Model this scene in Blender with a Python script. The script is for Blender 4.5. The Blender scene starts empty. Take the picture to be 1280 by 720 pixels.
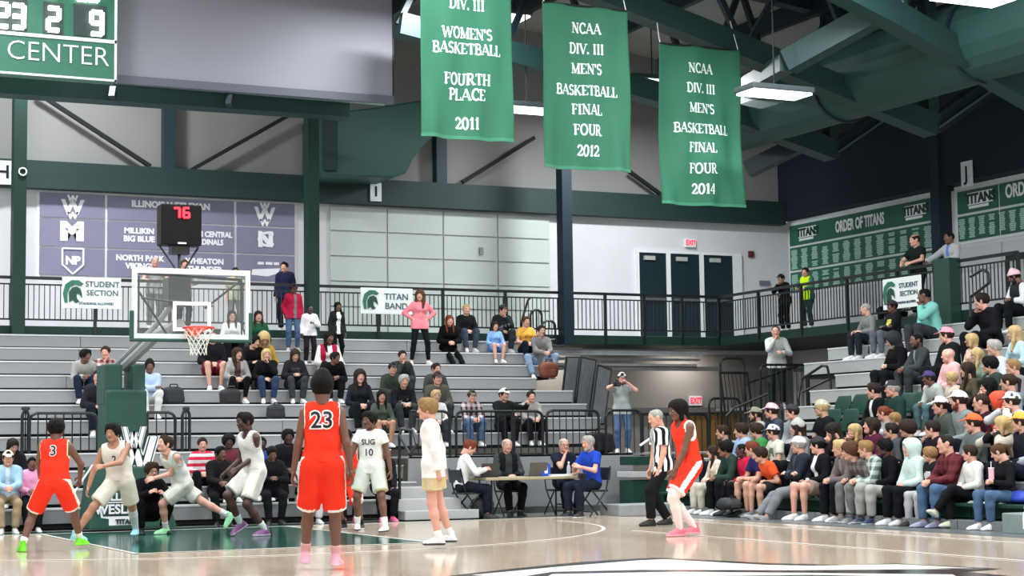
import bpy, bmesh, math, random
import numpy as np
from mathutils import Matrix, Vector
random.seed(7); np.random.seed(7)
SC = bpy.context.scene
COL = SC.collection

# ------------------------------------------------------------------ camera
F = 2224.44
YW, PT, RO = [math.radians(a) for a in (25.4817, 5.0384, -0.7403)]
CAMH = 1.25
cf = np.array([math.sin(YW)*math.cos(PT), math.cos(YW)*math.cos(PT), math.sin(PT)])
cr = np.array([math.cos(YW), -math.sin(YW), 0.0]); cu = np.cross(cr, cf)
cr, cu = math.cos(RO)*cr+math.sin(RO)*cu, -math.sin(RO)*cr+math.cos(RO)*cu
CP = np.array([0, 0, CAMH])
cam = bpy.data.cameras.new('camera'); camo = bpy.data.objects.new('camera', cam); COL.objects.link(camo)
camo.matrix_world = Matrix(((cr[0], cu[0], -cf[0], 0), (cr[1], cu[1], -cf[1], 0), (cr[2], cu[2], -cf[2], CAMH), (0, 0, 0, 1)))
cam.sensor_width = 36; cam.lens = F/1280*36; cam.clip_start = .1; cam.clip_end = 300
SC.camera = camo
# ------------------------------------------------------------------ world, lamps, exposure
W = bpy.data.worlds.new('world'); SC.world = W; W.use_nodes = True
W.node_tree.nodes['Background'].inputs[0].default_value = (.80, .90, 1.0, 1)
W.node_tree.nodes['Background'].inputs[1].default_value = .50
SC.view_settings.view_transform = 'Standard'; SC.view_settings.look = 'None'
SC.view_settings.exposure = 0.0; SC.view_settings.gamma = 1; SC.view_settings.use_curve_mapping = False
LAMP_POWER = 440.0
LAMPS = []   # filled by the fixtures below: (x, y, z)

def ray(x, y): return cf+(x-640)/F*cr-(y-360)/F*cu
def atY(x, y, Y): d = ray(x, y); return CP+d*(Y/d[1])
def atX(x, y, X): d = ray(x, y); return CP+d*(X/d[0])
def atZ(x, y, Z): d = ray(x, y); return CP+d*((Z-CAMH)/d[2])
def atD(x, y, D): return CP+ray(x, y)*D            # D metres along the view axis
def depth(p): return float((np.array(p)-CP) @ cf)
def pix(p):
    q = np.array(p, float)-CP; return 640+F*(q@cr)/(q@cf), 360-F*(q@cu)/(q@cf)

# ------------------------------------------------------------------ materials
def lin(c):
    if isinstance(c, str):
        c = [int(c[i:i+2], 16)/255 for i in (0, 2, 4)]
    return tuple((v/12.92 if v <= .04045 else ((v+.055)/1.055)**2.4) for v in c)
MATS = {}
def mat(col, rough=.7, metal=0., var=.12, scale=6., bump=0., kind='', col2=None, emit=0., alpha=1., spec=.5, trans=0.):
    key = (col, rough, metal, var, scale, bump, kind, col2, emit, alpha, spec, trans)
    if key in MATS: return MATS[key]
    m = bpy.data.materials.new('mat_'+(kind or 'plain')+'_'+str(col)); m.use_nodes = True
    nt = m.node_tree; N = nt.nodes; L = nt.links; b = N['Principled BSDF']
    c = lin(col)
    b.inputs['Roughness'].default_value = rough; b.inputs['Metallic'].default_value = metal
    b.inputs['Specular IOR Level'].default_value = spec
    b.inputs['Base Color'].default_value = (*c, 1)
    m.diffuse_color = (*c, 1)
    if emit:
        b.inputs['Emission Color'].default_value = (*c, 1); b.inputs['Emission Strength'].default_value = emit
        MATS[key] = m; return m
    if trans:
        b.inputs['Transmission Weight'].default_value = trans; b.inputs['IOR'].default_value = 1.01
    if alpha < 1: b.inputs['Alpha'].default_value = alpha
    tc = N.new('ShaderNodeTexCoord')
    def noise(sc, det=3):
        n = N.new('ShaderNodeTexNoise'); n.inputs['Scale'].default_value = sc; n.inputs['Detail'].default_value = det
        L.new(tc.outputs['Object'], n.inputs['Vector']); return n
    def mix(fac, a, bb):
        x = N.new('ShaderNodeMix'); x.data_type = 'RGBA'
        if isinstance(fac, float): x.inputs[0].default_value = fac
        else: L.new(fac, x.inputs[0])
        for i, v in ((6, a), (7, bb)):
            if isinstance(v, tuple): x.inputs[i].default_value = (*v[:3], 1)
            else: L.new(v, x.inputs[i])
        return x.outputs[2]
    def wave(axis, sc):
        sx = N.new('ShaderNodeSeparateXYZ'); L.new(tc.outputs['Object'], sx.inputs[0])
        mu = N.new('ShaderNodeMath'); mu.operation = 'MULTIPLY'; mu.inputs[1].default_value = sc; L.new(sx.outputs[axis], mu.inputs[0])
        s = N.new('ShaderNodeMath'); s.operation = 'SINE'; L.new(mu.outputs[0], s.inputs[0])
        g = N.new('ShaderNodeMath'); g.operation = 'GREATER_THAN'; g.inputs[1].default_value = 0; L.new(s.outputs[0], g.inputs[0])
        return g.outputs[0]
    out = c
    c2 = lin(col2) if col2 else tuple(v*.5 for v in c)
    if kind == 'stripes':       # bands that run down all round the body
        sx = N.new('ShaderNodeSeparateXYZ'); L.new(tc.outputs['Object'], sx.inputs[0]); at = N.new('ShaderNodeMath'); at.operation = 'ARCTAN2'
        ad = N.new('ShaderNodeMath'); ad.operation = 'MULTIPLY_ADD'; ad.inputs[1].default_value = 1.5; ad.inputs[2].default_value = -.12; L.new(sx.outputs['Y'], ad.inputs[0])
        L.new(ad.outputs[0], at.inputs[0]); L.new(sx.outputs['X'], at.inputs[1]); mu = N.new('ShaderNodeMath'); mu.operation = 'MULTIPLY'; mu.inputs[1].default_value = 17; L.new(at.outputs[0], mu.inputs[0])
        s_ = N.new('ShaderNodeMath'); s_.operation = 'SINE'; L.new(mu.outputs[0], s_.inputs[0]); g_ = N.new('ShaderNodeMath'); g_.operation = 'GREATER_THAN'; g_.inputs[1].default_value = 0; L.new(s_.outputs[0], g_.inputs[0])
        out = mix(g_.outputs[0], c, c2)
    elif kind == 'hstripes': out = mix(wave('Z', 2*math.pi/.12), c, c2)
    elif kind == 'plaid': out = mix(wave('X', 2*math.pi/.11), mix(wave('Z', 2*math.pi/.12), c, tuple((u+v)/2 for u, v in zip(c, c2))), mix(wave('Z', 2*math.pi/.12), tuple((u+v)/2 for u, v in zip(c, c2)), c2))
    elif kind == 'camo':
        n = noise(11, 1); r = N.new('ShaderNodeMath'); r.operation = 'GREATER_THAN'; r.inputs[1].default_value = .52; L.new(n.outputs[0], r.inputs[0]); out = mix(r.outputs[0], c, c2)
    elif kind == 'print':       # a block of print on the chest
        sx = N.new('ShaderNodeSeparateXYZ'); L.new(tc.outputs['Object'], sx.inputs[0])
        n = noise(28, 0); r = N.new('ShaderNodeMath'); r.operation = 'GREATER_THAN'; r.inputs[1].default_value = .50; L.new(n.outputs[0], r.inputs[0]); out = mix(r.outputs[0], c, c2)
    elif kind == 'wood':
        mp = N.new('ShaderNodeMapping'); L.new(tc.outputs['Object'], mp.inputs[0]); mp.inputs['Scale'].default_value = (14, .8, 1)
        br = N.new('ShaderNodeTexBrick'); mp2 = N.new('ShaderNodeMapping'); L.new(tc.outputs['Object'], mp2.inputs[0]); mp2.inputs['Rotation'].default_value = (0, 0, math.pi/2)
        L.new(mp2.outputs[0], br.inputs['Vector']); br.inputs['Scale'].default_value = 1.0; br.inputs['Brick Width'].default_value = 1.1; br.inputs['Row Height'].default_value = .057
        br.inputs['Mortar Size'].default_value = .0015; br.inputs['Color1'].default_value = (*c, 1); br.inputs['Color2'].default_value = (*c2, 1); br.inputs['Mortar'].default_value = (*[v*.55 for v in c], 1)
        n = N.new('ShaderNodeTexNoise'); n.inputs['Scale'].default_value = 2; n.inputs['Detail'].default_value = 5; L.new(mp.outputs[0], n.inputs[0])
        out = mix(.25, br.outputs[0], mix(n.outputs[0], c, c2))
    if var:
        n = noise(scale, 4); h = N.new('ShaderNodeHueSaturation')
        mr = N.new('ShaderNodeMapRange'); mr.inputs[1].default_value = .25; mr.inputs[2].default_value = .75; mr.inputs[3].default_value = 1-var; mr.inputs[4].default_value = 1+var
        L.new(n.outputs[0], mr.inputs[0]); L.new(mr.outputs[0], h.inputs['Value'])
        if isinstance(out, tuple): h.inputs['Color'].default_value = (*out[:3], 1)
        else: L.new(out, h.inputs['Color'])
        L.new(h.outputs[0], b.inputs['Base Color'])
    elif not isinstance(out, tuple): L.new(out, b.inputs['Base Color'])
    if bump:
        n = noise(scale*4, 4); bp = N.new('ShaderNodeBump'); bp.inputs['Strength'].default_value = bump; bp.inputs['Distance'].default_value = .02
        L.new(n.outputs[0], bp.inputs['Height']); L.new(bp.outputs[0], b.inputs['Normal'])
    MATS[key] = m; return m

# ------------------------------------------------------------------ object helpers
def setp(o, label=None, cat=None, group=None, kind=None):
    if label: o['label'] = label
    if cat: o['category'] = cat
    if group: o['group'] = group
    if kind: o['kind'] = kind
    return o
def empty(name, loc=(0, 0, 0), rz=0., label=None, cat=None, group=None):
    o = bpy.data.objects.new(name, None); COL.objects.link(o); o.location = Vector([float(v) for v in loc]); o.rotation_euler = (0, 0, rz)
    o.empty_display_size = .2
    return setp(o, label, cat, group)
def mobj(name, me, m=None, parent=None, loc=None):
    o = bpy.data.objects.new(name, me); COL.objects.link(o)
    if m is not None and not me.materials:
        for x in (m if isinstance(m, (list, tuple)) else [m]): me.materials.append(x)
    if parent is not None: o.parent = parent
    if loc is not None: o.location = Vector([float(v) for v in loc])
    return o
class MB:
    """collects simple solids into one mesh"""
    def __init__(s): s.v = []; s.f = []; s.m = []
    def quad_hull(s, pts8, mi=0):
        i = len(s.v); s.v += [tuple(map(float, p)) for p in pts8]
        for q in ((0, 3, 2, 1), (4, 5, 6, 7), (0, 1, 5, 4), (1, 2, 6, 5), (2, 3, 7, 6), (3, 0, 4, 7)):
            s.f.append(tuple(i+k for k in q)); s.m.append(mi)
        return s
    def box(s, lo, hi, mi=0):
        x0, y0, z0 = lo; x1, y1, z1 = hi
        return s.quad_hull([(x0, y0, z0), (x1, y0, z0), (x1, y1, z0), (x0, y1, z0), (x0, y0, z1), (x1, y0, z1), (x1, y1, z1), (x0, y1, z1)], mi)
    def bar(s, a, b, w, h=None, n=0, up=(0, 0, 1), mi=0):
        """box (n=0) or n-gon tube between two points"""
        a = np.array(a, float); b = np.array(b, float); d = b-a; L = np.linalg.norm(d)
        if L < 1e-6: return s
        d /= L; u = np.array(up, float)
        if abs(d@u) > .95: u = np.array((0, 1., 0)) if abs(d[1]) < .9 else np.array((1., 0, 0))
        x = np.cross(d, u); x /= np.linalg.norm(x); y = np.cross(x, d); h = h or w
        if n == 0:
            c = [(-1, -1), (1, -1), (1, 1), (-1, 1)]
            P = [a+x*i*w/2+y*j*h/2 for i, j in c]+[b+x*i*w/2+y*j*h/2 for i, j in c]
            return s.quad_hull(P, mi)
        i0 = len(s.v)
        for e in (a, b):
            for k in range(n):
                t = 2*math.pi*k/n; s.v.append(tuple(e+x*math.cos(t)*w/2+y*math.sin(t)*h/2))
        for k in range(n): s.f.append((i0+k, i0+(k+1) % n, i0+n+(k+1) % n, i0+n+k)); s.m.append(mi)
        s.f.append(tuple(i0+n-1-k for k in range(n))); s.m.append(mi); s.f.append(tuple(i0+n+k for k in range(n))); s.m.append(mi)
        return s
    def path(s, pts, w, n=6, mi=0):
        for a, b in zip(pts[:-1], pts[1:]): s.bar(a, b, w, n=n, mi=mi)
        return s
    def poly(s, pts, thick, mi=0):
        """flat polygon (list of 3d points) extruded by vector thick"""
        i = len(s.v); n = len(pts); t = np.array(thick, float)
        s.v += [tuple(map(float, p)) for p in pts]+[tuple(np.array(p, float)+t) for p in pts]
        s.f.append(tuple(range(i+n-1, i-1, -1))); s.f.append(tuple(range(i+n, i+2*n))); s.m += [mi, mi]
        for k in range(n): s.f.append((i+k, i+(k+1) % n, i+n+(k+1) % n, i+n+k)); s.m.append(mi)
        return s
    def mesh(s, name, smooth=False):
        me = bpy.data.meshes.new(name); me.from_pydata(s.v, [], s.f); 
        me.polygons.foreach_set('material_index', s.m)
        if smooth: me.polygons.foreach_set('use_smooth', [True]*len(s.f))
        bm = bmesh.new(); bm.from_mesh(me); bmesh.ops.recalc_face_normals(bm, faces=bm.faces); bm.to_mesh(me); bm.free()
        return me
    def build(s, name, m, parent=None, bevel=0, loc=None, smooth=False, **kw):
        o = mobj(name, s.mesh(name, smooth), m, parent, loc)
        if bevel:
            b = o.modifiers.new('bevel', 'BEVEL'); b.width = bevel; b.segments = 2; b.limit_method = 'ANGLE'
        return setp(o, **kw)
def structure(o): o['kind'] = 'structure'; return o

# ---------------- lettering
def text_mesh(txt, size, extrude=.004, offset=0., align='CENTER', spacing=1., line=1., bold=0.):
    cu_ = bpy.data.curves.new('t', 'FONT'); cu_.body = txt; cu_.size = size; cu_.extrude = extrude; cu_.align_x = align; cu_.align_y = 'CENTER'
    cu_.offset = offset; cu_.space_character = spacing; cu_.space_line = line; cu_.resolution_u = 3
    o = bpy.data.objects.new('t', cu_); COL.objects.link(o)
    bpy.context.view_layer.update()
    me = bpy.data.meshes.new_from_object(o.evaluated_get(bpy.context.evaluated_depsgraph_get()))
    bpy.data.objects.remove(o); bpy.data.curves.remove(cu_)
    return me
def place_text(name, txt, size, m, origin, xax, parent=None, up=(0, 0, 1), sx=1., extrude=.004, offset=0., **kw):
    """text whose baseline runs along xax (3d), standing up"""
    me = text_mesh(txt, size, extrude, offset, **kw)
    x = Vector(xax).normalized(); u = Vector(up); n = x.cross(u).normalized(); u = n.cross(x)
    M = Matrix(((x.x*sx, u.x, n.x, origin[0]), (x.y*sx, u.y, n.y, origin[1]), (x.z*sx, u.z, n.z, origin[2]), (0, 0, 0, 1)))
    me.transform(M)
    return mobj(name, me, m, parent)
# serif stroke letters for the banners: each glyph = width, list of (points, weight 1 thick / 0 thin), serif positions
def arc(cx, cy, rx, ry, a0, a1, n=10):
    return [(cx+rx*math.cos(math.radians(a0+(a1-a0)*i/n)), cy+ry*math.sin(math.radians(a0+(a1-a0)*i/n))) for i in range(n+1)]
G = {
 'A': (.78, [([(.06, 0), (.38, 1)], 0), ([(.38, 1), (.70, 0)], 1), ([(.18, .33), (.56, .33)], 0)], [(.06, 0), (.70, 0)]),
 'B': (.68, [([(.16, 0), (.16, 1)], 1), ([(.16, 1), (.38, 1)]+arc(.38, .76, .17, .24, 90, -90, 6)+[(.16, .52)], .6), ([(.16, .52), (.40, .52)]+arc(.40, .26, .21, .26, 90, -90, 6)+[(.16, 0)], .6)], [(.10, 0), (.10, 1)]),
 'C': (.70, [(arc(.40, .5, .30, .5, 45, 315, 14), .8), ([(.62, .68), (.62, .96)], 0)], []),
 'D': (.74, [([(.16, 0), (.16, 1)], 1), ([(.16, 1), (.34, 1)]+arc(.34, .5, .32, .5, 90, -90, 10)+[(.16, 0)], .7)], [(.10, 0), (.10, 1)]),
 'E': (.64, [([(.16, 0), (.16, 1)], 1), ([(.16, .97), (.56, .97), (.56, .78)], 0), ([(.16, .5), (.44, .5)], 0), ([(.16, .03), (.58, .03), (.58, .24)], 0)], [(.10, 0), (.10, 1)]),
 'F': (.60, [([(.16, 0), (.16, 1)], 1), ([(.16, .97), (.54, .97), (.54, .78)], 0), ([(.16, .5), (.44, .5), (.44, .62)], 0)], [(.16, 0), (.10, 1)]),
 'H': (.80, [([(.16, 0), (.16, 1)], 1), ([(.64, 0), (.64, 1)], 1), ([(.16, .5), (.64, .5)], 0)], [(.16, 0), (.16, 1), (.64, 0), (.64, 1)]),
 'I': (.40, [([(.20, 0), (.20, 1)], 1)], [(.20, 0), (.20, 1)]),
 'K': (.76, [([(.16, 0), (.16, 1)], 1), ([(.22, .42), (.62, 1)], 0), ([(.32, .56), (.66, 0)], 1)], [(.16, 0), (.16, 1), (.62, 1), (.66, 0)]),
 'L': (.62, [([(.16, 0), (.16, 1)], 1), ([(.16, .03), (.56, .03), (.56, .28)], 0)], [(.16, 0), (.16, 1)]),
 'M': (.94, [([(.14, 0), (.14, 1)], 0), ([(.14, 1), (.46, .08)], 1), ([(.46, .08), (.78, 1)], 0), ([(.78, 0), (.78, 1)], 1)], [(.14, 0), (.12, 1), (.78, 0), (.80, 1)]),
 'N': (.80, [([(.14, 0), (.14, 1)], 0), ([(.14, 1), (.64, .0)], 1), ([(.64, 0), (.64, 1)], 0)], [(.14, 0), (.12, 1), (.64, 1)]),
 'O': (.76, [(arc(.38, .5, .29, .5, 0, 360, 18), .8)], []),
 'P': (.64, [([(.16, 0), (.16, 1)], 1), ([(.16, 1), (.36, 1)]+arc(.36, .73, .20, .27, 90, -90, 8)+[(.16, .46)], .6)], [(.16, 0), (.10, 1)]),
 'R': (.74, [([(.16, 0), (.16, 1)], 1), ([(.16, 1), (.36, 1)]+arc(.36, .75, .18, .25, 90, -90, 8)+[(.16, .5)], .6), ([(.36, .5), (.62, 0)], 1)], [(.16, 0), (.10, 1), (.66, 0)]),
 'S': (.60, [(arc(.30, .75, .19, .24, 30, 250, 9)+arc(.30, .26, .21, .25, 90, -140, 9), .8)], []),
 'T': (.70, [([(.35, 0), (.35, 1)], 1), ([(.07, .78), (.07, .97), (.63, .97), (.63, .78)], 0)], [(.35, 0)]),
 'U': (.76, [([(.16, 1), (.16, .3)]+arc(.38, .3, .22, .3, 180, 360, 10)+[(.60, 1)], .7)], [(.16, 1), (.60, 1)]),
 'V': (.74, [([(.08, 1), (.36, 0)], 1), ([(.36, 0), (.66, 1)], 0)], [(.08, 1), (.66, 1)]),
 'W': (1.04, [([(.06, 1), (.28, 0)], 1), ([(.28, 0), (.50, .9)], 0), ([(.50, .9), (.72, 0)], 1), ([(.72, 0), (.96, 1)], 0)], [(.06, 1), (.96, 1)]),
 '.': (.26, [([(.10, .0), (.10, .14)], 1)], []), "'": (.22, [([(.10, .72), (.10, 1)], .7)], []), ' ': (.34, [], []),
 '0': (.60, [(arc(.30, .5, .21, .5, 0, 360, 16), .8)], []), '1': (.44, [([(.24, 0), (.24, 1)], 1), ([(.08, .8), (.24, 1)], 0)], [(.24, 0)]),
 '2': (.60, [(arc(.29, .72, .20, .27, 170, -40, 9)+[(.08, .05)], .8), ([(.08, .05), (.54, .05), (.54, .2)], .5)], []),
 '4': (.60, [([(.42, 0), (.42, 1)], 1), ([(.42, 1), (.05, .28), (.56, .28)], 0)], []),
}
def serif_line(mb, txt, cx, z0, h, fn, tk=.19, tn=.085):
    """letters centred at cx, baseline z0, height h; fn maps (u, v) to the front point of the cloth"""
    wt = sum(G[c][0] for c in txt)*h; u = cx-wt/2
    def strip(a, b, w):
        a = np.array(a); b = np.array(b); d = b-a; L = np.linalg.norm(d)
        if L < 1e-6: return
        d = d/L; n = np.array((-d[1], d[0]))*w/2; e = d*w*.25
        q = [a-e+n, b+e+n, b+e-n, a-e-n]; i = len(mb.v)
        for p in q: mb.v.append(tuple(fn(u+p[0]*h, z0+p[1]*h)))
        mb.f.append((i, i+3, i+2, i+1)); mb.m.append(0)
    for c in txt:
        w, st, se = G[c]
        for pts, wt_ in st:
            for a, b in zip(pts[:-1], pts[1:]): strip(a, b, tn+(tk-tn)*wt_)
        for p in se:
            dz = .04 if p[1] < .5 else -.04
            strip((p[0]-.13, p[1]+dz), (p[0]+.13, p[1]+dz), .08)
        u += w*h
A_ = lambda t: np.array(t, float)
# ================================================================== COLOURS
GREEN = '1d4a40'; DGREEN = '14382f'; NAVY = '0f2430'
M_green = mat(GREEN, .5, var=.05); M_dgreen = mat(DGREEN, .55, var=.05); M_navy = mat(NAVY, .8, var=.05)
M_steel = mat('1b3a3a', .55, var=.06); M_black = mat('101215', .45, var=.05); M_white = mat('dfe3e3', .6, var=.03)
M_wallw = mat('d0d0d3', .75, var=.03, scale=2); M_tile = mat('bdc6bf', .7, var=.03, scale=2); M_fascia = mat('112c25', .6, var=.05, spec=.3); M_nose_highlight = mat('cfd1d1', .4, var=.02); M_bench = mat('8b8c8d', .42, var=.05, scale=1.2)
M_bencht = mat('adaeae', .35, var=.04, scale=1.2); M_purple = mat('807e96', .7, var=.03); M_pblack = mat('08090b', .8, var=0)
M_sign = mat('e6ece9', .5, var=.02); M_boardg = mat('25604c', .6, var=.04); M_pale = mat('a5c9b7', .6, var=.05)
YR, YW_, XR, XW = 36.0, 37.8, 22.6, 25.9      # rail planes and wall planes
EB = dict(Y0=28.6, run=.6, rise=.288)          # end bleacher
SB = dict(X0=16.3, run=.6, rise=.312)          # side bleacher
def etop(k): return .34+.288*k
def stop(k): return .34+.312*k
def bx(name, lo, hi, m, parent=None, bevel=0, **kw):
    """box whose object origin sits at the centre of its base"""
    lo = np.array(lo, float); hi = np.array(hi, float); c = np.array([(lo[0]+hi[0])/2, (lo[1]+hi[1])/2, min(lo[2], hi[2])])
    base = c if parent is None else c*0
    mb = MB().box(np.minimum(lo, hi)-base, np.maximum(lo, hi)-base)
    return mb.build(name, m, parent, bevel, loc=base if parent is None else None, **kw)

# ================================================================== STRUCTURE
M_wood = mat('cfbda6', .11, var=.06, scale=.6, kind='wood', col2='bcaa94', spec=.7)
structure(MB().box((-14, -14, -.1), (30, 40, 0)).build('floor', M_wood))
# apron of the court (grey strip) and painted marks, a few millimetres proud of the boards
M_apron = mat('5c6263', .3, var=.06); M_line = mat('e6e2da', .25, var=.02); M_paint = mat('1c4c40', .14, var=.04, spec=.6); M_pbk = mat('15201f', .2, var=.02)
def floorpoly(name, pts, m, z=.004, **kw):
    return setp(MB().poly([(p[0], p[1], z-.003) for p in pts], (0, 0, .003)).build(name, m), kind='structure')
floorpoly('trim_1', [(15.5, -10), (16.3, -10), (16.3, 28.9), (15.5, 28.9)], M_apron)
floorpoly('trim_2', [(-10, 28.2), (30, 28.2), (30, 37), (-10, 37)], mat('6c6f6f', .35, var=.06), .002)
CX = 7.1; BL = 27.45                                    # court axis and baseline
floorpoly('trim_3', [(CX-1.9, BL-5.95), (CX+1.9, BL-5.95), (CX+1.9, BL), (CX-1.9, BL)], M_paint, .004)
# half-round of the free-throw circle and green apron band behind the baseline
pts = [(CX+1.9*math.cos(t), BL-5.95-.75*math.sin(t)) for t in np.linspace(math.pi, 0, 17)][::-1]
pts = [(p[0], p[1]) for p in pts]
floorpoly('trim_4', [(-10, BL+.06), (13.5, BL+.06), (13.5, BL+.75), (-10, BL+.75)], M_paint, .0045)
for i, (a, b) in enumerate([((-.4, BL), (14.9, BL+.05)), ((14.72, -2), (14.77, BL)), ((12.57, 6), (12.62, 22.5)), ((CX-1.95, BL-6), (CX+1.95, BL-5.95)), ((CX-1.95, BL-6), (CX-1.9, BL)), ((CX+1.9, BL-6), (CX+1.95, BL))]):
    floorpoly('trim_%d' % (5+i), [a, (b[0], a[1]), b, (a[0], b[1])], M_line, .006+.0005*i)
arcp = [(CX+6.2*math.cos(t), BL-1.2-6.2*math.sin(t)) for t in np.linspace(0, math.pi, 49)]
mb = MB()
for a, b in zip(arcp[:-1], arcp[1:]):
    a = np.array(a); b = np.array(b); n = np.array([-(b-a)[1], (b-a)[0]]); n = n/np.linalg.norm(n)*.025
    mb.poly([(*(a-n), .004), (*(b-n), .004), (*(b+n), .004), (*(a+n), .004)], (0, 0, .003))
structure(mb.build('trim_11', M_line))
# centre-court emblem: long white spear shapes outlined in black (only its far edge is in view)
def emb(nm, P, m, z):
    floorpoly(nm, [tuple(atZ(x, y, 0)[:2]) for x, y in P], m, z)
emb('trim_12', [(560, 721), (640, 712), (720, 704), (800, 699), (828, 698.2), (880, 701), (960, 705), (1060, 707.5), (1120, 705.5), (1250, 712), (1200, 715), (1290, 724), (1290, 760), (560, 760)], M_pbk, .0095)
emb('trim_13', [(590, 720), (700, 709.5), (800, 701.5), (830, 700.3), (960, 707.5), (1150, 711), (1190, 712.4), (1000, 714), (800, 713.5), (690, 716), (640, 724)], M_line, .0105)
emb('trim_14', [(690, 719), (850, 716), (1010, 717.5), (1190, 719.5), (1240, 740), (650, 740)], M_line, .011)
emb('trim_15', [(860, 722), (1010, 720), (1230, 724), (1230, 760), (860, 760)], M_paint, .0117)
emb('trim_16', [(1010, 708.8), (1122, 706.8), (1215, 711.6), (1100, 710.4)], M_line, .0125)

# ---- end wall (far) --------------------------------------------------
zbeam0 = float(atY(300, 247.3, YW_-.3)[2]); zbeam1 = float(atY(300, 214.5, YW_-.3)[2]); ZD = 3.73
XE0, XE1 = -8., XW
structure(MB().box((XE0, YW_, ZD-.3), (XE1, YW_+.3, zbeam0+.1)).build('wall_far', M_wallw))
structure(MB().box((XE0, YW_+.05, zbeam0), (25.7, YW_+.35, 16)).build('wall_far_upper', mat('8b8a88', .8, var=.04, scale=1.)))
structure(MB().box((XE0, YW_, -.1), (XE1+.5, YW_+.3, ZD-.3)).build('wall_far_lower', mat('8a8580', .8, var=.04, scale=1.)))
structure(MB().box((XE0, YW_-.3, zbeam0), (25.6, YW_+.06, zbeam1)).build('trim_17', mat('17302f', .6, var=.05)))
# ---- right wall
structure(MB().box((XW, -14, -.1), (XW+.3, YW_+.3, zbeam0+.05)).build('wall_right', M_wallw))
zr = float(atX(1168, 244.5, XW)[2])+.13
structure(MB().box((25.62, -14, zr), (XW+.5, YW_+.3, 16)).build('wall_right_upper', mat('0e1b2b', .85, var=.1, scale=.5)))
# ---- columns
M_col = mat('16313a', .55, var=.04)
for i, x in enumerate((22.8, 389.5, 706.0)):
    c = atY(x, 300, YR-.1)[0]
    structure(MB().box((c-.125, YR-.25, 3.5), (c+.125, YR+.05, 13)).build('trim_%d' % (20+i), mat('122f28', .6, var=.05, spec=.3) if i < 2 else mat('0f222b', .6, var=.05, spec=.3)))
for i, x in enumerate((211, 550)):
    c = atY(x, 170, YW_-.2)[0]
    structure(MB().box((c-.13, YW_-.3, zbeam1), (c+.13, YW_-.05, 14)).build('trim_%d' % (23+i), M_col))
yj = atX(1185.5, 300, XW)[1]
structure(MB().box((XW-.35, yj-.15, 3.4), (XW+.1, yj+.15, 14)).build('trim_25', M_navy))
# diagonal wind braces over the beam
for i, (a, b) in enumerate((((45, 115), (188, 208)), ((372, 138), (240, 212)), ((668, 172), (578, 228)), ((786, 214), (826, 243)), ((60, 118), (45, 112)))):
    if i < 4: structure(MB().bar(atY(*a, YW_-.2), atY(*b, YW_-.2), .085).build('trim_%d' % (26+i), mat('111518', .8, var=.03)))
# balcony decks, fascias
structure(MB().box((XE0, YR, ZD-.2), (XW, YW_, ZD)).build('balcony_deck_far', M_fascia))
structure(MB().box((XR, -12, ZD-.2), (XW, YR, ZD)).build('balcony_deck_right', M_fascia))
structure(MB().box((XE0, YR+.12, ZD), (XW-.05, YW_-.1, ZD+.01)).build('trim_37', mat('c4c4c2', .6))); structure(MB().box((XR+.12, -12, ZD), (XW-.05, YR+.12, ZD+.01)).build('trim_38', mat('c4c4c2', .6)))  # pale deck covering added to bounce light onto the balcony walls
for i, (y0, h) in enumerate(((.0, .1), (.16, .05), (.28, .08))):      # stepped steel edges under the far deck
    structure(MB().box((14.2, YR+.1+.15*i, ZD-.34-y0-h), (22.2, YR+.3+.15*i, ZD-.34-y0)).build('trim_%d' % (31+i), mat(['a6aaac', '8c9092', 'c2c2be'][i], .6)))
structure(MB().box((14, YR+.4, 2.95), (25.9, YR+.5, 3.05)).build('trim_34', mat('8d8c88', .6)))

# ---- league boards on the far wall (each board a panel of its own)
zt, z1, z2, zb = [float(atY(49, y, YW_-.06)[2]) for y in (239, 271.5, 308, 344)]
xc = [float(atY(x, 300, YW_-.06)[0]) for x in (49, 131.5, 133.8, 293, 295.5, 369)]
lb = empty('league_board', (float(xc[0]), YW_-.04, zb), 0, 'grey-purple board of nine panels with team names and emblems on the far wall', 'board')
def rel(o, root):       # keep world placement of a part built in world coordinates
    o.parent = root; o.matrix_parent_inverse = Matrix.Translation(-root.location); return o
for r, (a, b) in enumerate(((zt, z1), (z1, z2), (z2, zb))):
    for c in range(3):
        rel(MB().box((xc[2*c]+.01, YW_-.05, b+.02), (xc[2*c+1]-.01, YW_-.005, a-.02)).build('panel', M_purple), lb)
rel(MB().box((xc[0]-.05, YW_-.02, zb-.03), (xc[5]+.05, YW_-.002, zt+.05)).build('backing', M_white), lb)
M_lt = mat('f2f2f6', .6, var=0)
def wt(txt, px_, py_, size, Y, m=M_lt, parent=None, name='lettering', sx=1., offset=.0, **kw):
    p = atY(px_, py_, Y); o = place_text(name, txt, size, m, p, (1, 0, 0), None, sx=sx, offset=offset, **kw)
    return rel(o, parent) if parent else o
YT = YW_-.055
wt('ILLINOIS WESLEYAN', 214, 257, .19, YT, parent=lb, offset=.009)
wt('MILLIKIN\nBIG BLUE', 174, 294, .165, YT, parent=lb, offset=.008, line=1.05)
wt('NORTH CENTRAL\nCARDINALS', 258, 298, .165, YT, parent=lb, offset=.008, line=1.05, sx=.86)
wt('NORTH PARK\nVIKINGS', 175, 328, .165, YT, parent=lb, offset=.008, line=1.05)
wt('WHEATON\nTHUNDER', 256, 332, .165, YT, parent=lb, offset=.008, line=1.05)
for (x, y) in ((91, 258), (331, 267)):
    wt('W', x, y+2, .42, YT, parent=lb, offset=.02, name='emblem'); wt('W', x, y-9, .2, YT, parent=lb, offset=.012, name='emblem'); wt('W', x, y+12, .2, YT, parent=lb, offset=.012, name='emblem')
wt('M', 90, 290, .50, YT, parent=lb, offset=.04, name='emblem', sx=1.25)
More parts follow.
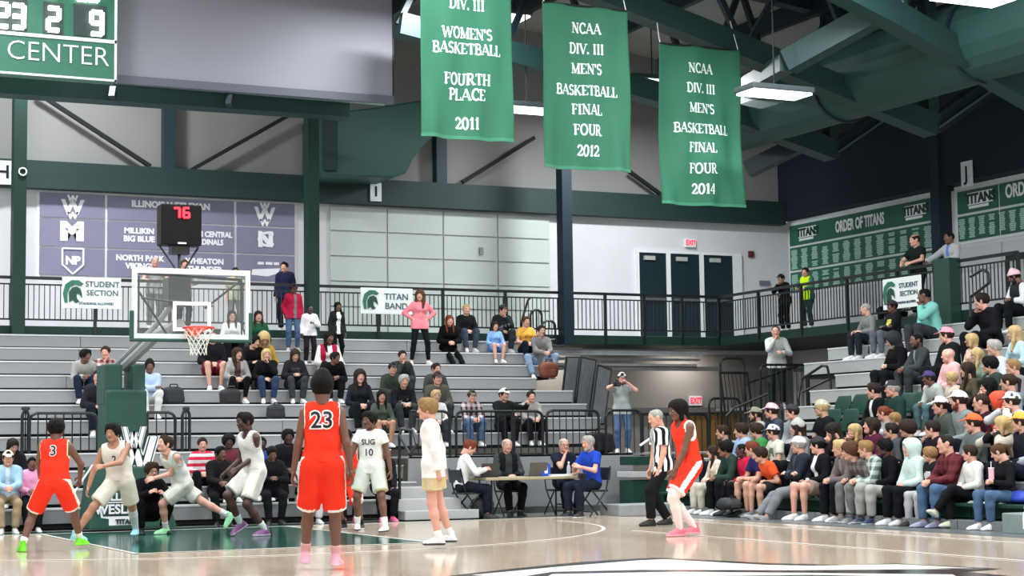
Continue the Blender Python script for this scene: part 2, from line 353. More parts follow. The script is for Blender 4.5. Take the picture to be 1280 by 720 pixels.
wt('N', 332, 300, .44, YT, parent=lb, offset=.03, name='emblem'); wt('C', 332, 300, .48, YT-.01, parent=lb, offset=.008, name='emblem', sx=1.2)
# shield and speedboat-like marks of the last row
sp = [(-.22, .26), (.22, .26), (.22, -.08), (.0, -.28), (-.22, -.08)]
o0 = atY(91, 326, YT)
mb = MB()
for a, b in zip(sp, sp[1:]+sp[:1]): mb.bar((o0[0]+a[0], YT, o0[2]+a[1]), (o0[0]+b[0], YT, o0[2]+b[1]), .035)
rel(mb.build('emblem', M_lt), lb); wt('NP', 91, 326, .24, YT, parent=lb, offset=.012, name='emblem')
o1 = atY(333, 336, YT)
rel(MB().poly([(o1[0]-.32, YT, o1[2]-.02), (o1[0]+.32, YT, o1[2]+.02), (o1[0]+.26, YT, o1[2]-.10), (o1[0]+.02, YT, o1[2]-.17), (o1[0]-.34, YT, o1[2]-.14)][::-1], (0, .01, 0)).build('emblem', M_lt), lb)
for dx_, w_ in ((-.2, .14), (-.02, .16), (.17, .12)): rel(MB().box((o1[0]+dx_, YT-.004, o1[2]+.09), (o1[0]+dx_+w_, YT+.002, o1[2]+.15)).build('emblem', M_lt), lb)
# ---- acoustic tile wall section
xt = [float(atY(x, 300, YW_-.05)[0]) for x in (412, 484, 554, 622, 688)]
zt2 = float(atY(412, 257, YW_-.05)[2]); dz = (zt2-float(atY(412, 320, YW_-.05)[2]))/2
tw = empty('acoustic_panel_wall', (xt[0], YW_-.03, ZD), 0, 'grid of large pale grey-green acoustic panels on the far wall', 'wall panels')
for r in range(5):
    for c in range(4):
        z_ = zt2-dz*r
        rel(MB().box((xt[c]+.02, YW_-.055, max(z_-dz+.025, ZD+.05)), (xt[c+1]-.02, YW_-.005, z_-.01)).build('panel', M_tile), tw)
# ---- upper doors
def door(n, x0, x1, ytop, zlo, Y, m, hl=None):
    a = atY(x0, ytop, Y)[0]; b = atY(x1, ytop, Y)[0]; z = float(atY((x0+x1)/2, ytop, Y)[2])
    d = structure(MB().box((a, Y-.05, zlo), (b, Y+.02, z)).build('door_%d' % n, m)); return d, a, b, z
frame = MB()
xs = [float(atY(x, 330, YW_)[0]) for x in (794.5, 797, 831, 836, 872.5, 877.5, 914, 925)]
zd = float(atY(855, 321, YW_)[2])
for a, b in ((0, 1), (2, 3), (4, 5), (6, 7)): frame.box((xs[a], YW_-.09, ZD), (xs[b], YW_+.01, zd+.06))
frame.box((xs[0], YW_-.09, zd+.06), (xs[7], YW_+.01, zd+.12))
structure(frame.build('trim_35', M_white))
for n, (a, b) in enumerate(((1, 2), (3, 4), (5, 6))):
    d = structure(MB().box((xs[a], YW_-.06, ZD), (xs[b], YW_+.01, zd+.06)).build('door_%d' % (n+1), mat('10262c', .4, var=.04)))
    c = (xs[a]+xs[b])/2
    MB().box((c-.25, YW_-.12, zd-.12), (c+.05, YW_-.06, zd-.02)).build('door_closer', mat('a9aca4', .4), d)
    MB().box((xs[a]+.06, YW_-.13, ZD+1.0), (xs[b]-.06, YW_-.06, ZD+1.06)).build('push_bar', mat('8d9296', .3, .8), d)
# EXIT signs
def exit_sign(px_, py_, Y, lab, w=.30, h=.21):
    p = atY(px_, py_, Y); e = empty('exit_sign', (p[0], Y, p[2]-h/2), 0, lab, 'exit sign', None)
    MB().box((-w/2, -.08, 0), (w/2, 0, h)).build('housing', M_white, e)
    place_text('lettering', 'EXIT', h*.8, mat('e8203c', .5, emit=1.6), (0, -.085, h*.5), (1, 0, 0), e, sx=.85, offset=.004)
exit_sign(861.5, 304, YW_-.01, 'small lit red exit sign above the upper green doors')
exit_sign(868, 501, YW_-.01, 'lit red exit sign on the grey lower wall above wooden doors', .34, .24)
def smallbox(name, px_, py_, w, h, Y, m, lab, cat):
    p = atY(px_, py_, Y); o = MB().box((-w/2, -.06, 0), (w/2, 0, h)).build(name, m, None, .008, (p[0], Y, p[2]-h/2)); setp(o, lab, cat); return o
smallbox('fire_alarm', 938, 318, .15, .16, YW_, mat('5a1f28', .5), 'small dark red alarm box on the white wall right of the upper doors', 'alarm')
smallbox('wall_box', 955, 354, .30, .12, YW_, mat('6a7078', .5), 'small grey box on the white wall near the corner', 'box')
smallbox('thermostat', 601, 314, .1, .17, YW_-.05, mat('8a8a88', .5), 'tiny grey thermostat on the pale acoustic panels', 'thermostat')
# lower wooden doors
for n, (x0, x1) in enumerate(((843, 883), (888, 926))):
    a = float(atY(x0, 530, YW_)[0]); b = float(atY(x1, 530, YW_)[0]); z = float(atY(870, 518, YW_)[2])
    d = structure(MB().box((a, YW_-.06, 0), (b, YW_+.01, z)).build('door_%d' % (4+n), mat('86652f', .5, var=.12, scale=3)))
    for j in range(1, 5): MB().box((a+(b-a)*j/5-.01, YW_-.075, 0), (a+(b-a)*j/5+.01, YW_-.055, z)).build('groove', mat('3d2a14', .6), d)
zz = float(atY(800, 516, YW_)[2]); structure(MB().box((17.5, YW_-.12, zz), (25, YW_, zz+.12)).build('trim_36', mat('5f6263', .6)))
# beam letter signs
def letter_sign(txt, p, xax, w, h, lab):
    e = empty('section_letter_sign', p, 0, lab, 'sign', None); X = Vector(xax)
    n = X.cross(Vector((0, 0, 1))); 
    c = [X*(-w/2), X*(w/2)]
    mb = MB(); q = [c[0], c[1], c[1]+n*-.03, c[0]+n*-.03]
    mb.quad_hull([tuple(v) for v in q]+[tuple(v+Vector((0, 0, h))) for v in q]); mb.build('plate', mat('dfe6ea', .5), e)
    place_text('lettering', txt, h*.78, M_pblack, tuple(n*.008+Vector((0, 0, h*.5))), xax, e, offset=.006)
pI = atY(470, 240.5, YW_-.35); letter_sign('I', (pI[0], pI[1], pI[2]-.2), (1, 0, 0), .27, .42, 'white plate with the letter I on the dark beam')
pH = atY(3.5, 216, YW_-.35); letter_sign('H', (pH[0], pH[1], pH[2]-.24), (1, 0, 0), .36, .5, 'white plate with the letter H at the left end of the beam')
pJ = atX(1208, 218, 25.55); letter_sign('J', (pJ[0], pJ[1], pJ[2]-.27), (0, -1, 0), .36, .56, 'white plate with the letter J on the dark right wall')
pr = atY(28.5, 214.5, YR-.27); mb = MB(); ring = [(pr[0]+.075*math.cos(t), pr[1], pr[2]+.075*math.sin(t)) for t in np.linspace(0, 2*math.pi, 13)]
mb.path(ring, .03, 5); setp(mb.build('hanging_ring', M_white), 'small white ring on the far left green column', 'ring')

# ---- honour boards on the right wall: pixel boards lifted to the wall plane
def hboard(lab, x0, x1, zs, cols, splits=()):
    y0 = float(atX(x0, 290, XW)[1]); y1 = float(atX(x1, 290, XW)[1])
    e = empty('honour_board', (XW-.02, (y0+y1)/2, zs[-1]), 0, lab, 'board')
    def P(nm, a, b, za, zb_, d, m): return rel(MB().box((XW-d, min(a, b), min(za, zb_)), (XW-.005, max(a, b), max(za, zb_))).build(nm, m), e)
    P('backing', y0+.1, y1-.1, zs[0]+.1, zs[-1]-.04, .02, M_white)
    ys = [y0]+[float(atX(s, 290, XW)[1]) for s in splits]+[y1]
    for a, b in zip(ys[:-1], ys[1:]):
        for za, zb_ in zip(zs[:-1], zs[1:]): P('panel', a-.03, b+.03, za-.03, zb_+.03, .05, M_boardg)
    mb = MB(); rng = random.Random(5)
    for r in range(1, len(zs)-1):
        n = cols; 
        for c in range(n):
            yc = y0+(y1-y0)*(c+.5)/n; z = zs[r]-.09
            while z > zs[r+1]+.08:
                w = rng.uniform(.42, .66)*abs(y1-y0)/n
                if rng.random() > .05: mb.box((XW-.056, yc-w/2, z-.034), (XW-.05, yc+w/2, z))
                z -= .045
    o = rel(mb.build('name_lists', M_pale), e); o['kind'] = 'stuff'
    return e, y0, y1
Z = lambda x, y: float(atX(x, y, XW)[2])
zs = [Z(988, 282), Z(989, 309.5), Z(990.6, 340), Z(990.6, 368)]
hb, ya, yb = hboard('green honour board with gold rows of names by the corner of the right wall', 988, 1170, zs, 13)
hb['label'] = 'green honour board nearest the corner, columns of names under a lettered header'
def wtx(txt, px_, py_, size, parent, m=M_lt, sx=1., offset=.004, d=.062, name='lettering'):
    p = atX(px_, py_, XW-d); return rel(place_text(name, txt, size, m, p, (0, -1, 0), None, sx=sx, offset=offset), parent)
wtx('ORDER OF TITANS', 1074, 279, .38, hb, sx=.60, offset=.012)
def titans(px_, py_, parent, s=1.):
    p = atX(px_, py_, XW-.058)
    rel(MB().box((p[0]-.004, p[1]-.46*s, p[2]-.14*s), (p[0], p[1]+.46*s, p[2]+.16*s)).build('emblem_plate', M_lt), parent)
    wtx('TITANS', px_, py_, .32*s, parent, M_dgreen, offset=.014, d=.068)
    rel(MB().box((p[0]-.004, p[1]-.30*s, p[2]-.23*s), (p[0], p[1]+.42*s, p[2]-.16*s)).build('emblem_plate', M_lt), parent)
titans(1009, 290, hb, .85); titans(1144, 263, hb, .85)
zs2 = [Z(1199, 239), Z(1200, 270), Z(1210, 302.5)]
hb2, yc_, yd_ = hboard('green honour board right of the dark wall column, cut by the picture edge', 1199, 1420, zs2, 16, (1252,))
titans(1225, 247, hb2, .9); wtx('ORDER OF TITANS', 1305, 231, .40, hb2, sx=.7, offset=.012)
# pale tile panels under the second board and a dark framed window
e = empty('wall_tiles', (XW-.02, 27, ZD), 0, 'large pale wall panels under the right honour board', 'wall panels')
ysp = [float(atX(x, 320, XW)[1]) for x in (1197, 1254, 1320, 1400)]
for a, b in zip(ysp[:-1], ysp[1:]): rel(MB().box((XW-.03, b+.02, Z(1254, 333)), (XW-.003, a-.02, Z(1254, 299)-.05)).build('panel', mat('c3c7c6', .7, var=.02)), e)
wn = [float(atX(x, 340, XW)[1]) for x in (1260, 1330)]; zwt = Z(1262, 318)
wf = structure(MB().box((XW-.06, wn[1], ZD+.2), (XW-.005, wn[0], zwt)).build('window_1', mat('1a2524', .5)))
MB().box((XW-.065, wn[1]+.1, ZD+.35), (XW-.055, wn[0]-.12, zwt-.15)).build('pane', mat('a9b3b0', .3), wf)
for t in range(1, 8): MB().box((XW-.075, wn[0]-.12-t*.16, ZD+.35), (XW-.06, wn[0]-.10-t*.16, zwt-.15)).build('window_bar', M_black, wf)

# ================================================================== BLEACHERS
def tier(root, lo, hi, m, name='bench_board'):
    return rel(MB().box(lo, hi).build(name, m, None, .008), root)
XL = -3.0
eb = empty('end_bleacher', (6, 28.6, 0), 0, 'long grey tiered bench seating across the far end under the balcony', 'bleachers')
ends = {11: 690, 10: 690, 9: 688, 8: 671, 7: 716, 6: 733, 5: 750, 4: 750}
for k in range(12):
    y = 28.6+.6*k; zt_ = etop(k)
    x1 = 12.0 if k < 4 else float(atY(ends[k], 480, y)[0])
    # front boards in 3.05 m lengths, each a piece; top boards likewise
    xs_ = np.linspace(XL, x1, max(2, int(round((x1-XL)/3.4))+1))
    for a, b in zip(xs_[:-1], xs_[1:]):
        tier(eb, (a+.004, y, zt_-.238), (b-.004, y+.05, zt_-.022), M_bench, 'riser_board')
        rel(MB().box((a, y-.012, zt_-.024), (b, y+.05, zt_+.002)).build('nosing_highlight', M_nose_highlight), eb)  # lighter strip paints the highlight along the rounded seat edge
        tier(eb, (a+.004, y+.05, zt_-.05), (b-.004, y+.585, zt_), M_bencht, 'seat_board')
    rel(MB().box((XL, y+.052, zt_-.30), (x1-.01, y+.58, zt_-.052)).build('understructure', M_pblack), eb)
# entry steps at the right end of the low rows
for k, (xa, xb, y0_, h) in enumerate(((11.2, 12.55, 27.75, .17), (11.2, 12.35, 28.05, .36), (11.2, 12.1, 28.35, .55))):
    tier(eb, (xa, y0_, .02), (xb, y0_+.6, h), M_bencht, 'step')
# closed front of the raised aisle (press wall) and its deck
zp = float(atY(700, 568, 29.6)[2])
pw = empty('raised_platform', (14, 29.6, 0), 0, 'grey closed front of the raised aisle behind the scorer table', 'platform')
xs_ = np.linspace(12.02, float(atY(792, 600, 29.6)[0]), 4)
for a, b in zip(xs_[:-1], xs_[1:]): rel(MB().box((a+.004, 29.6, .12), (b-.004, 29.65, zp)).build('front_panel', mat('8f9193', .55, var=.04)), pw)
rel(MB().box((11.9, 29.55, 0), (xs_[-1], 29.66, .1)).build('kick_rail', mat('4d5052', .5)), pw)
rel(MB().box((11.9, 29.6, zp-.03), (xs_[-1]+3.6, 32.4, zp)).build('deck', mat('7f8183', .5)), pw)
rel(MB().box((-3, 30.95, zp-.05), (12, 31.0, zp)).build('deck_edge', mat('7f8183', .5)), pw)
# folded slatted stair panels at the right of the upper rows
for i, (a, b, c, d) in enumerate((((708, 446), (724, 446), (716, 520), (700, 520)), ((726, 446), (745, 450), (735, 524), (718, 520)), ((747, 456), (764, 462), (755, 530), (737, 530)))):
    P = [atY(*q, 33.6-.5*i) for q in (a, b, c, d)]
    e = empty('slatted_guard', tuple((P[2]+P[3])/2), 0, 'dark grey slatted guard panel, %s of three beside the upper rows' % ('leftmost', 'middle', 'rightmost')[i], 'guard panel', 'slatted guards at the end of the upper rows')
    mb = MB().path(P+[P[0]], .05, 5); rel(mb.build('frame', M_black), e); rel(MB().poly([tuple(p+A_((0, .03, 0))) for p in P[::-1]], (0, .02, 0)).build('backing', mat('5a6062', .6)), e)
    for t in np.linspace(.08, .92, 9): rel(MB().bar(P[0]+(P[1]-P[0])*t, P[3]+(P[2]-P[3])*t, .022, .022).build('slat', mat('7a8082', .5)), e)
# black guard rails: (top-left px, top-right px, bottom y, plane)
def guard(x0, x1, yt, ybm, Y, lab, bars=None, round_=(1, 1), grp='black guard rails of the raised aisle', lean=0, yt2=None, w=.045):
    a = atY(x0, yt, Y); b = atY(x1, yt if yt2 is None else yt2, Y); zb_ = float(atY((x0+x1)/2, ybm, Y)[2])
    e = empty('guard_rail', ((a[0]+b[0])/2, Y, zb_), 0, lab, 'railing', grp)
    r = .12; pts = [np.array((a[0]-lean, Y, zb_))]
    if round_[0]: pts += [a+np.array((0, 0, -r)), a+np.array((r*.3, 0, -r*.3)), a+np.array((r, 0, 0))]
    else: pts += [a]
    if round_[1]: pts += [b+np.array((-r, 0, 0)), b+np.array((-r*.3, 0, -r*.3)), b+np.array((0, 0, -r))]
    else: pts += [b]
    pts += [np.array((b[0]-lean, Y, zb_))]
    rel(MB().path(pts, w*1.25, 6).build('frame', M_black), e)
    rel(MB().bar((a[0]-lean*.95, Y, zb_+.1), (b[0]-lean*.95, Y, zb_+.1), w*.9, n=5).build('bottom_bar', M_black), e)
    n = bars or max(2, int((b[0]-a[0])/.13))
    me = None
    for t in np.arange(1, n)/n:
        top = a+(b-a)*t
        rel(MB().bar(top, (a[0]+(b[0]-a[0])*t-lean, Y, zb_+.1), w*.5, n=4).build('baluster', M_black), e)
    return e
YG = 30.9
for x0, x1, yt, ybm, Y, rd, lab in (
    (37, 122, 516.5, 598, YG, (1, 1), 'black guard rail behind the player in red wearing number three'),
    (184, 219, 515.5, 598, YG, (0, 1), 'short black guard rail just right of the green hoop base'),
    (28, 36, 510, 598, YG-.2, (1, 1), 'narrow black rail post pair at the far left aisle end'),
    (228, 237, 510, 598, YG-.2, (1, 1), 'narrow tall black rail post pair right of the hoop base'),
    (513, 562, 514, 574, 29.75, (0, 1), 'black guard rail behind the player in the white long-sleeved shirt'),
    (570, 640, 514, 574, 29.75, (1, 0), 'black guard rail in front of the plaid-shirted man'),
    (642, 678, 514, 574, 29.75, (0, 1), 'black guard rail in front of the youth in a grey hoodie'),
    (683, 748, 513, 574, 29.75, (1, 1), 'black guard rail left of the standing photographer'),
    (757, 801, 513, 574, 29.75, (1, 1), 'black guard rail across the legs of the standing photographer'),
    (803, 884, 518, 580, 31.8, (0, 1), 'black guard rail in front of the wooden doors'),
    (886, 925, 498, 580, 31.2, (1, 1), 'taller black guard rail right of the wooden doors')):
    guard(x0, x1, yt, ybm, Y, lab, round_=rd)
guard(900, 934, 466, 578, 31.0, 'leaning black slatted gate left of the bald man at the rail', bars=7, round_=(0, 0), lean=-.22)
guard(900, 930, 448, 578, 31.15, 'open black hoop of pipe over the leaning gate', bars=1)
guard(930, 1008, 478, 590, 31.6, 'black railing the bald man in the pale pullover leans on', bars=12, yt2=456)
def rail(pts, lab, w=.055, planes=None, grp='black stair handrails'):
    P = [atY(x, y, Y) for x, y, Y in pts]; c = P[-1]
    e = empty('handrail', tuple(c), 0, lab, 'handrail', grp); rel(MB().path(P, w, 6).build('pipe', M_black), e); return e
guard(950, 1010, 456, 588, 31.35, 'black railing with curved ends in front of the leaning balding man', bars=9)
rail([(1000, 545, 29.5), (998, 498, 29.5), (1002, 474, 29.5), (1028, 457, 29.0), (1034, 458, 28.9), (1038, 476, 28.9), (1042, 530, 28.8)], 'looped black handrail at the left end of the side bleacher')
rail([(1003, 490, 29.45), (1036, 474, 29.0)], 'short sloping lower bar of the looped black handrail')
rail([(912, 545, 30.5), (908, 520, 30.5), (918, 510, 30.4), (960, 492, 30.2)], 'black stair handrail beside the leaning gate')
rail([(1086, 442, 29.0), (1087, 425, 29.0), (1102, 417, 28.8), (1108, 421, 28.8), (1110, 440, 28.8)], 'small black handrail loop below the man with grey hair')
rail([(500, 590, 29.2), (499, 545, 29.2), (502, 536, 29.2), (516, 538, 29.0), (521, 556, 28.6), (512, 568, 28.4), (500, 545, 29.0)], 'curved black handrail at the entry steps behind player ten')
rail([(500, 650, 28.2), (499, 570, 28.2)], 'black handrail post at the entry steps')
rail([(1213, 346, 24.9), (1228, 337, 24.6), (1235, 341, 24.4), (1236, 354, 24.3), (1213, 371, 24.9), (1213, 396, 24.9)], 'angular black handrail below the right honour board')
rail([(650, 425, 35.4), (653, 398, 35.4), (660, 375, 36), (663, 372, 36)], 'black aisle handrail between seated fans at the top of the far rows')
guard(663, 677, 387, 425, 35.6, 'small black aisle gate left of the fan in the yellow shirt', bars=4, grp='small aisle gates')
guard(677, 694, 401, 430, 35.2, 'small black aisle gate right of the fan in the yellow shirt', bars=4, grp='small aisle gates')

# ---- side bleacher
sb = empty('side_bleacher', (16.3, 20, 0), 0, 'tiered bench seating along the right side filled with spectators', 'bleachers')
M_bench2 = mat('9c9f9d', .5, var=.05, scale=1.2); M_seatgreen = mat('173a31', .5, var=.05, spec=.25)
for k in range(11):
    x = 16.3+.6*k; zt_ = stop(k); yf = 28.5 if k < 8 else (30.4 if k < 10 else 30.3)
    if k == 0:
        for a in np.arange(8, 28.4, 1.7):
            rel(MB().box((x+.25, a+.01, .15), (x+.6, min(a+1.7, 28.5)-.01, zt_-.03)).build('bench_front', M_seatgreen, None, .01), sb)
            rel(MB().box((x, a+.01, .0), (x+.6, min(a+1.7, 28.5)-.01, .13)).build('foot_board', mat('6e7577', .5), None, .01), sb)
            rel(MB().box((x+.1, a+.01, zt_-.03), (x+.72, min(a+1.7, 28.5)-.01, zt_+.02)).build('seat_board', M_seatgreen, None, .01), sb)
        continue
    ys_ = np.linspace(8, yf, 7)
    for a, b in zip(ys_[:-1], ys_[1:]):
        tier(sb, (x, a+.004, zt_-.243), (x+.05, b-.004, zt_-.02), M_bench2, 'riser_board')
        rel(MB().box((x-.01, a, zt_-.022), (x+.05, b, zt_+.002)).build('nosing_highlight', M_nose_highlight), sb)  # same painted edge highlight as on the end rows
        tier(sb, (x+.05, a+.004, zt_-.05), (x+.585, b-.004, zt_), M_bench2, 'seat_board')
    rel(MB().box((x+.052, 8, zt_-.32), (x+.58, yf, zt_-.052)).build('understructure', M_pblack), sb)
# green stadium chairs in the middle rows
def stadium_seat(px_, py_, k, lab, s=1.):
    X = 16.3+.6*k+.45; p = atX(px_, py_, X); z0 = stop(k)
    e = empty('stadium_seat', (X-.15, p[1], z0), 0, lab, 'stadium seat', 'green stadium seats in the side bleacher')
    mb = MB(); n = 6; h0 = p[2]-z0+.22; 
    P = []
    for j in range(n+1):
        t = j/n; yy = .23*(1-.25*(2*t-1)**2)
        for sgn in (-1, 1): P.append((.10+.10*t, sgn*yy*s, .15+t*(h0-.15)))
    i = 0; mb.v += [tuple(q) for q in P]+[(q[0]+.03, q[1], q[2]) for q in P]; m_ = len(P)
    for j in range(n):
        a, b, c, d = 2*j, 2*j+1, 2*j+3, 2*j+2; mb.f += [(a, b, c, d), (a+m_, d+m_, c+m_, b+m_), (a, d, d+m_, a+m_), (b, b+m_, c+m_, c)]; mb.m += [0]*4
    mb.f += [(0, m_, m_+1, 1), (m_-2, m_-1, 2*m_-1, 2*m_-2)]; mb.m += [0, 0]
    mb.build('backrest', M_seatgreen, e, .01, smooth=True)
    MB().box((-.28, -.21*s, .12), (.12, .21*s, .17)).build('seat', M_seatgreen, e, .015)
    MB().box((-.05, -.03, 0), (.05, .03, .13)).build('support', M_black, e)
for px_, py_, k, lab, s in ((1053, 510, 6, 'empty green seat nearest the looped handrail, upper row', 1), (1074, 508, 6, 'empty green seat left of the man in the open black jacket', 1),
    (1040, 527, 5, 'empty green seat behind the man in the pale camouflage cap', 1), (1062, 527, 5, 'second empty green seat along, lower row, behind the long-haired girls', 1),
    (1136, 507, 6, 'green seat back right of the fan in the black cap', 1.25), (1152, 505, 6, 'green seat back left of the leaning fan in the purple cap', 1)):
    stadium_seat(px_, py_, k-2, lab, s)
# grey step box at the right edge, green end blocks near the referee
p = atZ(1256, 667, 0); o = MB().box((0, -3, 0), (.5, .05, .27)).build('step_box', mat('7d8b89', .5), None, .015, (p[0], p[1], 0)); setp(o, 'pale grey-green step box on the floor at the right edge', 'step')
for i, (y0_, y1_, nm, m) in enumerate(((638, 600, 'lower', M_seatgreen), (583, 570, 'upper', M_seatgreen))):
    a = atY(791, y0_, 28.6); b = atY(818, y1_, 28.6)
    o = MB().box((a[0], 28.6, max(a[2], 0)+.02), (b[0]+.3, 29.1, b[2])).build('end_block', m, None, .015); setp(o, 'dark green %s block at the end of the side bleacher behind the referee' % nm, 'bench block')
a = atY(791, 597, 28.5); b = atY(818, 589, 28.5); o = MB().box((a[0], 28.5, a[2]), (b[0]+.3, 29.1, b[2])).build('end_tread', M_bencht, None, .01); setp(o, 'pale tread between the green end blocks behind the referee', 'bench block')
o = MB().box((0, 0, 0), (1.3, .7, .2)).build('floor_step', mat('8a8e90', .45), None, .015, (*atZ(774, 646, 0)[:2], 0)); setp(o, 'low grey step on the floor left of the referee', 'step')

# ================================================================== BALCONY RAILINGS
def railing(P0, P1, lab, posts, spacing=.105, z0=ZD+.10, z1=4.69):
    P0 = np.array(P0, float); P1 = np.array(P1, float); d = P1-P0; L = np.linalg.norm(d); u = d/L
    e = empty('balcony_railing', (P0[0], P0[1], ZD), 0, lab, 'railing', 'balcony railings')
    loc = lambda t, z: (u[0]*t, u[1]*t, z-ZD)
    MB().bar(loc(0, z1), loc(L, z1), .06).build('top_rail', M_black, e)
    MB().bar(loc(0, z1-.13), loc(L, z1-.13), .03).build('middle_rail', M_black, e)
    MB().bar(loc(0, z0+.03), loc(L, z0+.03), .035).build('bottom_rail', M_black, e)
    me = MB().bar((0, 0, z0+.03-ZD), (0, 0, z1-.13-ZD), .0165).mesh('baluster')
    for t in np.arange(spacing, L-.02, spacing): mobj('baluster', me, M_black, e, loc(t, ZD))
    mp = MB().bar((0, 0, -.15), (0, 0, z1-ZD), .06).mesh('post')
    for t in np.linspace(0, L, posts+1): mobj('post', mp, M_black, e, loc(t, ZD))
xcol = [XE0+8]+[float(atY(x, 380, YR)[0]) for x in (22, 389.5, 707)]+[XR]
xcol[0] = 1.5
for i, (a, b) in enumerate(zip(xcol[:-1], xcol[1:])):
    railing((a, YR), (b, YR), ['black balcony railing at the far left edge', 'black balcony railing behind the backboard, below the team board', 'black balcony railing below the pale acoustic panels', 'black balcony railing in front of the upper green doors'][i], [3, 4, 4, 4][i])
railing((XR, YR), (XR, 29.2), 'black balcony railing of the right gallery with two people leaning on it', 4)
railing((XR, 29.2), (XR, 25.6), 'black balcony railing in front of the two standing men at the right', 2)
ygs = [float(atX(x, 380, XR)[1]) for x in (1181, 1201)]
o = setp(MB().box((XR-.25, ygs[1], 2.6), (XR+.02, ygs[0], 4.75)).build('stair_end_panel', M_dgreen), 'tall dark green panel ending the right gallery railing', 'panel')

# banners with a helmet emblem on the railings
def helmet(root, w, loc, xax=(1, 0, 0)):
    """crested ancient helmet in flat relief: crest fan, bowl, cheek guard"""
    X = Vector(xax); n = X.cross(Vector((0, 0, 1)))
    def P(pts, d, m, nm):
        q = [Vector(loc)+X*(x*w)+Vector((0, 0, 1))*(z*w)+n*d for x, z in pts]
        MB().poly([tuple(v) for v in q], tuple(n*.006)).build(nm, m, root)
    crest = [(-.42, -.50), (-.50, -.1), (-.40, .30), (-.12, .50), (.20, .50), (.42, .34), (.30, .24), (.05, .30), (-.18, .18), (-.30, -.10), (-.28, -.5)]
    bowl = [(-.22, -.5), (-.24, -.05), (-.10, .16), (.10, .22), (.28, .12), (.34, -.08), (.36, -.3), (.22, -.12), (.10, -.10), (.12, -.30), (.24, -.46), (.05, -.52), (-.05, -.38)]
    P(crest, .012, mat('2a6a55', .5), 'emblem_crest'); P(bowl, .012, mat('16463a', .5), 'emblem_helmet')
def rail_sign(px0, px1, py0, py1, lab, lines, plane='Y'):
    if plane == 'Y':
        Y = YR-.06; a = atY(px0, py1, Y); b = atY(px1, py0, Y); w = b[0]-a[0]; h = b[2]-a[2]; loc = ((a[0]+b[0])/2, Y, a[2]); xax = (1, 0, 0)
    else:
        Xp = XR-.06; a = atX(px0, py1, Xp); b = atX(px1, py0, Xp); w = a[1]-b[1]; h = (b[2]-a[2]); loc = (Xp, (a[1]+b[1])/2, a[2]); xax = (0, -1, 0)
    e = empty('railing_banner', loc, 0, lab, 'sign'); X = Vector(xax); n = X.cross(Vector((0, 0, 1)))
    q = [X*(-w/2), X*(w/2), X*(w/2)-n*.02, X*(-w/2)-n*.02]
    MB().quad_hull([tuple(v) for v in q]+[tuple(v+Vector((0, 0, h))) for v in q]).build('board', M_sign, e, .03)
    helmet(e, h*.72, tuple(X*(-w*.30)+Vector((0, 0, h*.54))), xax)
    for t, cx, cz, s, m in lines:
        place_text('lettering', t, s*h, m, tuple(X*(w*cx)+n*.006+Vector((0, 0, h*cz))), xax, e, offset=.002)
MT = mat('3d5560', .5)
rail_sign(77.5, 151.5, 348, 385, 'white rail banner with a helmet and the words student section', [('STUDENT', .18, .78, .25, MT), ('SECTION', .18, .50, .25, MT), ('STANDING ALLOWED', .08, .16, .11, MT)])
rail_sign(451, 516, 361, 392, 'white rail banner with a helmet and the words titan band', [('TITAN', .18, .66, .34, MT), ('BAND', .18, .30, .34, MT)])
rail_sign(1104, 1151, 343, 388, 'white rail banner on the right gallery, partly hidden by fans', [('STUDENT', .18, .72, .22, MT), ('SECTION', .18, .46, .22, MT), ('STANDING ALLOWED', .1, .18, .1, MT)], 'X')

# ================================================================== ROOF, TRUSSES, DUCTS, LAMPS
M_tr = mat('193a38', .55, var=.06); M_trd = mat('12262e', .5, var=.06)
roofz = lambda x: 15.0+(x+14)*(10.2-15)/41
for x in np.arange(-14, 27, 2.05):      # roof deck in strips
    a, b = roofz(x), roofz(x+2.05)
    structure(MB().quad_hull([(x, -14, a), (x+2.05, -14, b), (x+2.05, 38.5, b), (x, 38.5, a), (x, -14, a+.1), (x+2.05, -14, b+.1), (x+2.05, 38.5, b+.1), (x, 38.5, a+.1)]).build('ceiling', mat('a39d98', .85, var=.08, scale=.6)))
for i, x in enumerate(np.arange(-2, 25, 2.4)):
    structure(MB().box((x, 14, roofz(x)-.45), (x+.16, 37.6, roofz(x)-.02)).build('trim_%d' % (40+i), M_trd))
XN = 22.5; YA = float(atX(1040, 189, XN)[1]); YB = float(atX(1165, 160, XN)[1]); YC = YB-(YA-YB)
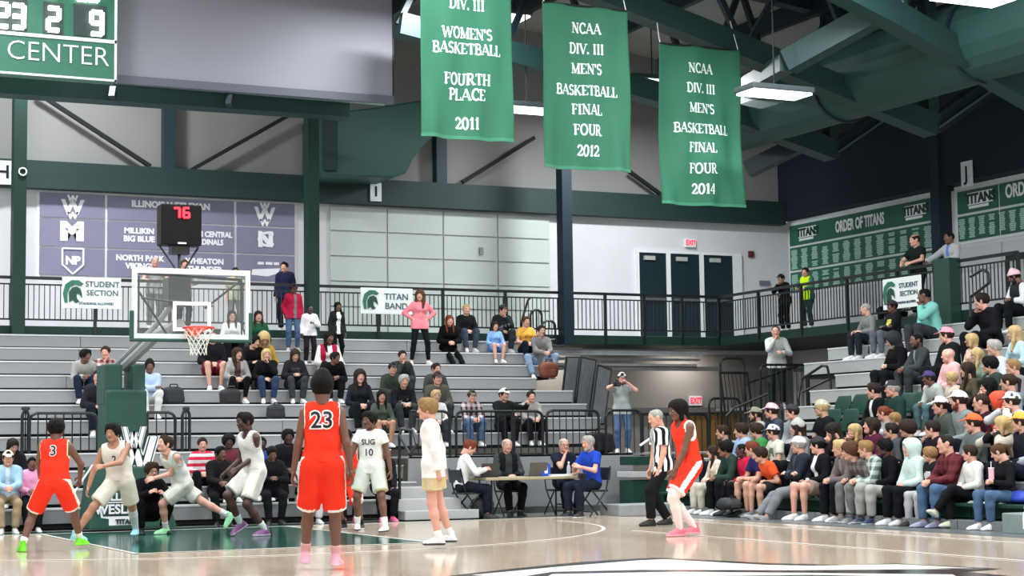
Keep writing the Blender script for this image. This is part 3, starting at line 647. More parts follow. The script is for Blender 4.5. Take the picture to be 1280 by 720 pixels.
def truss(Yp, chord, lab, posts, w=.42, right=True, node=XN):
    """bottom chord through pixel points on the plane Y=Yp, then up to the right wall; vertical posts to the roof"""
    P = [atY(x, y, Yp) for x, y in chord]
    e = empty('roof_truss', (float(P[-1][0]), Yp, float(P[-1][2])), 0, lab, 'truss', 'green steel roof trusses')
    for a, b in zip(P[:-1], P[1:]): rel(MB().bar(a, b, w, w).build('bottom_chord', M_tr), e)
    if right:
        rel(MB().bar(P[-1], (25.6, Yp, P[-1][2]+(25.6-P[-1][0])*.62), w*.85, w*.85).build('end_chord', M_trd), e)
        rel(MB().bar(P[-1]+np.array((0, -.24, -.05)), (25.6, Yp-.24, P[-1][2]-.05+(25.6-P[-1][0])*.62), .04, .04).build('edge_pipe', mat('5c7a74', .35, .3), None), e)
    for x, y in posts:
        p = atY(x, y, Yp); rel(MB().bar(p, (p[0], Yp, roofz(p[0])-.05), .26, .26).build('post', M_tr), e)
    x0 = P[0][0]; x1 = P[-1][0]
    rel(MB().bar((x0, Yp, roofz(x0)-.2), (25.6, Yp, roofz(25.6)-.2), .3, .3).build('top_chord', M_trd), e)
    ns = 9; 
    for j in range(ns):
        xa = x0+(x1-x0)*j/ns; xb = x0+(x1-x0)*(j+1)/ns
        def zc(x):
            for a, b in zip(P[:-1], P[1:]):
                if a[0] <= x <= b[0]+1e-6: return a[2]+(b[2]-a[2])*(x-a[0])/(b[0]-a[0])
            return P[-1][2]
        if j % 2: xa, xb = xb, xa
        rel(MB().bar((xa, Yp, zc(xa)), (xb, Yp, roofz(xb)-.2), .11, .11).build('web', M_trd), e)
    return e, P
truss(YA, [(497, 31), (655, 72), (930, 148), (1040, 189)], 'farther roof truss ending in a V left of the corner', [(1040, 185)])
truss(YB, [(380, -150), (742, -12), (880, 42), (1165, 158)], 'middle roof truss passing over the right banner to a V', [(1163, 155)])
truss(YC, [(700, -200), (1120, 22), (1285, 118), (1310, 132)], 'nearest roof truss cut by the upper right corner', [(1122, 30)], right=True)
def beam(a, b, w, lab, m=M_tr, nm='roof_beam', grp='sloping roof beams'):
    c = (np.array(a)+np.array(b))/2; e = MB().bar(np.array(a)-c, np.array(b)-c, w, w).build(nm, m, None, 0, c); setp(e, lab, 'beam', grp); return e
beam(atY(1130, -2, YC), atY(985, 78, (YB+YC)/2), .4, 'sloping beam rising to the upper right of the roof lights')
beam(atY(985, 78, (YB+YC)/2), atY(925, 112, YA), .3, 'lower stretch of the sloping beam above the right banner')
beam(atY(935, 212, YA+1.5), atY(1000, 180, YA+.6), .34, 'short dark strut under the far truss right of the banners', M_trd)
# green beam with lit edge under the screen, duct behind the banners
gb = empty('eave_beam', tuple(atY(200, 118, 34.5)), 0, 'broad green beam running under the scoreboard and the grey screen', 'beam')
a = atY(-40, 103, 34.5); b = atY(432, 136, 34.5); rel(MB().bar(a, b, .5, .42).build('girder', M_tr), gb)
rel(MB().bar(atY(150, 103, 34.2), atY(480, 130, 34.2), .06, .07).build('lit_edge_strip', mat('7d9a92', .3, .3)), gb)  # pale strip stands in for light caught on the girder's edge
for x, y in ((142, 118), (288, 128)): rel(MB().bar(atY(x, y-8, 34.2), atY(x-2, y+4, 34.1), .12).build('bracket', M_trd), gb)
hx = [(404, 142), (470, 134), (560, 120), (552, 160), (530, 182), (518, 196), (508, 216), (492, 222), (404, 220)]
P = [atY(x, y, 36.4) for x, y in hx]; c = P[0]
o = MB().poly([tuple(p-c) for p in P], (0, 1.44, 0)).build('air_duct', mat('1c4640', .5, var=.05), None, .04, tuple(c)); setp(o, 'bulky green air duct box on the far wall left of the banners', 'duct')
MB().box((-.02, -.1, -1.25), (.3, .02, .02)).build('duct_end', mat('10282a', .7), o)
# big round duct running along the right side between the trusses
pd = atX(1100, 90, 21.0); dz_ = float(pd[2])
e = empty('round_duct', (21.0, 27, dz_), 0, 'large round green air duct between the roof trusses', 'duct')
for a, b in ((20, 24.5), (24.55, 28.6), (28.65, 34.0)):
    rel(MB().bar((21.0, a, dz_), (21.0, b, dz_), 1.5, n=20).build('duct_section', mat('1d423e', .55, var=.08, scale=.8), smooth=False), e)
for a in (24.52, 28.62): rel(MB().bar((21.0, a-.04, dz_), (21.0, a+.04, dz_), 1.6, n=20).build('duct_flange', M_trd), e)
# fill lights added under the far balcony deck to brighten the lower wall
for i, x in enumerate((15.5, 19., 22.5)):
    p = (x, 37.2, 3.50); e = empty('deck_fill_light', p, 0, 'small fill light added under the balcony deck, hidden behind its front edge', 'ceiling light', 'added fill lights under the balcony'); MB().box((-.5, -.1, 0), (.5, .1, .03)).build('housing', mat('8a8a88', .6), e)
    ld = bpy.data.lights.new('lamp', 'AREA'); ld.shape = 'RECTANGLE'; ld.size = 1; ld.size_y = .18; ld.energy = 38; ld.color = (1, .96, .9); lo = bpy.data.objects.new('lamp', ld); COL.objects.link(lo); lo.parent = e; lo.location = (0, 0, -.01)
# ---- lamps in view, the rest of the grid and added lamps
LM = mat('f4fbff', .5, emit=3.)
def high_bay(p, lab, L=1.25, Wd=.55, rz=0., pw=1.):
    e = empty('high_bay_light', p, rz, lab, 'ceiling light', 'high bay ceiling lights')
    MB().box((-L/2-.04, -Wd/2-.04, .02), (L/2+.04, Wd/2+.04, .12)).build('housing', mat('3a4547', .5), e, .02)
    MB().box((-L/2, -Wd/2, -.02), (L/2, Wd/2, .02)).build('lens', LM, e)
    MB().bar((0, 0, .12), (0, 0, max(roofz(p[0])-p[2]-.12, .3)), .03, n=6).build('stem', M_black, e)
    ld = bpy.data.lights.new('lamp', 'AREA'); ld.shape = 'RECTANGLE'; ld.size = L; ld.size_y = Wd; ld.energy = LAMP_POWER*pw; ld.color = (.93, .97, 1.0)
    lo = bpy.data.objects.new('lamp', ld); COL.objects.link(lo); lo.parent = e; lo.location = (0, 0, -.04)
for (x, y, D, L, lab) in ((968, 118, 31, 1.2, 'glowing oblong ceiling light just right of the banner reading 2014'), (658, 138, 35, 1.0, 'glowing ceiling light between the first two banners'),
                     (1216, -1, 27, 1.2, 'glowing ceiling light at the top right edge'), (643, 23, 36, .45, 'small round-looking far ceiling light at the top between two banners')):
    p = atD(x, y, D); high_bay(tuple(p), lab, L, pw=.1)
for i, (x, y) in enumerate([(x, y) for x in (-3, 3.5, 10, 16.5) for y in (2, 9, 16, 23)]+[(0, 34.4), (6.5, 34.4), (-1, 26.5), (4.5, 28.5), (13, 30), (19.5, 33.6), (21, 9), (22, 14)]):  # lamps listed after the grid are added, mostly to brighten the end wall
    high_bay((x, y, roofz(x)-1.9), 'ceiling light outside the picture, above the court', pw=1.5 if y > 33 else 1.)

# ================================================================== SCOREBOARD, SCREEN, BANNERS
YS = 32.0
a = atY(-210, 80, YS); b = atY(145, 102.5, YS); sz = float(b[2]); 
sc = empty('scoreboard', (float(b[0]), YS, sz), 0, 'green scoreboard with lit white digits and the word CENTER', 'scoreboard')
zmid = float(atY(140, 52, YS)[2]); x1 = float(b[0]); x0 = x1-4.6; ztop = sz+2.9
rel(MB().box((x0, YS, sz), (x1, YS+.3, ztop)).build('cabinet', mat('2c6a54', .45, var=.03)), sc)
for lo, hi in (((x0, sz), (x1, sz+.035)), ((x0, zmid-.04), (x1, zmid+.02)), ((x1-.035, sz), (x1, ztop))):
    rel(MB().box((lo[0], YS-.03, lo[1]), (hi[0], YS+.01, hi[1])).build('trim_strip', M_lt), sc)
p = atY(101, 70, YS-.02)
o = place_text('lettering', 'K CENTER', .50, M_lt, (float(p[0]), YS-.02, float(p[2])), (1, 0, 0), None, offset=-.006, align='CENTER'); rel(o, sc)
bb = [v.co.x for v in o.data.vertices]; o.location.x += (float(atY(136, 80, YS)[0])-max(bb))
SEG = {'0': 'abcdef', '1': 'bc', '2': 'abged', '3': 'abgcd', '4': 'fgbc', '5': 'afgcd', '6': 'afgedc', '7': 'abc', '8': 'abcdefg', '9': 'abcdfg'}
def seven(root, ch, cx, cz, w, h, Y, m, t=.05, name='digit'):
    s = {'a': ((0, h), (w, h)), 'b': ((w, h), (w, h/2)), 'c': ((w, h/2), (w, 0)), 'd': ((0, 0), (w, 0)), 'e': ((0, 0), (0, h/2)), 'f': ((0, h/2), (0, h)), 'g': ((0, h/2), (w, h/2))}
    mb = MB()
    for k in SEG[ch]:
        (a0, b0), (a1, b1) = s[k]; a_ = (cx-w/2+a0, Y, cz-h/2+b0); b_ = (cx-w/2+a1, Y, cz-h/2+b1); mb.bar(a_, b_, t, t)
    o = mb.build(name, m, None); return rel(o, root)
LED = mat('fdfaf0', .5, emit=3.2)
M_ledbk = mat('2c3c3c', .6, var=0)
for x0p, x1p, y0p, y1p in ((-6, 34, 0, 38), (54, 79, 4, 42), (92, 133, 8, 44)):
    a_ = atY(x0p, y1p, YS-.01); b_ = atY(x1p, y0p, YS-.01); rel(MB().box((a_[0], YS-.02, a_[2]), (b_[0], YS+.01, b_[2])).build('digit_window', M_ledbk), sc)
for ch, px_, py_ in (('2', 3, 19), ('3', 23, 20.5), ('2', 67, 24), ('9', 121, 29)):
    p = atY(px_, py_, YS-.06); seven(sc, ch, float(p[0]), float(p[2]), .19, .40, YS-.06, LED, .075)
for ch, px_, py_ in (('8', 68, -14), ('0', 103, -10), ('8', 117, -9)):
    p = atY(px_, py_, YS-.06); seven(sc, ch, float(p[0]), float(p[2]), .16, .30, YS-.06, LED, .06)
# grey screen
a = atY(146, 95, 32.6); b = atY(491, 122.5, 32.6)
zs0 = float(b[2])
ps = empty('projection_screen', ((a[0]+b[0])/2, 32.6, zs0), 0, 'large blank grey screen hanging right of the scoreboard', 'screen')
rel(MB().box((a[0], 32.6, zs0+.03), (b[0], 32.66, zs0+2.9)).build('screen_cloth', mat('8b8b97', .5, var=.03, scale=.7)), ps)
rel(MB().box((a[0], 32.56, zs0-.12), (b[0]+.01, 32.70, zs0+.03)).build('bottom_case', mat('565966', .4, var=.02)), ps)
rel(MB().box((b[0]-.005, 32.58, zs0+.03), (b[0]+.02, 32.66, zs0+2.9)).build('side_edge', M_black), ps)

def banner(Y, px0, px1, ytop, ybot, lines, lab, seed):
    """hanging cloth; ytop/ybot measured at the left and right edges"""
    a = atY(px0, ybot[0], Y); b = atY(px1, ybot[1], Y); w = float(b[0]-a[0]); z0 = float((a[2]+b[2])/2); zt_ = float((atY(px0, ytop[0], Y)[2]+atY(px1, ytop[1], Y)[2])/2); h = zt_-z0
    e = empty('championship_banner', (float(a[0]+b[0])/2, Y, z0), 0, lab, 'banner', 'green championship banners')
    rs = np.random.RandomState(seed); ph = rs.rand(6)*6
    def surf(u, v, d=0.):
        s = u/w; t = v/h; k = (1-t)
        y = k*(.05*math.sin(7*s+ph[0]+2.5*t)+.04*math.sin(15*s+ph[1]-5*t)+.03*math.sin(7*t+6*s+ph[2]))+.02*math.sin(26*s+ph[3]+3*t)*k+.02*math.sin(12*s*t+ph[4])
        return (u*(1+.02*k), y-d, v)
    nx, nz = 48, 60; mb = MB()
    for j in range(nz+1):
        for i in range(nx+1): mb.v.append(surf((i/nx-.5)*w, j/nz*h))
    for j in range(nz):
        for i in range(nx): q = j*(nx+1)+i; mb.f.append((q, q+1, q+nx+2, q+nx+1)); mb.m.append(0)
    cl = mb.build('cloth', mat('286c50', .75, var=.05, scale=3), e, smooth=True); cl.modifiers.new('thick', 'SOLIDIFY').thickness = .006
    mh = MB()
    for i in range(nx):
        p0, p1 = [(k_/nx-.5)*w for k_ in (i, i+1)]; mh.quad_hull([surf(p0, -.005, .012), surf(p1, -.005, .012), surf(p1, -.005, -.012), surf(p0, -.005, -.012), surf(p0, .05, .012), surf(p1, .05, .012), surf(p1, .05, -.012), surf(p0, .05, -.012)])
    mh.build('hem', mat('3a8163', .75, var=.03), e)
    MB().bar((-w/2, 0, h), (w/2, 0, h), .035, n=8).build('hanging_pole', M_black, e)
    for s in (-1, 1): MB().path([(s*w*.48, 0, h), (s*w*.48, .05, h+.12), (s*w*.46, .2, h+.6)], .018, 5).build('hook', M_lt, e)
    for t, vf, hh in lines:
        ml = MB(); serif_line(ml, t, 0, h*vf, hh, lambda u, v: surf(u, v, .012)); ml.build('lettering', mat('dcefe6', .7, var=0), cl)
Yb1, Yb2, Yb3 = 25.3, 26.5, 27.4
hf = lambda y, yt, yb_: 1-(y-yt)/(yb_-yt)
T1, B1 = -30, 173.5; Yb3 = YB-.32
banner(Yb1, 527.5, 641, (-33, -27), (169.5, 178), [('DIV. III', hf(12.5, T1, B1), .17), ("WOMEN'S", hf(49, T1, B1), .17), ('BASKETBALL', hf(68, T1, B1), .168), ('FOURTH', hf(106, T1, B1), .175), ('PLACE', hf(125, T1, B1), .175), ('2011', hf(161, T1, B1), .18), ('NCAA', hf(-12, T1, B1), .17)], 'green banner reading 2011, fourth place, leftmost of the three', 1)
T2, B2 = 8, 211.5
ln = lambda T, B, ys, hh: [(t, hf(y, T, B), h_) for t, y, h_ in zip(('NCAA', 'DIV. III', "MEN'S", 'BASKETBALL', 'FINAL', 'FOUR'), ys, hh)]
banner(Yb2, 681, 788.5, (3, 14), (208, 215.5), ln(T2, B2, (42, 67.5, 92.5, 119.5, 143.5, 169), (.175, .172, .172, .168, .175, .178))+[('2012', hf(195, T2, B2), .18)], 'green banner reading 2012, final four, in the middle', 2)
T3, B3 = 59, 257
banner(Yb3, 827.5, 929.5, (53, 65), (253, 261), ln(T3, B3, (92, 117, 142, 167.5, 191, 217), (.172, .17, .172, .168, .172, .178))+[('2014', hf(242.5, T3, B3), .18)], 'green banner reading 2014, final four, rightmost and lowest', 3)

# ================================================================== HOOP
YH = 26.44; XH = float((atY(165, 380, YH)[0]+atY(312.5, 380, YH)[0])/2)
zg = float(atY(238, 426.5, YH)[2])+.03; W2 = .915
hp = empty('basketball_hoop', (6.85, 27.6, 0), 0, 'basketball hoop with clear backboard and green padded base', 'basketball hoop')
def hpart(mb, nm, m, bevel=0, smooth=False, par=None): o = mb.build(nm, m, None, bevel, smooth=smooth); return rel(o, hp)
glass = mat('dfe9e6', .03, var=0, alpha=.05, spec=.6)
hpart(MB().box((XH-W2+.03, YH, zg+.03), (XH+W2-.03, YH+.015, zg+1.04)), 'glass_pane', glass)
mb = MB(); f = .075
for lo, hi in (((-W2, 0), (W2, f)), ((-W2, 1.07-f-.01), (W2, 1.07)), ((-W2, f), (-W2+f, 1.07-f)), ((W2-f, f), (W2, 1.07-f))): mb.box((XH+lo[0], YH-.02, zg+lo[1]), (XH+hi[0], YH+.03, zg+hi[1]))
hpart(mb, 'backboard_frame', mat('d9e3e0', .4, var=.02), .006)
mb = MB(); ts, tw_, th = .055, .295, .45
zr_ = 3.05-2.9+zg
for lo, hi in (((-tw_, 0), (tw_, ts)), ((-tw_, th-ts), (tw_, th)), ((-tw_, ts), (-tw_+ts, th-ts)), ((tw_-ts, ts), (tw_, th-ts))): mb.box((XH+lo[0], YH-.012, zr_+lo[1]-.03), (XH+hi[0], YH-.004, zr_+hi[1]-.03))
hpart(mb, 'target_square', M_lt)
mb = MB(); mb.box((XH-W2-.03, YH-.03, zg-.045), (XH+W2+.03, YH+.05, zg+.005))
for s in (-1, 1): mb.box((XH+s*W2-.03, YH-.03, zg), (XH+s*W2+.03, YH+.05, zg+.42))
hpart(mb, 'edge_padding', M_green, .015)
# rim, bracket, net
rc = np.array((XH, YH-.15-.23, zr_)); M_rim = mat('d8452f', .4, var=.04)
mb = MB(); mb.path([rc+.23*np.array((math.cos(t), math.sin(t), 0)) for t in np.linspace(0, 2*math.pi, 25)], .03, 6); hpart(mb, 'rim', M_rim, smooth=True)
mb = MB().box((XH-.09, YH-.17, zr_-.10), (XH+.09, YH-.02, zr_+.01)); mb.bar(rc+(-.14, .16, -.01), (XH-.05, YH-.02, zr_-.12), .03); mb.bar(rc+(.14, .16, -.01), (XH+.05, YH-.02, zr_-.12), .03)
hpart(mb, 'rim_bracket', M_rim)
mb = MB(); N_ = 12; lv = 6
def net(i, j, o_):
    rr = (.225, .20, .17, .145, .125, .118, .125)[j]; t = 2*math.pi*(i+o_)/N_; return rc+np.array((rr*math.cos(t), rr*math.sin(t), -.02-.065*j))
for j in range(lv):
    for i in range(N_):
        for s in (-.5, .5): mb.bar(net(i, j, .5*(j % 2)), net(i, j+1, .5*(j % 2)+s), .011, n=3)
hpart(mb, 'net', mat('e4e4da', .8, var=0))
# steel behind the glass
XA_, XB_ = float(atY(134, 520, 27.6)[0]), float(atY(184, 520, 27.6)[0]); SX = (XA_+XB_)/2; mb = MB()
for s in (-1, 1):
    mb.bar((XH+s*.8, YH+.06, zg+.95), (XH+s*.8, YH+.06, zg+.05), .03, n=6)
    mb.bar((XH+s*.8, YH+.08, zg+.72 if s < 0 else zg+.93), (XH+s*.30, YH+.35, zg+.10 if s < 0 else zg+.50), .035, n=6)
mb.bar((XH-.75, YH+.1, zg+.62), (XH+.35, YH+.1, zg+.52), .04, n=6); mb.bar((XH-.8, YH+.07, zg+.99), (XH+.8, YH+.07, zg+.93), .045, n=6)
hpart(mb, 'rear_brackets', M_black)
hpart(MB().box((XH-.32, YH+.12, zg+.52), (XH+.02, YH+.55, zg+.96)), 'actuator_box', M_black, .02)
mb = MB(); mb.path([(XH-.1, YH+.3, zg+.25), (XH-.25, YH+1.0, zg+.15), (SX+.05, 28.1, 2.55)], .17, 8); mb.path([(XH-.1, YH+.3, zg+.7), (XH-.3, YH+1.1, zg+.25), (SX-.12, 28.3, 2.5)], .09, 8)
hpart(mb, 'boom', mat('8f9494', .4, var=.03), smooth=False)
for xa_, xb_ in ((XA_-.01, XA_+.27), (XB_-.2, XB_+.01)): hpart(MB().box((xa_, 27.75, 1.95), (xb_, 28.35, float(atY(140, 455, 27.75)[2]))), 'column_pad', M_green, .03)
hpart(MB().box((XA_, 27.6, .95), (XB_, 28.3, float(atY(150, 487, 27.6)[2]))), 'front_pad', M_green, .04)
mb = MB(); x0_, x1_ = float(atY(111, 660, 27.5)[0]), float(atY(222, 660, 27.5)[0]); xc_ = (x0_+x1_)/2
mb.quad_hull([(x0_, 27.5, .04), (x1_, 27.5, .04), (x1_, 28.3, .04), (x0_, 28.3, .04), (SX-.46, 27.56, 1.0), (SX+.46, 27.56, 1.0), (SX+.5, 28.3, 1.0), (SX-.5, 28.3, 1.0)])
hpart(mb, 'base_pad', M_green, .03)
hpart(MB().bar(atY(92, 617, 27.3), atY(116, 581, 27.3), .03, n=6), 'support_rod', M_lt)
# emblem on the pad: double W, lettering shield
yp = 27.585
def Wpoly(cx, cz, w, h, t):
    return [((cx-w/2, cz+h/2), (cx-w*.22, cz-h/2)), ((cx-w*.22, cz-h/2), (cx, cz+h*.28)), ((cx, cz+h*.28), (cx+w*.22, cz-h/2)), ((cx+w*.22, cz-h/2), (cx+w/2, cz+h/2))]
for cx_, cy_, w_, h_, t_, fw in ((167, 547, .30, .34, .055, -.016), (168, 570, .60, .60, .105, 0.)):
    p = atY(cx_, cy_, yp)
    for dd, tt, m in ((-.004+fw, t_*1.8, M_lt), (-.008+fw, t_*1.4, M_dgreen), (-.012+fw, t_, M_lt)):
        mb = MB()
        for (a0, b0), (a1, b1) in Wpoly(float(p[0]), float(p[2]), w_, h_, t_): mb.bar((a0, yp+dd, b0), (a1, yp+dd, b1), tt, .008, up=(0, 1, 0)) if False else mb.poly([(a0-tt/2, yp+dd, b0), (a0+tt/2, yp+dd, b0), (a1+tt/2, yp+dd, b1), (a1-tt/2, yp+dd, b1)], (0, -.003, 0))
        hpart(mb, 'emblem', m)
yq = 27.50
p = atY(146, 637, yq); X_, Z_ = float(p[0]), float(p[2])
hpart(MB().poly([(X_-.28, yq-.0, Z_+.12), (X_+.62, yq, Z_+.12), (X_+.56, yq, Z_-.12), (X_+.42, yq, Z_-.14), (X_+.42, yq, Z_-.24), (X_-.12, yq, Z_-.24), (X_-.12, yq, Z_-.14), (X_-.24, yq, Z_-.12)][::-1], (0, .02, 0)), 'emblem_shield', M_lt)
hpart(MB().poly([(X_-.25, yq-.004, Z_+.10), (X_+.59, yq-.004, Z_+.10), (X_+.53, yq-.004, Z_-.10), (X_-.21, yq-.004, Z_-.10)][::-1], (0, .003, 0)), 'emblem_shield', M_dgreen)
for t, dx, dz__, s in (('WESLEYAN', .16, .0, .20), ('TITANS', .15, -.19, .1), ('ILLINOIS', .16, .19, .16)):
    hpart_ = rel(place_text('lettering', t, s, M_lt if t != 'TITANS' else M_dgreen, (X_+dx, yq-.012, Z_+dz__), (1, 0, 0), None, offset=.006), hp)
# shot clock above the board
p = atY(224, 282, YH+.3); X_, Z_ = float(p[0]), float(p[2])
ck = empty('shot_clock', (X_, YH+.3, Z_-.35), 0, 'black shot clock box with red digits above the backboard', 'shot clock')
hw = .315; rel(MB().box((X_-hw, YH+.15, Z_-.32), (X_+hw, YH+.45, Z_+.31)).build('housing', mat('0b0b0f', .5, var=.03, spec=.2), None, .02), ck)
LR = mat('ff2430', .5, emit=5.)
for ch, px_ in (('7', 221), ('6', 233)):
    q = atY(px_, 266, YH+.13); seven(ck, ch, float(q[0]), float(q[2]), .085, .145, YH+.13, LR, .03)
rel(MB().box((X_-.06, YH+.143, Z_-.30), (X_+.07, YH+.15, Z_-.275)).build('maker_plate', M_lt), ck)
rel(MB().box((X_-.14, YH+.2, Z_-.45), (X_+.14, YH+.4, Z_-.32)).build('mount', M_black), ck)
mb = MB(); mb.bar((X_, YH+.3, Z_-.4), (X_-.02, YH+.2, zg+1.03), .045, n=6); mb.bar((X_-.3, YH+.3, Z_-.33), (X_-.04, YH+.2, zg+1.03), .03, n=6); mb.bar((X_+.3, YH+.3, Z_-.33), (X_+.02, YH+.2, zg+1.03), .03, n=6)
rel(mb.build('legs', M_black), ck)

# ================================================================== SCORER TABLE AND FLOOR THINGS
YTb = 27.7
a = atY(606, 601, YTb); b = atY(722, 600, YTb); ztb = .70
tb = empty('folding_table', (float(a[0]+b[0])/2, YTb, 0), 0, 'long folding table with a pale wooden top at the court end', 'table')
xa, xb = float(a[0]), float(b[0])
rel(MB().box((xa, YTb-.05, ztb-.05), (xb, YTb+.65, ztb)).build('tabletop', mat('a3987a', .4, var=.06), None, .01), tb)
for x in (xa+.15, xb-.15):
    for y in (YTb+.05, YTb+.55): rel(MB().bar((x, y, 0), (x, y, ztb-.05), .035, n=6).build('leg', M_black), tb)
    rel(MB().bar((x, YTb+.05, .2), (x, YTb+.55, .2), .025, n=5).build('crossbar', M_black), tb)
def laptop(px_, Y, lab, m=mat('34383a', .4)):
    p = atY(px_, 597, Y); e = empty('laptop', (float(p[0]), Y, ztb), 0, lab, 'laptop')
    MB().box((-.17, -.12, 0), (.17, .12, .018)).build('keyboard_base', m, e)
    MB().quad_hull([(-.17, -.13, .015), (.17, -.13, .015), (.17, -.12, .015), (-.17, -.12, .015), (-.17, -.2, .24), (.17, -.2, .24), (.17, -.19, .24), (-.17, -.19, .24)]).build('lid', m, e)
laptop(608, YTb+.3, 'dark open laptop in front of the man in the white shirt'); laptop(668, YTb+.3, 'grey-brown open laptop in the middle of the table', mat('5a5750', .5))
p = atY(681, 590, YTb+.2); o = MB().box((-.09, -.05, 0), (.09, .05, .22)).build('blue_carton', mat('2450b8', .4), None, .01, (float(p[0]), YTb+.2, ztb)); setp(o, 'upright bright blue carton on the table', 'box')
MB().box((-.03, -.055, .05), (.03, -.05, .17)).build('print', M_lt, o)
def bottle(loc, lab, s=1., m=None):
    e = empty('water_bottle', loc, 0, lab, 'bottle'); m = m or mat('c8d2d8', .1, var=0, alpha=.6)
    mb = MB(); pr_ = [(.032, 0), (.033, .12), (.028, .15), (.013, .18), (.013, .2)]
    for (r0, z0_), (r1, z1_) in zip(pr_[:-1], pr_[1:]):
        i0 = len(mb.v); n = 10
        for rr, z in ((r0, z0_), (r1, z1_)):
            for k in range(n): mb.v.append((rr*math.cos(2*math.pi*k/n)*s, rr*math.sin(2*math.pi*k/n)*s, z*s))
        for k in range(n): mb.f.append((i0+k, i0+(k+1) % n, i0+n+(k+1) % n, i0+n+k)); mb.m.append(0)
    mb.build('bottle_body', m, e, smooth=True); MB().bar((0, 0, .195*s), (0, 0, .225*s), .03*s, n=8).build('cap', M_lt, e)
p = atY(711, 590, YTb+.1); bottle((float(p[0]), YTb+.1, ztb), 'clear water bottle on the table before the man resting his chin', 1.1)
p = atY(645, 440, 35.0); bottle((float(p[0]), 34.9, etop(9)), 'clear bottle standing beside the fan in the yellow shirt', 1.2)
p = atZ(1265, 662, .27); bottle((float(p[0])+.2, float(p[1]), .27), 'white bottle standing on the step box at the right edge', 1.1, mat('e6ecec', .4))
p = atY(700, 598, YTb+.1); o = MB().box((-.2, -.1, 0), (.2, .1, .03)).build('papers', M_white, None, 0, (float(p[0]), YTb+.12, ztb)); setp(o, 'loose stack of white papers on the right half of the table', 'papers')
def folding_chair(px_, Y, rz, lab, x=None):
    X = float(atY(px_, 640, Y)[0]); e = empty('folding_chair', (X, Y, 0), rz, lab, 'chair', 'black folding chairs at the table')
    mt = mat('1d2023', .4, .3)
    for s in (-1, 1):
        MB().path([(s*.21, .25, 0), (s*.21, -.12, .45), (s*.21, -.22, .86)], .028, 6).build('leg', mt, e)
        MB().path([(s*.19, -.25, 0), (s*.19, .16, .43)], .028, 6).build('leg', mt, e)
    MB().box((-.2, -.18, .42), (.2, .2, .455)).build('seat', mat('24282c', .5), e, .012)
    MB().quad_hull([(-.21, -.215, .62), (.21, -.215, .62), (.21, -.185, .62), (-.21, -.185, .62), (-.21, -.245, .84), (.21, -.245, .84), (.21, -.215, .84), (-.21, -.215, .84)]).build('backrest', mat('24282c', .5), e, .01)
    MB().bar((-.2, .2, .08), (.2, .2, .08), .02, n=5).build('crossbar', mt, e)
FC = [(742, 27.55, 1.75, 'black folding chair under the man in the blue polo'), (700, 28.55, math.pi, 'black folding chair under the man resting his chin'), (636, 28.6, math.pi, 'black folding chair under the man in the black and white jacket'), (583, 28.0, -1.5, 'black folding chair under the man in the white shirt')]
for c in FC: folding_chair(*c)
# slanting white rod left of the referee, pink drink of the front-row woman
a = atY(800, 557, 28.4); b = atY(821, 542.5, 28.4); setp(MB().bar((0, 0, 0), b-a, .045, n=6).build('slanting_rod', M_lt, None, 0, a), 'short white rod slanting up to the left of the referee', 'rod')
p = atX(1239, 590, 16.35); e = empty('drink_cup', (16.35, float(p[1]), float(p[2])-.1), 0, 'pink drink in a clear cup held by the front-row woman with a ponytail', 'drink')
MB().bar((0, 0, 0), (0, 0, .15), .075, n=10).build('cup', mat('e8b4c0', .3, var=0), e); MB().bar((0, 0, .15), (0, 0, .16), .085, n=10).build('lid', M_lt, e); MB().bar((0, 0, .16), (.01, .01, .24), .01, n=5).build('straw', M_lt, e)
# bags
def bag(loc, w, d, h, m, nm, lab, cat, mh=None, rz=0., seed=0):
    e = empty(nm, loc, rz, lab, cat); me = bpy.data.meshes.new('b'); bm = bmesh.new(); bmesh.ops.create_icosphere(bm, subdivisions=3, radius=.5)
    rs = np.random.RandomState(seed); ph = rs.rand(4)*6
    for v in bm.verts:
        x, y, z = v.co; r = (abs(x*2)**4+abs(y*2)**4+abs(z*2)**4)**.25; v.co = Vector((x/r, y/r, z/r)); 
        k = 1+.05*math.sin(9*v.co.x+ph[0])+.05*math.sin(8*v.co.z+ph[1]); tp = 1-.25*max(0, v.co.z)
        v.co = Vector((v.co.x*w*k*tp, v.co.y*d*k*tp, (v.co.z+.5)*h))
    bm.to_mesh(me); bm.free(); me.polygons.foreach_set('use_smooth', [True]*len(me.polygons))
    mobj(nm+'_body', me, m, e)
    MB().path([(-w*.2, -d*.3, h*.85), (-w*.15, -d*.3, h*1.12), (w*.15, -d*.3, h*1.12), (w*.2, -d*.3, h*.85)], .025, 5).build('handle', mh or M_black, e)
    MB().box((-w*.3, -d*.53, h*.15), (w*.3, -d*.42, h*.5)).build('pocket', m, e, .015)
def onrow(px_, k, dy=.3): Y = 28.6+.6*k+dy; p = atY(px_, 470, Y); return (float(p[0]), Y, etop(k))
bag(onrow(216, 6, .35), .42, .25, .34, mat('1c1e22', .7), 'backpack', 'black backpack standing right of the fan in the pale blue hoodie', 'backpack', seed=1)
bag(onrow(685, 8, .2), .45, .2, .36, mat('6e3a24', .5, var=.15), 'briefcase', 'brown leather bag below the man in the grey pullover', 'bag', mat('3a1d12', .5), seed=2)
bag((float(atY(742, 560, 30.2)[0]), 30.0, zp), .62, .3, .42, mat('15171b', .7), 'duffel_bag', 'black bag on the raised aisle behind the man in blue', 'bag', seed=3)
bag((16.75, float(atX(1274, 612, 16.75)[1]), .37), .3, .5, .17, mat('2a48b0', .6), 'blue_bag', 'crumpled bright blue bag on the green bench at the right edge', 'bag', seed=4)
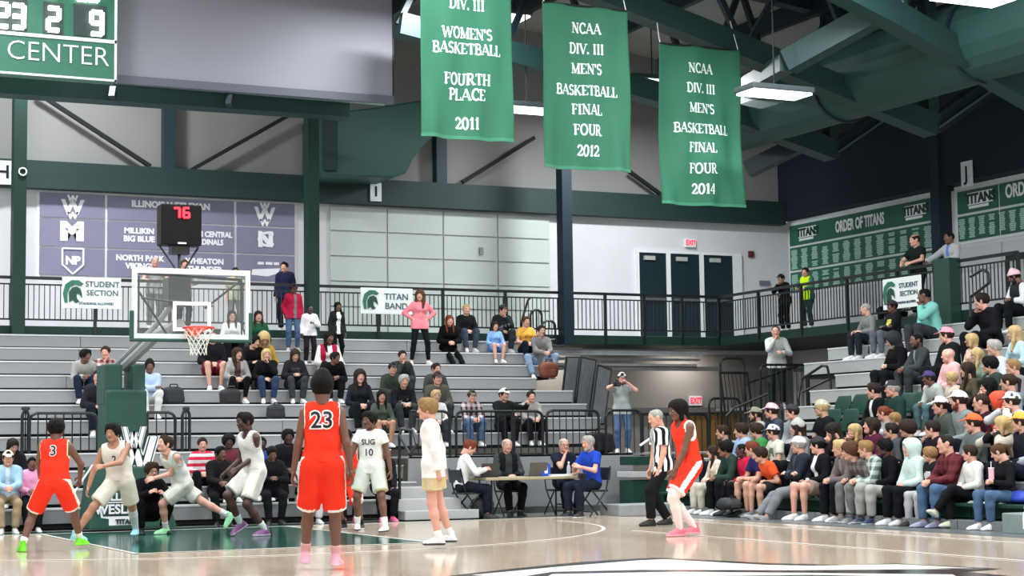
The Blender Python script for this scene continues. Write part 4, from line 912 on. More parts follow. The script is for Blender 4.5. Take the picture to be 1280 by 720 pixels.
p = atZ(600, 648, 0); bag((float(p[0]), float(p[1])-.1, 0), .42, .25, .36, mat('1f222c', .7), 'backpack', 'dark backpack on the floor below the man in the white shirt', 'backpack', seed=5)
p = atX(912, 650, 16.05); bag((16.05, float(p[1]), .13), .3, .42, .2, mat('26282c', .7), 'floor_bag', 'slumped dark bag on the floor by the orange-shirted fan', 'bag', seed=6)
bag(onrow(345, 5, .3), .35, .25, .28, mat('1a1b1f', .7), 'backpack', 'small black bag left of the seated woman with the bag on her lap', 'bag', seed=7)
bag(onrow(288, 6, .1), .40, .22, .30, mat('141518', .7), 'backpack', 'black bag at the feet of the woman in the grey cardigan', 'bag', seed=8)
# ================================================================== PEOPLE: implicit surfaces meshed by surface nets
A = lambda *v: np.array(v, float)
class Vol:
    """signed distance volume made of tapered capsules joined smoothly"""
    def __init__(s, lo, hi, vox):
        s.vox = vox; s.lo = np.array(lo, float)-vox*2; n = np.ceil((np.array(hi, float)+vox*2-s.lo)/vox).astype(int)+1
        s.n = n; s.D = np.full(n, .2, np.float32)
    def sub(s, lo, hi):
        i0 = np.maximum(np.floor((lo-s.lo)/s.vox).astype(int), 0); i1 = np.minimum(np.ceil((hi-s.lo)/s.vox).astype(int)+1, s.n)
        if (i1 <= i0).any(): return None
        ax = [s.lo[k]+s.vox*np.arange(i0[k], i1[k]) for k in range(3)]
        return tuple(slice(i0[k], i1[k]) for k in range(3)), np.stack(np.meshgrid(*ax, indexing='ij'), -1)
    def cone(s, a, b, ra, rb, k=.02, op='u', flat=None, clip=None, amp=0., fn=None):
        a = np.array(a, float); b = np.array(b, float); m = max(ra, rb)+k+s.vox*1.5+amp
        r = s.sub(np.minimum(a, b)-m, np.maximum(a, b)+m)
        if r is None: return s
        sl, P = r
        if flat is not None:
            n, f = flat; n = np.array(n, float); c = (a+b)/2
            tr = lambda q: q+((q-c)@n)[..., None]*n*(1/f-1)
            Pt = tr(P); a2 = tr(a[None])[0]; b2 = tr(b[None])[0]
        else: Pt, a2, b2, f = P, a, b, 1.
        ba = b2-a2; L2 = ba@ba+1e-12; pa = Pt-a2; t = np.clip((pa@ba)/L2, 0, 1)
        d = np.linalg.norm(pa-t[..., None]*ba, axis=-1)-(ra+t*(rb-ra))
        if flat is not None: d = d*(.5+.5*f)
        if amp: d = d+amp*np.sin(P[..., 0]*31+2)*np.sin(P[..., 1]*27+1)*np.sin(P[..., 2]*29)
        if fn is not None: d = d+fn(P)
        if clip is not None:
            for o_, n_ in clip: d = np.maximum(d, (P-np.array(o_))@np.array(n_, float))
        D = s.D[sl]
        if op == 'u':
            if k > 0: h = np.maximum(k-np.abs(D-d), 0)/k; s.D[sl] = np.minimum(D, d)-h*h*k*.25
            else: s.D[sl] = np.minimum(D, d)
        else:
            d = -d; h = np.maximum(k-np.abs(D-d), 0)/max(k, 1e-6) if k > 0 else 0; s.D[sl] = np.maximum(D, d)+(h*h*k*.25 if k > 0 else 0)
        return s
    def plane(s, o_, n_):
        ax = [s.lo[k]+s.vox*np.arange(s.n[k]) for k in range(3)]; n_ = np.array(n_, float); o_ = np.array(o_, float)
        d = ((ax[0]-o_[0])*n_[0])[:, None, None]+((ax[1]-o_[1])*n_[1])[None, :, None]+((ax[2]-o_[2])*n_[2])[None, None, :]
        s.D = np.maximum(s.D, d.astype(np.float32)); return s
    def mesh(s):
        D = s.D.copy(); D[0] = D[-1] = .1; D[:, 0] = D[:, -1] = .1; D[:, :, 0] = D[:, :, -1] = .1
        S = D < 0; c = np.zeros(tuple(s.n-1), np.int8)
        offs = [(i, j, k) for i in (0, 1) for j in (0, 1) for k in (0, 1)]; nx, ny, nz = s.n
        for i, j, k in offs: c += S[i:nx-1+i, j:ny-1+j, k:nz-1+k]
        act = np.argwhere((c > 0) & (c < 8)); idx = np.full(c.shape, -1, np.int64); idx[tuple(act.T)] = np.arange(len(act))
        V = np.zeros((len(act), 3)); W_ = np.zeros(len(act))
        val = {o_: D[act[:, 0]+o_[0], act[:, 1]+o_[1], act[:, 2]+o_[2]] for o_ in offs}
        for o_ in offs:
            for ax in range(3):
                if o_[ax] == 0:
                    q = list(o_); q[ax] = 1; q = tuple(q); a, b = val[o_], val[q]; m = (a < 0) != (b < 0)
                    t = np.where(m, a/np.where(m, a-b, 1), 0); p = np.array(o_, float)[None]+np.zeros((len(act), 3)); p[:, ax] += t
                    V += p*m[:, None]; W_ += m
        V = (act+V/W_[:, None])*s.vox+s.lo
        Fs = []
        for ax in range(3):
            sl0 = [slice(None)]*3; sl1 = [slice(None)]*3; sl0[ax] = slice(0, -1); sl1[ax] = slice(1, None)
            a, b = S[tuple(sl0)], S[tuple(sl1)]; e = np.argwhere(a != b); inside = a[tuple(e.T)]
            u, v = [(1, 2), (2, 0), (0, 1)][ax]
            m = (e[:, u] > 0) & (e[:, v] > 0) & (e[:, u] < s.n[u]-1) & (e[:, v] < s.n[v]-1); e = e[m]; inside = inside[m]
            def ci(du, dv):
                q = e.copy(); q[:, u] -= du; q[:, v] -= dv; return idx[q[:, 0], q[:, 1], q[:, 2]]
            f = np.stack([ci(1, 1), ci(0, 1), ci(0, 0), ci(1, 0)], 1); f[~inside] = f[~inside][:, ::-1]; Fs.append(f)
        Fq = np.concatenate(Fs); Fq = Fq[(Fq >= 0).all(1)]
        return V, Fq
def to_mesh(name, V, Fq, mi=None, extra=None):
    """quads (numpy) + optional list of (V, F, mat) pieces"""
    Vs = [V]; Fl = [Fq]; Ms = [np.zeros(len(Fq), int) if mi is None else mi]; n = len(V)
    for v, f, m in (extra or []): Vs.append(v); Fl.append(f+n); Ms.append(np.array(m) if np.ndim(m) else np.full(len(f), m)); n += len(v)
    V = np.concatenate(Vs); Fq = np.concatenate(Fl); M_ = np.concatenate(Ms)
    me = bpy.data.meshes.new(name); me.vertices.add(len(V)); me.vertices.foreach_set('co', V.astype(np.float32).ravel())
    me.loops.add(len(Fq)*4); me.loops.foreach_set('vertex_index', Fq.astype(np.int32).ravel())
    me.polygons.add(len(Fq)); me.polygons.foreach_set('loop_start', np.arange(len(Fq), dtype=np.int32)*4); me.polygons.foreach_set('loop_total', np.full(len(Fq), 4, np.int32))
    me.polygons.foreach_set('material_index', M_.astype(np.int32)); me.update(calc_edges=True); me.polygons.foreach_set('use_smooth', [True]*len(Fq)); me.validate()
    return me
def xform(V, R, t, s=1.): return (V*s)@np.array(R).T+np.array(t)
def rot(ax, a):
    c, s = math.cos(a), math.sin(a)
    return {'x': A(1, 0, 0, 0, c, -s, 0, s, c), 'y': A(c, 0, s, 0, 1, 0, -s, 0, c), 'z': A(c, -s, 0, s, c, 0, 0, 0, 1)}[ax].reshape(3, 3)
def ball(c, r, n=3):
    vs = []; fs = []
    g = np.linspace(-1, 1, n+1)
    for ax in range(3):
        for sg in (-1, 1):
            i0 = len(vs)
            for a in g:
                for b in g:
                    p = [0, 0, 0]; p[ax] = sg; p[(ax+1) % 3] = a; p[(ax+2) % 3] = b; vs.append(p)
            for i in range(n):
                for j in range(n):
                    q = i0+i*(n+1)+j; f = [q, q+n+1, q+n+2, q+1]; fs.append(f if sg > 0 else f[::-1])
    v = A(*sum([list(x) for x in vs], [])).reshape(-1, 3); v /= np.linalg.norm(v, axis=1)[:, None]; return v*np.array(r)+np.array(c), np.array(fs)
# ---- head (origin between the ears, +Y forward), materials: 0 skin 1 eye white 2 dark 3 lips
def make_head(vox, fem=0., mouth=0):
    v = Vol((-.11, -.125, -.13), (.11, .135, .14), vox); j = 1-.10*fem
    v.cone((0, -.028, .035), (0, .012, .036), .083, .080, .01, flat=((1, 0, 0), .93))
    v.cone((0, .028, -.005), (0, .046, -.07), .064*j, .036, .03)
    v.cone((-.032*j, .012, -.058), (.032*j, .012, -.058), .036, .036, .03)
    v.cone((0, -.03, -.04), (0, -.045, -.13), .058, .054, .02)
    v.cone((-.036, .070, .034), (.036, .070, .034), .016, .016, .015)
    for s in (-1, 1):
        v.cone((s*.038, .056, -.018), (s*.040, .050, -.03), .024, .02, .02)
        v.cone((s*.031, .101, .012), (s*.034, .099, .012), .013, .012, .008, op='s')
        v.cone((s*.078, -.006, .018), (s*.076, -.004, -.022), .027, .017, .004, flat=((1, 0, 0), .42))
    v.cone((0, .082, .016), (0, .102, -.020), .008, .0135, .008)
    v.cone((-.012, .094, -.024), (.012, .094, -.024), .008, .008, .005)
    v.cone((-.019, .083, -.046), (.019, .083, -.046), .0075, .0075, .006); v.cone((-.014, .081, -.056), (.014, .081, -.056), .0085, .0085, .006)
    v.cone((0, .066, -.082), (0, .062, -.084), .021, .02, .014)
    V, Fq = v.mesh(); c = V[Fq].mean(1); mi = np.zeros(len(Fq), int)
    mi[(c[:, 1] > .080) & (abs(c[:, 0]) < .026) & (c[:, 2] > -.063) & (c[:, 2] < -.038)] = 3
    ex = []
    for s in (-1, 1):
        a, f = ball((s*.032, .078, .012), (.0135, .0125, .0095)); ex.append((a, f, 1))
        a, f = ball((s*.032, .0865, .012), (.0062, .006, .0066), 2); ex.append((a, f, 2))
        a, f = ball((s*.034, .0865, .034), (.017, .005, .0042), 2); ex.append((a, f, 2))
    n = len(V); Vs, Fs, Ms = [V], [Fq], [mi]
    for a, f, m in ex: Vs.append(a); Fs.append(f+n); Ms.append(np.full(len(f), m)); n += len(a)
    return np.concatenate(Vs), np.concatenate(Fs), np.concatenate(Ms)
HEADS = {(q, g): make_head(q, g) for q in (.0062, .0095) for g in (0, 1)}
# ---- hands (wrist origin, fingers +Y, palm -Z, thumb towards -X: a right hand seen from its back has the thumb left)
def make_hand(vox, curl):
    v = Vol((-.085, -.03, -.11), (.06, .20, .05), vox)
    v.cone((-.022, .012, 0), (-.024, .075, 0), .017, .0145, .012, flat=((0, 0, 1), .8)); v.cone((.020, .012, 0), (.026, .070, 0), .017, .0135, .012, flat=((0, 0, 1), .8))
    v.cone((0, .0, 0), (0, .078, 0), .022, .0155, .012, flat=((0, 0, 1), .72)); v.cone((0, -.02, 0), (0, .01, 0), .025, .023, .01, flat=((0, 0, 1), .8))
    for x, L, sp in ((-.031, .074, -.10), (-.010, .082, -.03), (.011, .077, .04), (.030, .060, .12)):
        p = A(x, .078, 0); a = -curl*.5; d0 = L*.45
        for seg, (ln, r0, r1) in enumerate(((L*.45, .0098, .0088), (L*.32, .0088, .008), (L*.27, .008, .0068))):
            q = p+ln*A(math.sin(sp)*math.cos(a), math.cos(sp)*math.cos(a), math.sin(a)); v.cone(p, q, r0, r1, .003); p = q; a -= curl*.75
    p = A(-.030, .018, -.004); q = p+A(-.030, .030, -.012-.01*curl); r = q+A(-.010+.012*curl, .034, -.012*curl-.004)
    v.cone(p, q, .0145, .0115, .008); v.cone(q, r, .0115, .0085, .004)
    return v.mesh()
HANDS = {(q, c): make_hand(q, c) for q in (.0062, .0095) for c in (.25, .75, 1.35)}
# ---- shoes (ankle over origin, sole at z=0, toe +Y); material 0 upper 1 sole
def make_shoe(high=0.):
    v = Vol((-.07, -.10, -.01), (.07, .22, .17), .0105)
    v.cone((0, -.045, .022), (0, .06, .022), .040, .041, .02, flat=((0, 0, 1), .62)); v.cone((0, .06, .022), (.004, .155, .020), .041, .040, .02, flat=((0, 0, 1), .55))
    v.cone((0, -.03, .05), (0, .02, .05), .038, .040, .02); v.cone((0, .04, .055), (.003, .14, .030), .038, .030, .02)
    v.cone((0, -.018, .06), (0, -.012, .10+high), .038, .036, .02)
    v.cone((0, -.012, .13+high), (0, -.012, .16+high), .028, .03, .0, op='s'); v.plane((0, 0, 0), (0, 0, -1)); v.plane((0, 0, .108+high), (0, 0, 1))
    V, Fq = v.mesh(); c = V[Fq].mean(1); m = (c[:, 2] < .024).astype(int); return V, Fq, m
SHOE = {h: make_shoe(h) for h in (0., .03)}
# ---- hair and hats in the head frame
def make_hair(style, vox=.0105):
    v = Vol((-.17, -.24, -.36), (.17, .22, .24), vox); cr_ = lambda t, **k: v.cone((0, -.028, .035), (0, .010, .038), .083+t, .080+t, .005, flat=((1, 0, 0), .95), **k)
    face = lambda y=.112, z=-.025, r=.078: v.cone((0, y, z+.02), (0, y, z-.12), r, r, .01, op='s')
    curl = lambda P: .007*np.sin(P[..., 0]*95+1)*np.sin(P[..., 1]*88)*np.sin(P[..., 2]*92+2)
    if style == 'buzz': cr_(.004); v.plane((0, 0, .0), (0, .35, -.94)); face(z=.0, y=.105)
    elif style == 'balding': cr_(.005); v.cone((0, .03, .13), (0, -.03, .14), .07, .06, .0, op='s'); v.plane((0, 0, -.02), (0, .3, -.95)); face()
    elif style == 'short': cr_(.013); v.cone((0, .04, .10), (0, .06, .098), .035, .03, .02); v.plane((0, 0, -.035), (0, .45, -.89)); face()
    elif style == 'mop': cr_(.022, fn=curl); v.cone((-.04, .05, .095), (.04, .05, .095), .035, .035, .02, fn=curl); v.plane((0, 0, -.045), (0, .4, -.91)); face(z=-.035)
    elif style == 'curly': cr_(.038, fn=curl); v.plane((0, 0, -.045), (0, .5, -.87)); face(z=-.03)
    elif style == 'flat': cr_(.022); v.cone((0, -.02, .10), (0, .01, .105), .072, .07, .02); v.plane((0, 0, -.04), (0, .4, -.91)); face(z=-.02)
    elif style in ('long', 'longwavy', 'tails'):
        w = curl if style == 'longwavy' else None; e = .012 if style == 'longwavy' else 0
        cr_(.015+e, fn=w); face(z=-.04, r=.076)
        for s in (-1, 1):
            v.cone((s*.072, -.01, .03), (s*.080, .015, -.12), .028+e, .028+e, .02, fn=w); v.cone((s*.080, .015, -.12), (s*.07, .055, -.27), .028+e, .02+e*.5, .02, fn=w)
        v.cone((0, -.07, .02), (0, -.085, -.20), .055+e, .05+e, .03, fn=w); face(z=-.06, r=.068)
    elif style == 'pony': cr_(.010); v.plane((0, 0, -.03), (0, .45, -.89)); face(); v.cone((0, -.105, .06), (0, -.15, .03), .026, .03, .01); v.cone((0, -.15, .03), (0, -.14, -.12), .03, .016, .01)
    elif style == 'bob': cr_(.018); face(z=-.04, r=.078); [v.cone((s*.075, -.01, .03), (s*.078, .01, -.09), .03, .028, .02) for s in (-1, 1)]; v.cone((0, -.07, .02), (0, -.07, -.09), .055, .045, .03); face(z=-.06, r=.07)
    elif style == 'cap': cr_(.014); v.cone((0, 0, .09), (0, .02, .09), .055, .055, .02); v.plane((0, 0, .048), (0, .12, -.99)); v.cone((0, .105, .055), (0, .150, .045), .062, .050, .0, flat=((0, .2, .98), .13))
    elif style == 'backcap': cr_(.014); v.cone((0, 0, .09), (0, .0, .09), .055, .055, .02); v.plane((0, 0, .048), (0, -.1, -.99)); v.cone((0, -.120, .045), (0, -.160, .030), .058, .046, .0, flat=((0, -.25, .97), .13))
    elif style == 'beanie': cr_(.018); v.cone((0, -.01, .11), (0, -.01, .12), .06, .05, .03); v.plane((0, 0, .032), (0, .25, -.97))
    elif style == 'hood':
        cr_(.040); v.cone((0, -.03, -.02), (0, -.05, -.12), .095, .08, .04); v.cone((0, .09, .01), (0, .13, -.06), .076, .07, .01, op='s')
    elif style == 'bald': return None
    return v.mesh()
HAIR = {}
def hair_mesh(style):
    if style not in HAIR: HAIR[style] = make_hair(style)
    return HAIR[style]

def ik(a, b, l1, l2, hint):
    d = b-a; L = np.linalg.norm(d); mx = (l1+l2)*.995
    if L > mx: b = a+d*mx/L; d = b-a; L = mx
    u = d/L; x = (l1*l1-l2*l2+L*L)/(2*L); h = math.sqrt(max(l1*l1-x*x, 0)); n = hint-(hint@u)*u; n /= np.linalg.norm(n)+1e-9
    return a+u*x+n*h, b
LT, LS, LU, LF = .435, .425, .285, .255     # thigh, shin, upper arm, forearm
def skeleton(kind='sit', drop=.312, lean=.12, side=0., twist=0., hy=0., hp=0., hr=0., arms=('lap', 'lap'), feet=None, P=None, hints=(None, None), fem=0, w=1., neck=None, knees=(None, None), fspread=.11, ffwd=.40):
    J = {}
    sit = kind == 'sit'; P = A(0, 0, .105) if (P is None and sit) else (A(0, 0, .93) if P is None else np.array(P, float)); J['P'] = P
    Rp = rot('z', twist*.3)@rot('y', side*.5)@rot('x', -lean*.55); Rc = rot('z', twist)@rot('y', side)@rot('x', -lean)
    J['Rp'], J['Rc'] = Rp, Rc
    J['W'] = P+Rp@A(0, -.005, .17); J['C'] = J['W']+Rc@A(0, 0, .17); J['N'] = J['C']+Rc@A(0, -.01, .165)
    Rn = rot('z', twist*.5+hy*.3)@rot('x', -lean*.6-.1+hp*.3)
    J['Hd'] = J['N']+Rn@A(0, .012, .155); J['Rh'] = rot('z', hy)@rot('y', hr)@rot('x', hp-lean*.15)
    sw = (.168 if not fem else .150)*w
    for s, n in ((1, 'R'), (-1, 'L')):
        J['S'+n] = J['N']+Rc@A(s*sw, 0, -.055); J['H'+n] = P+Rp@A(s*.088, 0, -.01)
    # feet (ankle centre); stored as given for shoes
    for s, n, i in ((1, 'R', 0), (-1, 'L', 1)):
        f = feet[i] if feet is not None and feet[i] is not None else ((s*fspread, ffwd+.03*s, -drop+.09) if sit else (s*fspread, .0, .09))
        f = np.array(f, float); kn = knees[i]; hint = np.array(kn if kn is not None else ((s*.25, 1, 1.3) if sit else (s*.15, 1, .1)), float)
        J['K'+n], J['A'+n] = ik(J['H'+n], f[:3], LT, LS, hint); 
        J['fy'+n] = f[3] if len(f) > 3 else -s*.2; J['fp'+n] = f[4] if len(f) > 4 else 0.
        # hands
        a = arms[i]; hz = P[2]; grip = .75; hn = A(s*.7, -.5, -.5); t = None
        if isinstance(a, str):
            if a == 'lap': t = P+A(s*.05, .27, .13); hn = A(s*.8, -.5, -.2)
            elif a == 'knee': t = J['K'+n]+A(-s*.01, -.06, .075)
            elif a == 'clasp': t = P+A(s*.028, .43, .16); grip = 1.35
            elif a == 'down': t = J['S'+n]+A(s*.07, .04, -.52); hn = A(s*.3, -1, 0); grip = .25
            elif a == 'chin': t = J['Hd']+A(s*.02, .10, -.16)+.0*Rc@A(0, 0, 0); hn = A(s*.6, .3, -1); grip = 1.35
            elif a == 'face': t = J['Hd']+A(s*.045, .12, -.10); hn = A(s*.9, .2, -.7)
            elif a == 'cross': t = J['C']+Rc@A(-s*.10, .20, -.09); hn = A(s*1, .1, -.8)
            elif a == 'hip': t = P+A(s*.17, .05, .12); hn = A(s*1, -.5, .1); grip = 1.35
            elif a == 'phone': t = J['C']+Rc@A(s*.05, .27, -.06); hn = A(s*.8, -.2, -.9); grip = 1.35
            elif a == 'rail': t = P+A(s*.13, .36, .17); hn = A(s*.9, -.2, -.4); grip = 1.35
            elif a == 'pocket': t = P+A(s*.19, .07, -.02); hn = A(s*.6, -1, 0)
            elif a == 'bench': t = P+A(s*.26, -.12, -.06); hn = A(s*.5, -1, 0); grip = .25
        else:
            t = np.array(a[:3], float); 
            if len(a) > 3: grip = a[3]
        if hints[i] is not None: hn = np.array(hints[i], float)
        J['E'+n], J['Wr'+n] = ik(J['S'+n], t, LU, LF, hn); J['g'+n] = grip
    J['fem'] = fem; J['w'] = w
    return J
def bbox(J, m=.16):
    P_ = np.array([J[k] for k in ('P', 'N', 'SR', 'SL', 'ER', 'EL', 'WrR', 'WrL', 'KR', 'KL', 'AR', 'AL', 'HR', 'HL')]); return P_.min(0)-m, P_.max(0)+m
def limb_cones(v, J, which, o_, frac=1., k=.02, flare=0., cut=None, n='R', amp=0.):
    w = J['w']
    if which == 'arm':
        S, E, Wp = J['S'+n], J['E'+n], J['Wr'+n]
        if frac <= 1:
            e = S+(E-S)*frac; u = (E-S)/np.linalg.norm(E-S); r1 = (.052-.012*frac)*w
            v.cone(S, e, .053*w+o_, r1+o_+flare, k, clip=[(e, u)], amp=amp)
        else:
            v.cone(S, E, .053*w+o_, .040*w+o_, k, amp=amp); e = E+(Wp-E)*(frac-1); u = (Wp-E)/np.linalg.norm(Wp-E)
            v.cone(E, e, .041*w+o_, (.041-.013*(frac-1))*w+o_+flare, k, clip=[(e, u)], amp=amp)
    else:
        H, K, An = J['H'+n], J['K'+n], J['A'+n]; e = H+(K-H)*min(frac, 1); u = (K-H)/np.linalg.norm(K-H); w2 = .5+.5*w
        if frac <= 1: v.cone(H+A(0, 0, 0), e, .088*w2+o_, (.088-.028*frac)*w2+o_+flare, k, clip=[(e, u)], amp=amp)
        else:
            v.cone(H, K, .086*w2+o_, .057*w2+o_, k, amp=amp); c = K+(An-K)*.35; u = (An-K)/np.linalg.norm(An-K); e = K+(An-K)*(frac-1)
            v.cone(K, c, .055*w2+o_, .054*w2+o_, k, amp=amp, clip=[(e, u)]); v.cone(c, e, .054*w2+o_, .036*w2+o_+flare, k, clip=[(e, u)], amp=amp)
def torso_cones(v, J, o_, lower=True, upper=True, k=.045, amp=0.):
    Rp, Rc, w, fem = J['Rp'], J['Rc'], J['w'], J['fem']; fp, fc = Rp@A(0, 1, 0), Rc@A(0, 1, 0); P, Wt, C, N = J['P'], J['W'], J['C'], J['N']; hx = .062+.008*fem
    if lower: v.cone(P+Rp@A(-hx, 0, .01), P+Rp@A(hx, 0, .01), .112*w+o_, .112*w+o_, k, flat=(fp, .86), amp=amp)
    if upper:
        ww = (.045-.015*fem)*w
        for s in (-1, 1): v.cone(P+Rp@A(s*.055*w, 0, .06), Wt+Rp@A(s*ww, 0, .02), .100*w+o_, (.098-.008*fem)*w+o_, k, flat=(fp, .86), amp=amp); v.cone(Wt+Rp@A(s*ww, 0, .02), C+Rc@A(s*.06*w, .0, .02), (.098-.008*fem)*w+o_, .104*w+o_, k, flat=(fc, .82), amp=amp)
        v.cone(C+Rc@A(-.065*w, 0, .04), C+Rc@A(.065*w, 0, .04), .103*w+o_, .103*w+o_, k, flat=(fc, .80), amp=amp)
        v.cone(J['SL']*.88+J['SR']*.12+Rc@A(0, 0, -.005), J['SR']*.88+J['SL']*.12+Rc@A(0, 0, -.005), .056*w+o_, .056*w+o_, k)
        for n in 'RL': v.cone(N+Rc@A(0, 0, -.01), J['S'+n]*.8+N*.2+Rc@A(0, 0, .005), .042+o_, .048+o_, .03)
        if fem:
            for s in (-1, 1): v.cone(C+Rc@A(s*.06, .065, .02), C+Rc@A(s*.06, .08, .01), .05+o_, .045+o_, .03)
CACHE = {}
HS = 1.06      # head size
def body_mesh(J, q, bare):
    lo, hi = bbox(J); v = Vol(lo, hi, q)
    torso_cones(v, J, -.004 if not bare else 0)
    v.cone(J['N']+J['Rc']@A(0, -.004, -.02), J['Hd']+J['Rh']@A(0, -.03, -.05), .056*(.5+.5*J['w']), .050, .03)
    for n in 'RL': limb_cones(v, J, 'arm', 0, 2, .02, n=n); limb_cones(v, J, 'leg', 0, 2, .03, n=n)
    V, Fq = v.mesh(); hq = .0062 if q < .0175 else .0095
    hv, hf, hm = HEADS[(hq, int(J['fem'] > 0))]; ex = [(xform(hv, J['Rh'], J['Hd'], HS), hf, hm)]
    for s, n in ((1, 'R'), (-1, 'L')):
        hv, hf = HANDS[(.0062 if q < .0175 else .0095, J['g'+n])]; hv = hv.copy(); hf_ = hf
        if s < 0: hv[:, 0] *= -1; hf_ = hf[:, ::-1]
        y = J['Wr'+n]-J['E'+n]; y /= np.linalg.norm(y)
        # palm (-Z of the hand) towards the body centre line and down
        z = A(s*.8, .25, .6); 
        if abs(y[2]) > .8: z = A(s*1., .1, .1)
        z = z-(z@y)*y; z /= np.linalg.norm(z); x = np.cross(y, z)
        ex.append((xform(hv, np.stack([x, y, z], 1), J['Wr'+n]-y*.004, .97), hf_, 0))
    return to_mesh('body', V, Fq, None, ex)
def shirt_mesh(J, q, sleeve, loose, hem, style, patch=False):
    lo, hi = bbox(J, .2); v = Vol(lo, hi, q); amp = .006 if style != 'tight' else .001
    torso_cones(v, J, loose, True, True, amp=amp)
    if style in ('hoodie', 'hoodup'): v.cone(J['N']+J['Rc']@A(-.055, -.05, .0), J['N']+J['Rc']@A(.055, -.05, .0), .048, .048, .03); v.cone(J['N']+J['Rc']@A(-.06, .02, -.01), J['N']+J['Rc']@A(.06, .02, -.01), .035, .035, .03)
    if style in ('jacket', 'collar'): v.cone(J['N']+J['Rc']@A(0, -.0, -.01), J['N']+J['Rc']@A(0, .0, .035), .066, .070, .01, clip=[(J['N']+J['Rc']@A(0, .0, .045), J['Rc']@A(0, -.4, .92))])
    if hem < 0: v.cone(J['P']+J['Rp']@A(-.064, 0, hem-.03), J['P']+J['Rp']@A(.064, 0, hem-.03), .112*J['w']+loose, .112*J['w']+loose, .04, flat=(J['Rp']@A(0, 1, 0), .86)) if hem < -.06 else None
    if hem < -.06:
        for n in 'RL': v.cone(J['H'+n], J['H'+n]+(J['K'+n]-J['H'+n])*.3, .094*J['w']+loose, .092*J['w']+loose, .04)
    v.plane(J['P']+J['Rp']@A(0, 0, hem), J['Rp']@A(0, 0, -1))
    v.cone(J['N']+J['Rc']@A(0, .015, .05), J['N']+J['Rc']@A(0, .03, .12), .062, .07, .004, op='s')
    if sleeve > 0:
        for n in 'RL': limb_cones(v, J, 'arm', loose*(.75 if sleeve > 1 else 1), sleeve, .02, flare=.012 if sleeve < 1 else 0, n=n, amp=amp)
    if style == 'tank':
        for s, n in ((1, 'R'), (-1, 'L')):
            v.cone(J['S'+n]+J['Rc']@A(s*.075, 0, .01), J['S'+n]+J['Rc']@A(s*.055, 0, -.085), .092, .07, .006, op='s')
        v.cone(J['N']+J['Rc']@A(0, .06, .03), J['N']+J['Rc']@A(0, .08, .03), .085, .085, .004, op='s')
    V, Fq = v.mesh(); c = V[Fq].mean(1); mi = np.zeros(len(Fq), int)
    if style == 'tank':       # piping around the arm holes and the neck
        for s, n in ((1, 'R'), (-1, 'L')):
            a = J['S'+n]+J['Rc']@A(s*.075, 0, .01); b = J['S'+n]+J['Rc']@A(s*.055, 0, -.085); ba = b-a; t = np.clip((c-a)@ba/(ba@ba), 0, 1); d = np.linalg.norm(c-a-t[:, None]*ba, axis=1)-(.092+t*(-.022)); mi[(d < .016)] = 1
        d = np.linalg.norm(c-(J['N']+J['Rc']@A(0, .015, .05)), axis=1); mi[d < .075] = 1
    if style in ('jacket', 'cardigan'):     # open front shows the layer below
        l = (c-J['C'])@(J['Rc']@A(1, 0, 0)); f = (c-J['C'])@(J['Rc']@A(0, 1, 0)); mi[(abs(l) < (.035 if style == 'jacket' else .06)) & (f > .03)] = 1
    if style == 'varsity':
        l = (c-J['C'])@(J['Rc']@A(1, 0, 0)); f = (c-J['C'])@(J['Rc']@A(0, 1, 0)); mi[(abs(l) < .06) & (f > .03)] = 1; mi[abs(l) > .17] = 1
    if patch:
        D_ = (c-J['C'])@J['Rc']; mi[(abs(D_[:, 0]) < .095) & (D_[:, 1] > .03) & (D_[:, 2] > -.08) & (D_[:, 2] < .07)] = 1
    if style == 'vest': l = (c-J['C'])@(J['Rc']@A(1, 0, 0)); mi[abs(l) > .15] = 1
    return to_mesh('shirt', V, Fq, mi)
def pants_mesh(J, q, frac, loose, flare, style):
    lo, hi = bbox(J, .18); v = Vol(lo, hi, q)
    torso_cones(v, J, loose*.8, True, False, amp=.004)
    v.cone(J['P']+J['Rp']@A(-.05, 0, .05), J['P']+J['Rp']@A(.05, 0, .05), .100*J['w']+loose*.6, .100*J['w']+loose*.6, .04, flat=(J['Rp']@A(0, 1, 0), .86))
    v.plane(J['P']+J['Rp']@A(0, 0, .10), J['Rp']@A(0, 0, 1))
    for n in 'RL': limb_cones(v, J, 'leg', loose+.004+(.008 if style == 'game' else 0), frac, .03, flare, n=n, amp=.005)
    V, Fq = v.mesh(); c = V[Fq].mean(1); mi = np.zeros(len(Fq), int)
    if style == 'game':       # side stripe and hem piping
        for s, n in ((1, 'R'), (-1, 'L')):
            H, K = J['H'+n], J['K'+n]; u = (K-H)/np.linalg.norm(K-H); x = J['Rp']@A(s, 0, 0); x = x-(x@u)*u; x /= np.linalg.norm(x); y = np.cross(u, x)
            r = c-H; t = r@u; lat = r@x; fr = r@y; m = (lat > .05) & (abs(fr) < .035) & (t > -.12); mi[m] = 1; mi[(t > np.linalg.norm(K-H)*frac-.03) & (lat > -.06) & (np.linalg.norm(r-np.outer(t, u), axis=1) < .17)] = 1
    return to_mesh('trousers', V, Fq, mi)
SKIN = {'l': 'c99a84', 'p': 'd6a08c', 't': 'b08066', 'b': '6e4a3a', 'd': '4a3029', 'm': '8c6048'}
HC = {'k': '0c0a09', 'n': '2e2119', 'br': '4c3422', 'bl': 'b39a6c', 'lb': '8a6b47', 'gr': '9a9894', 'wh': 'c8c6c2', 'rd': '6b3422', 'dk': '241c18'}
NPEOPLE = 0
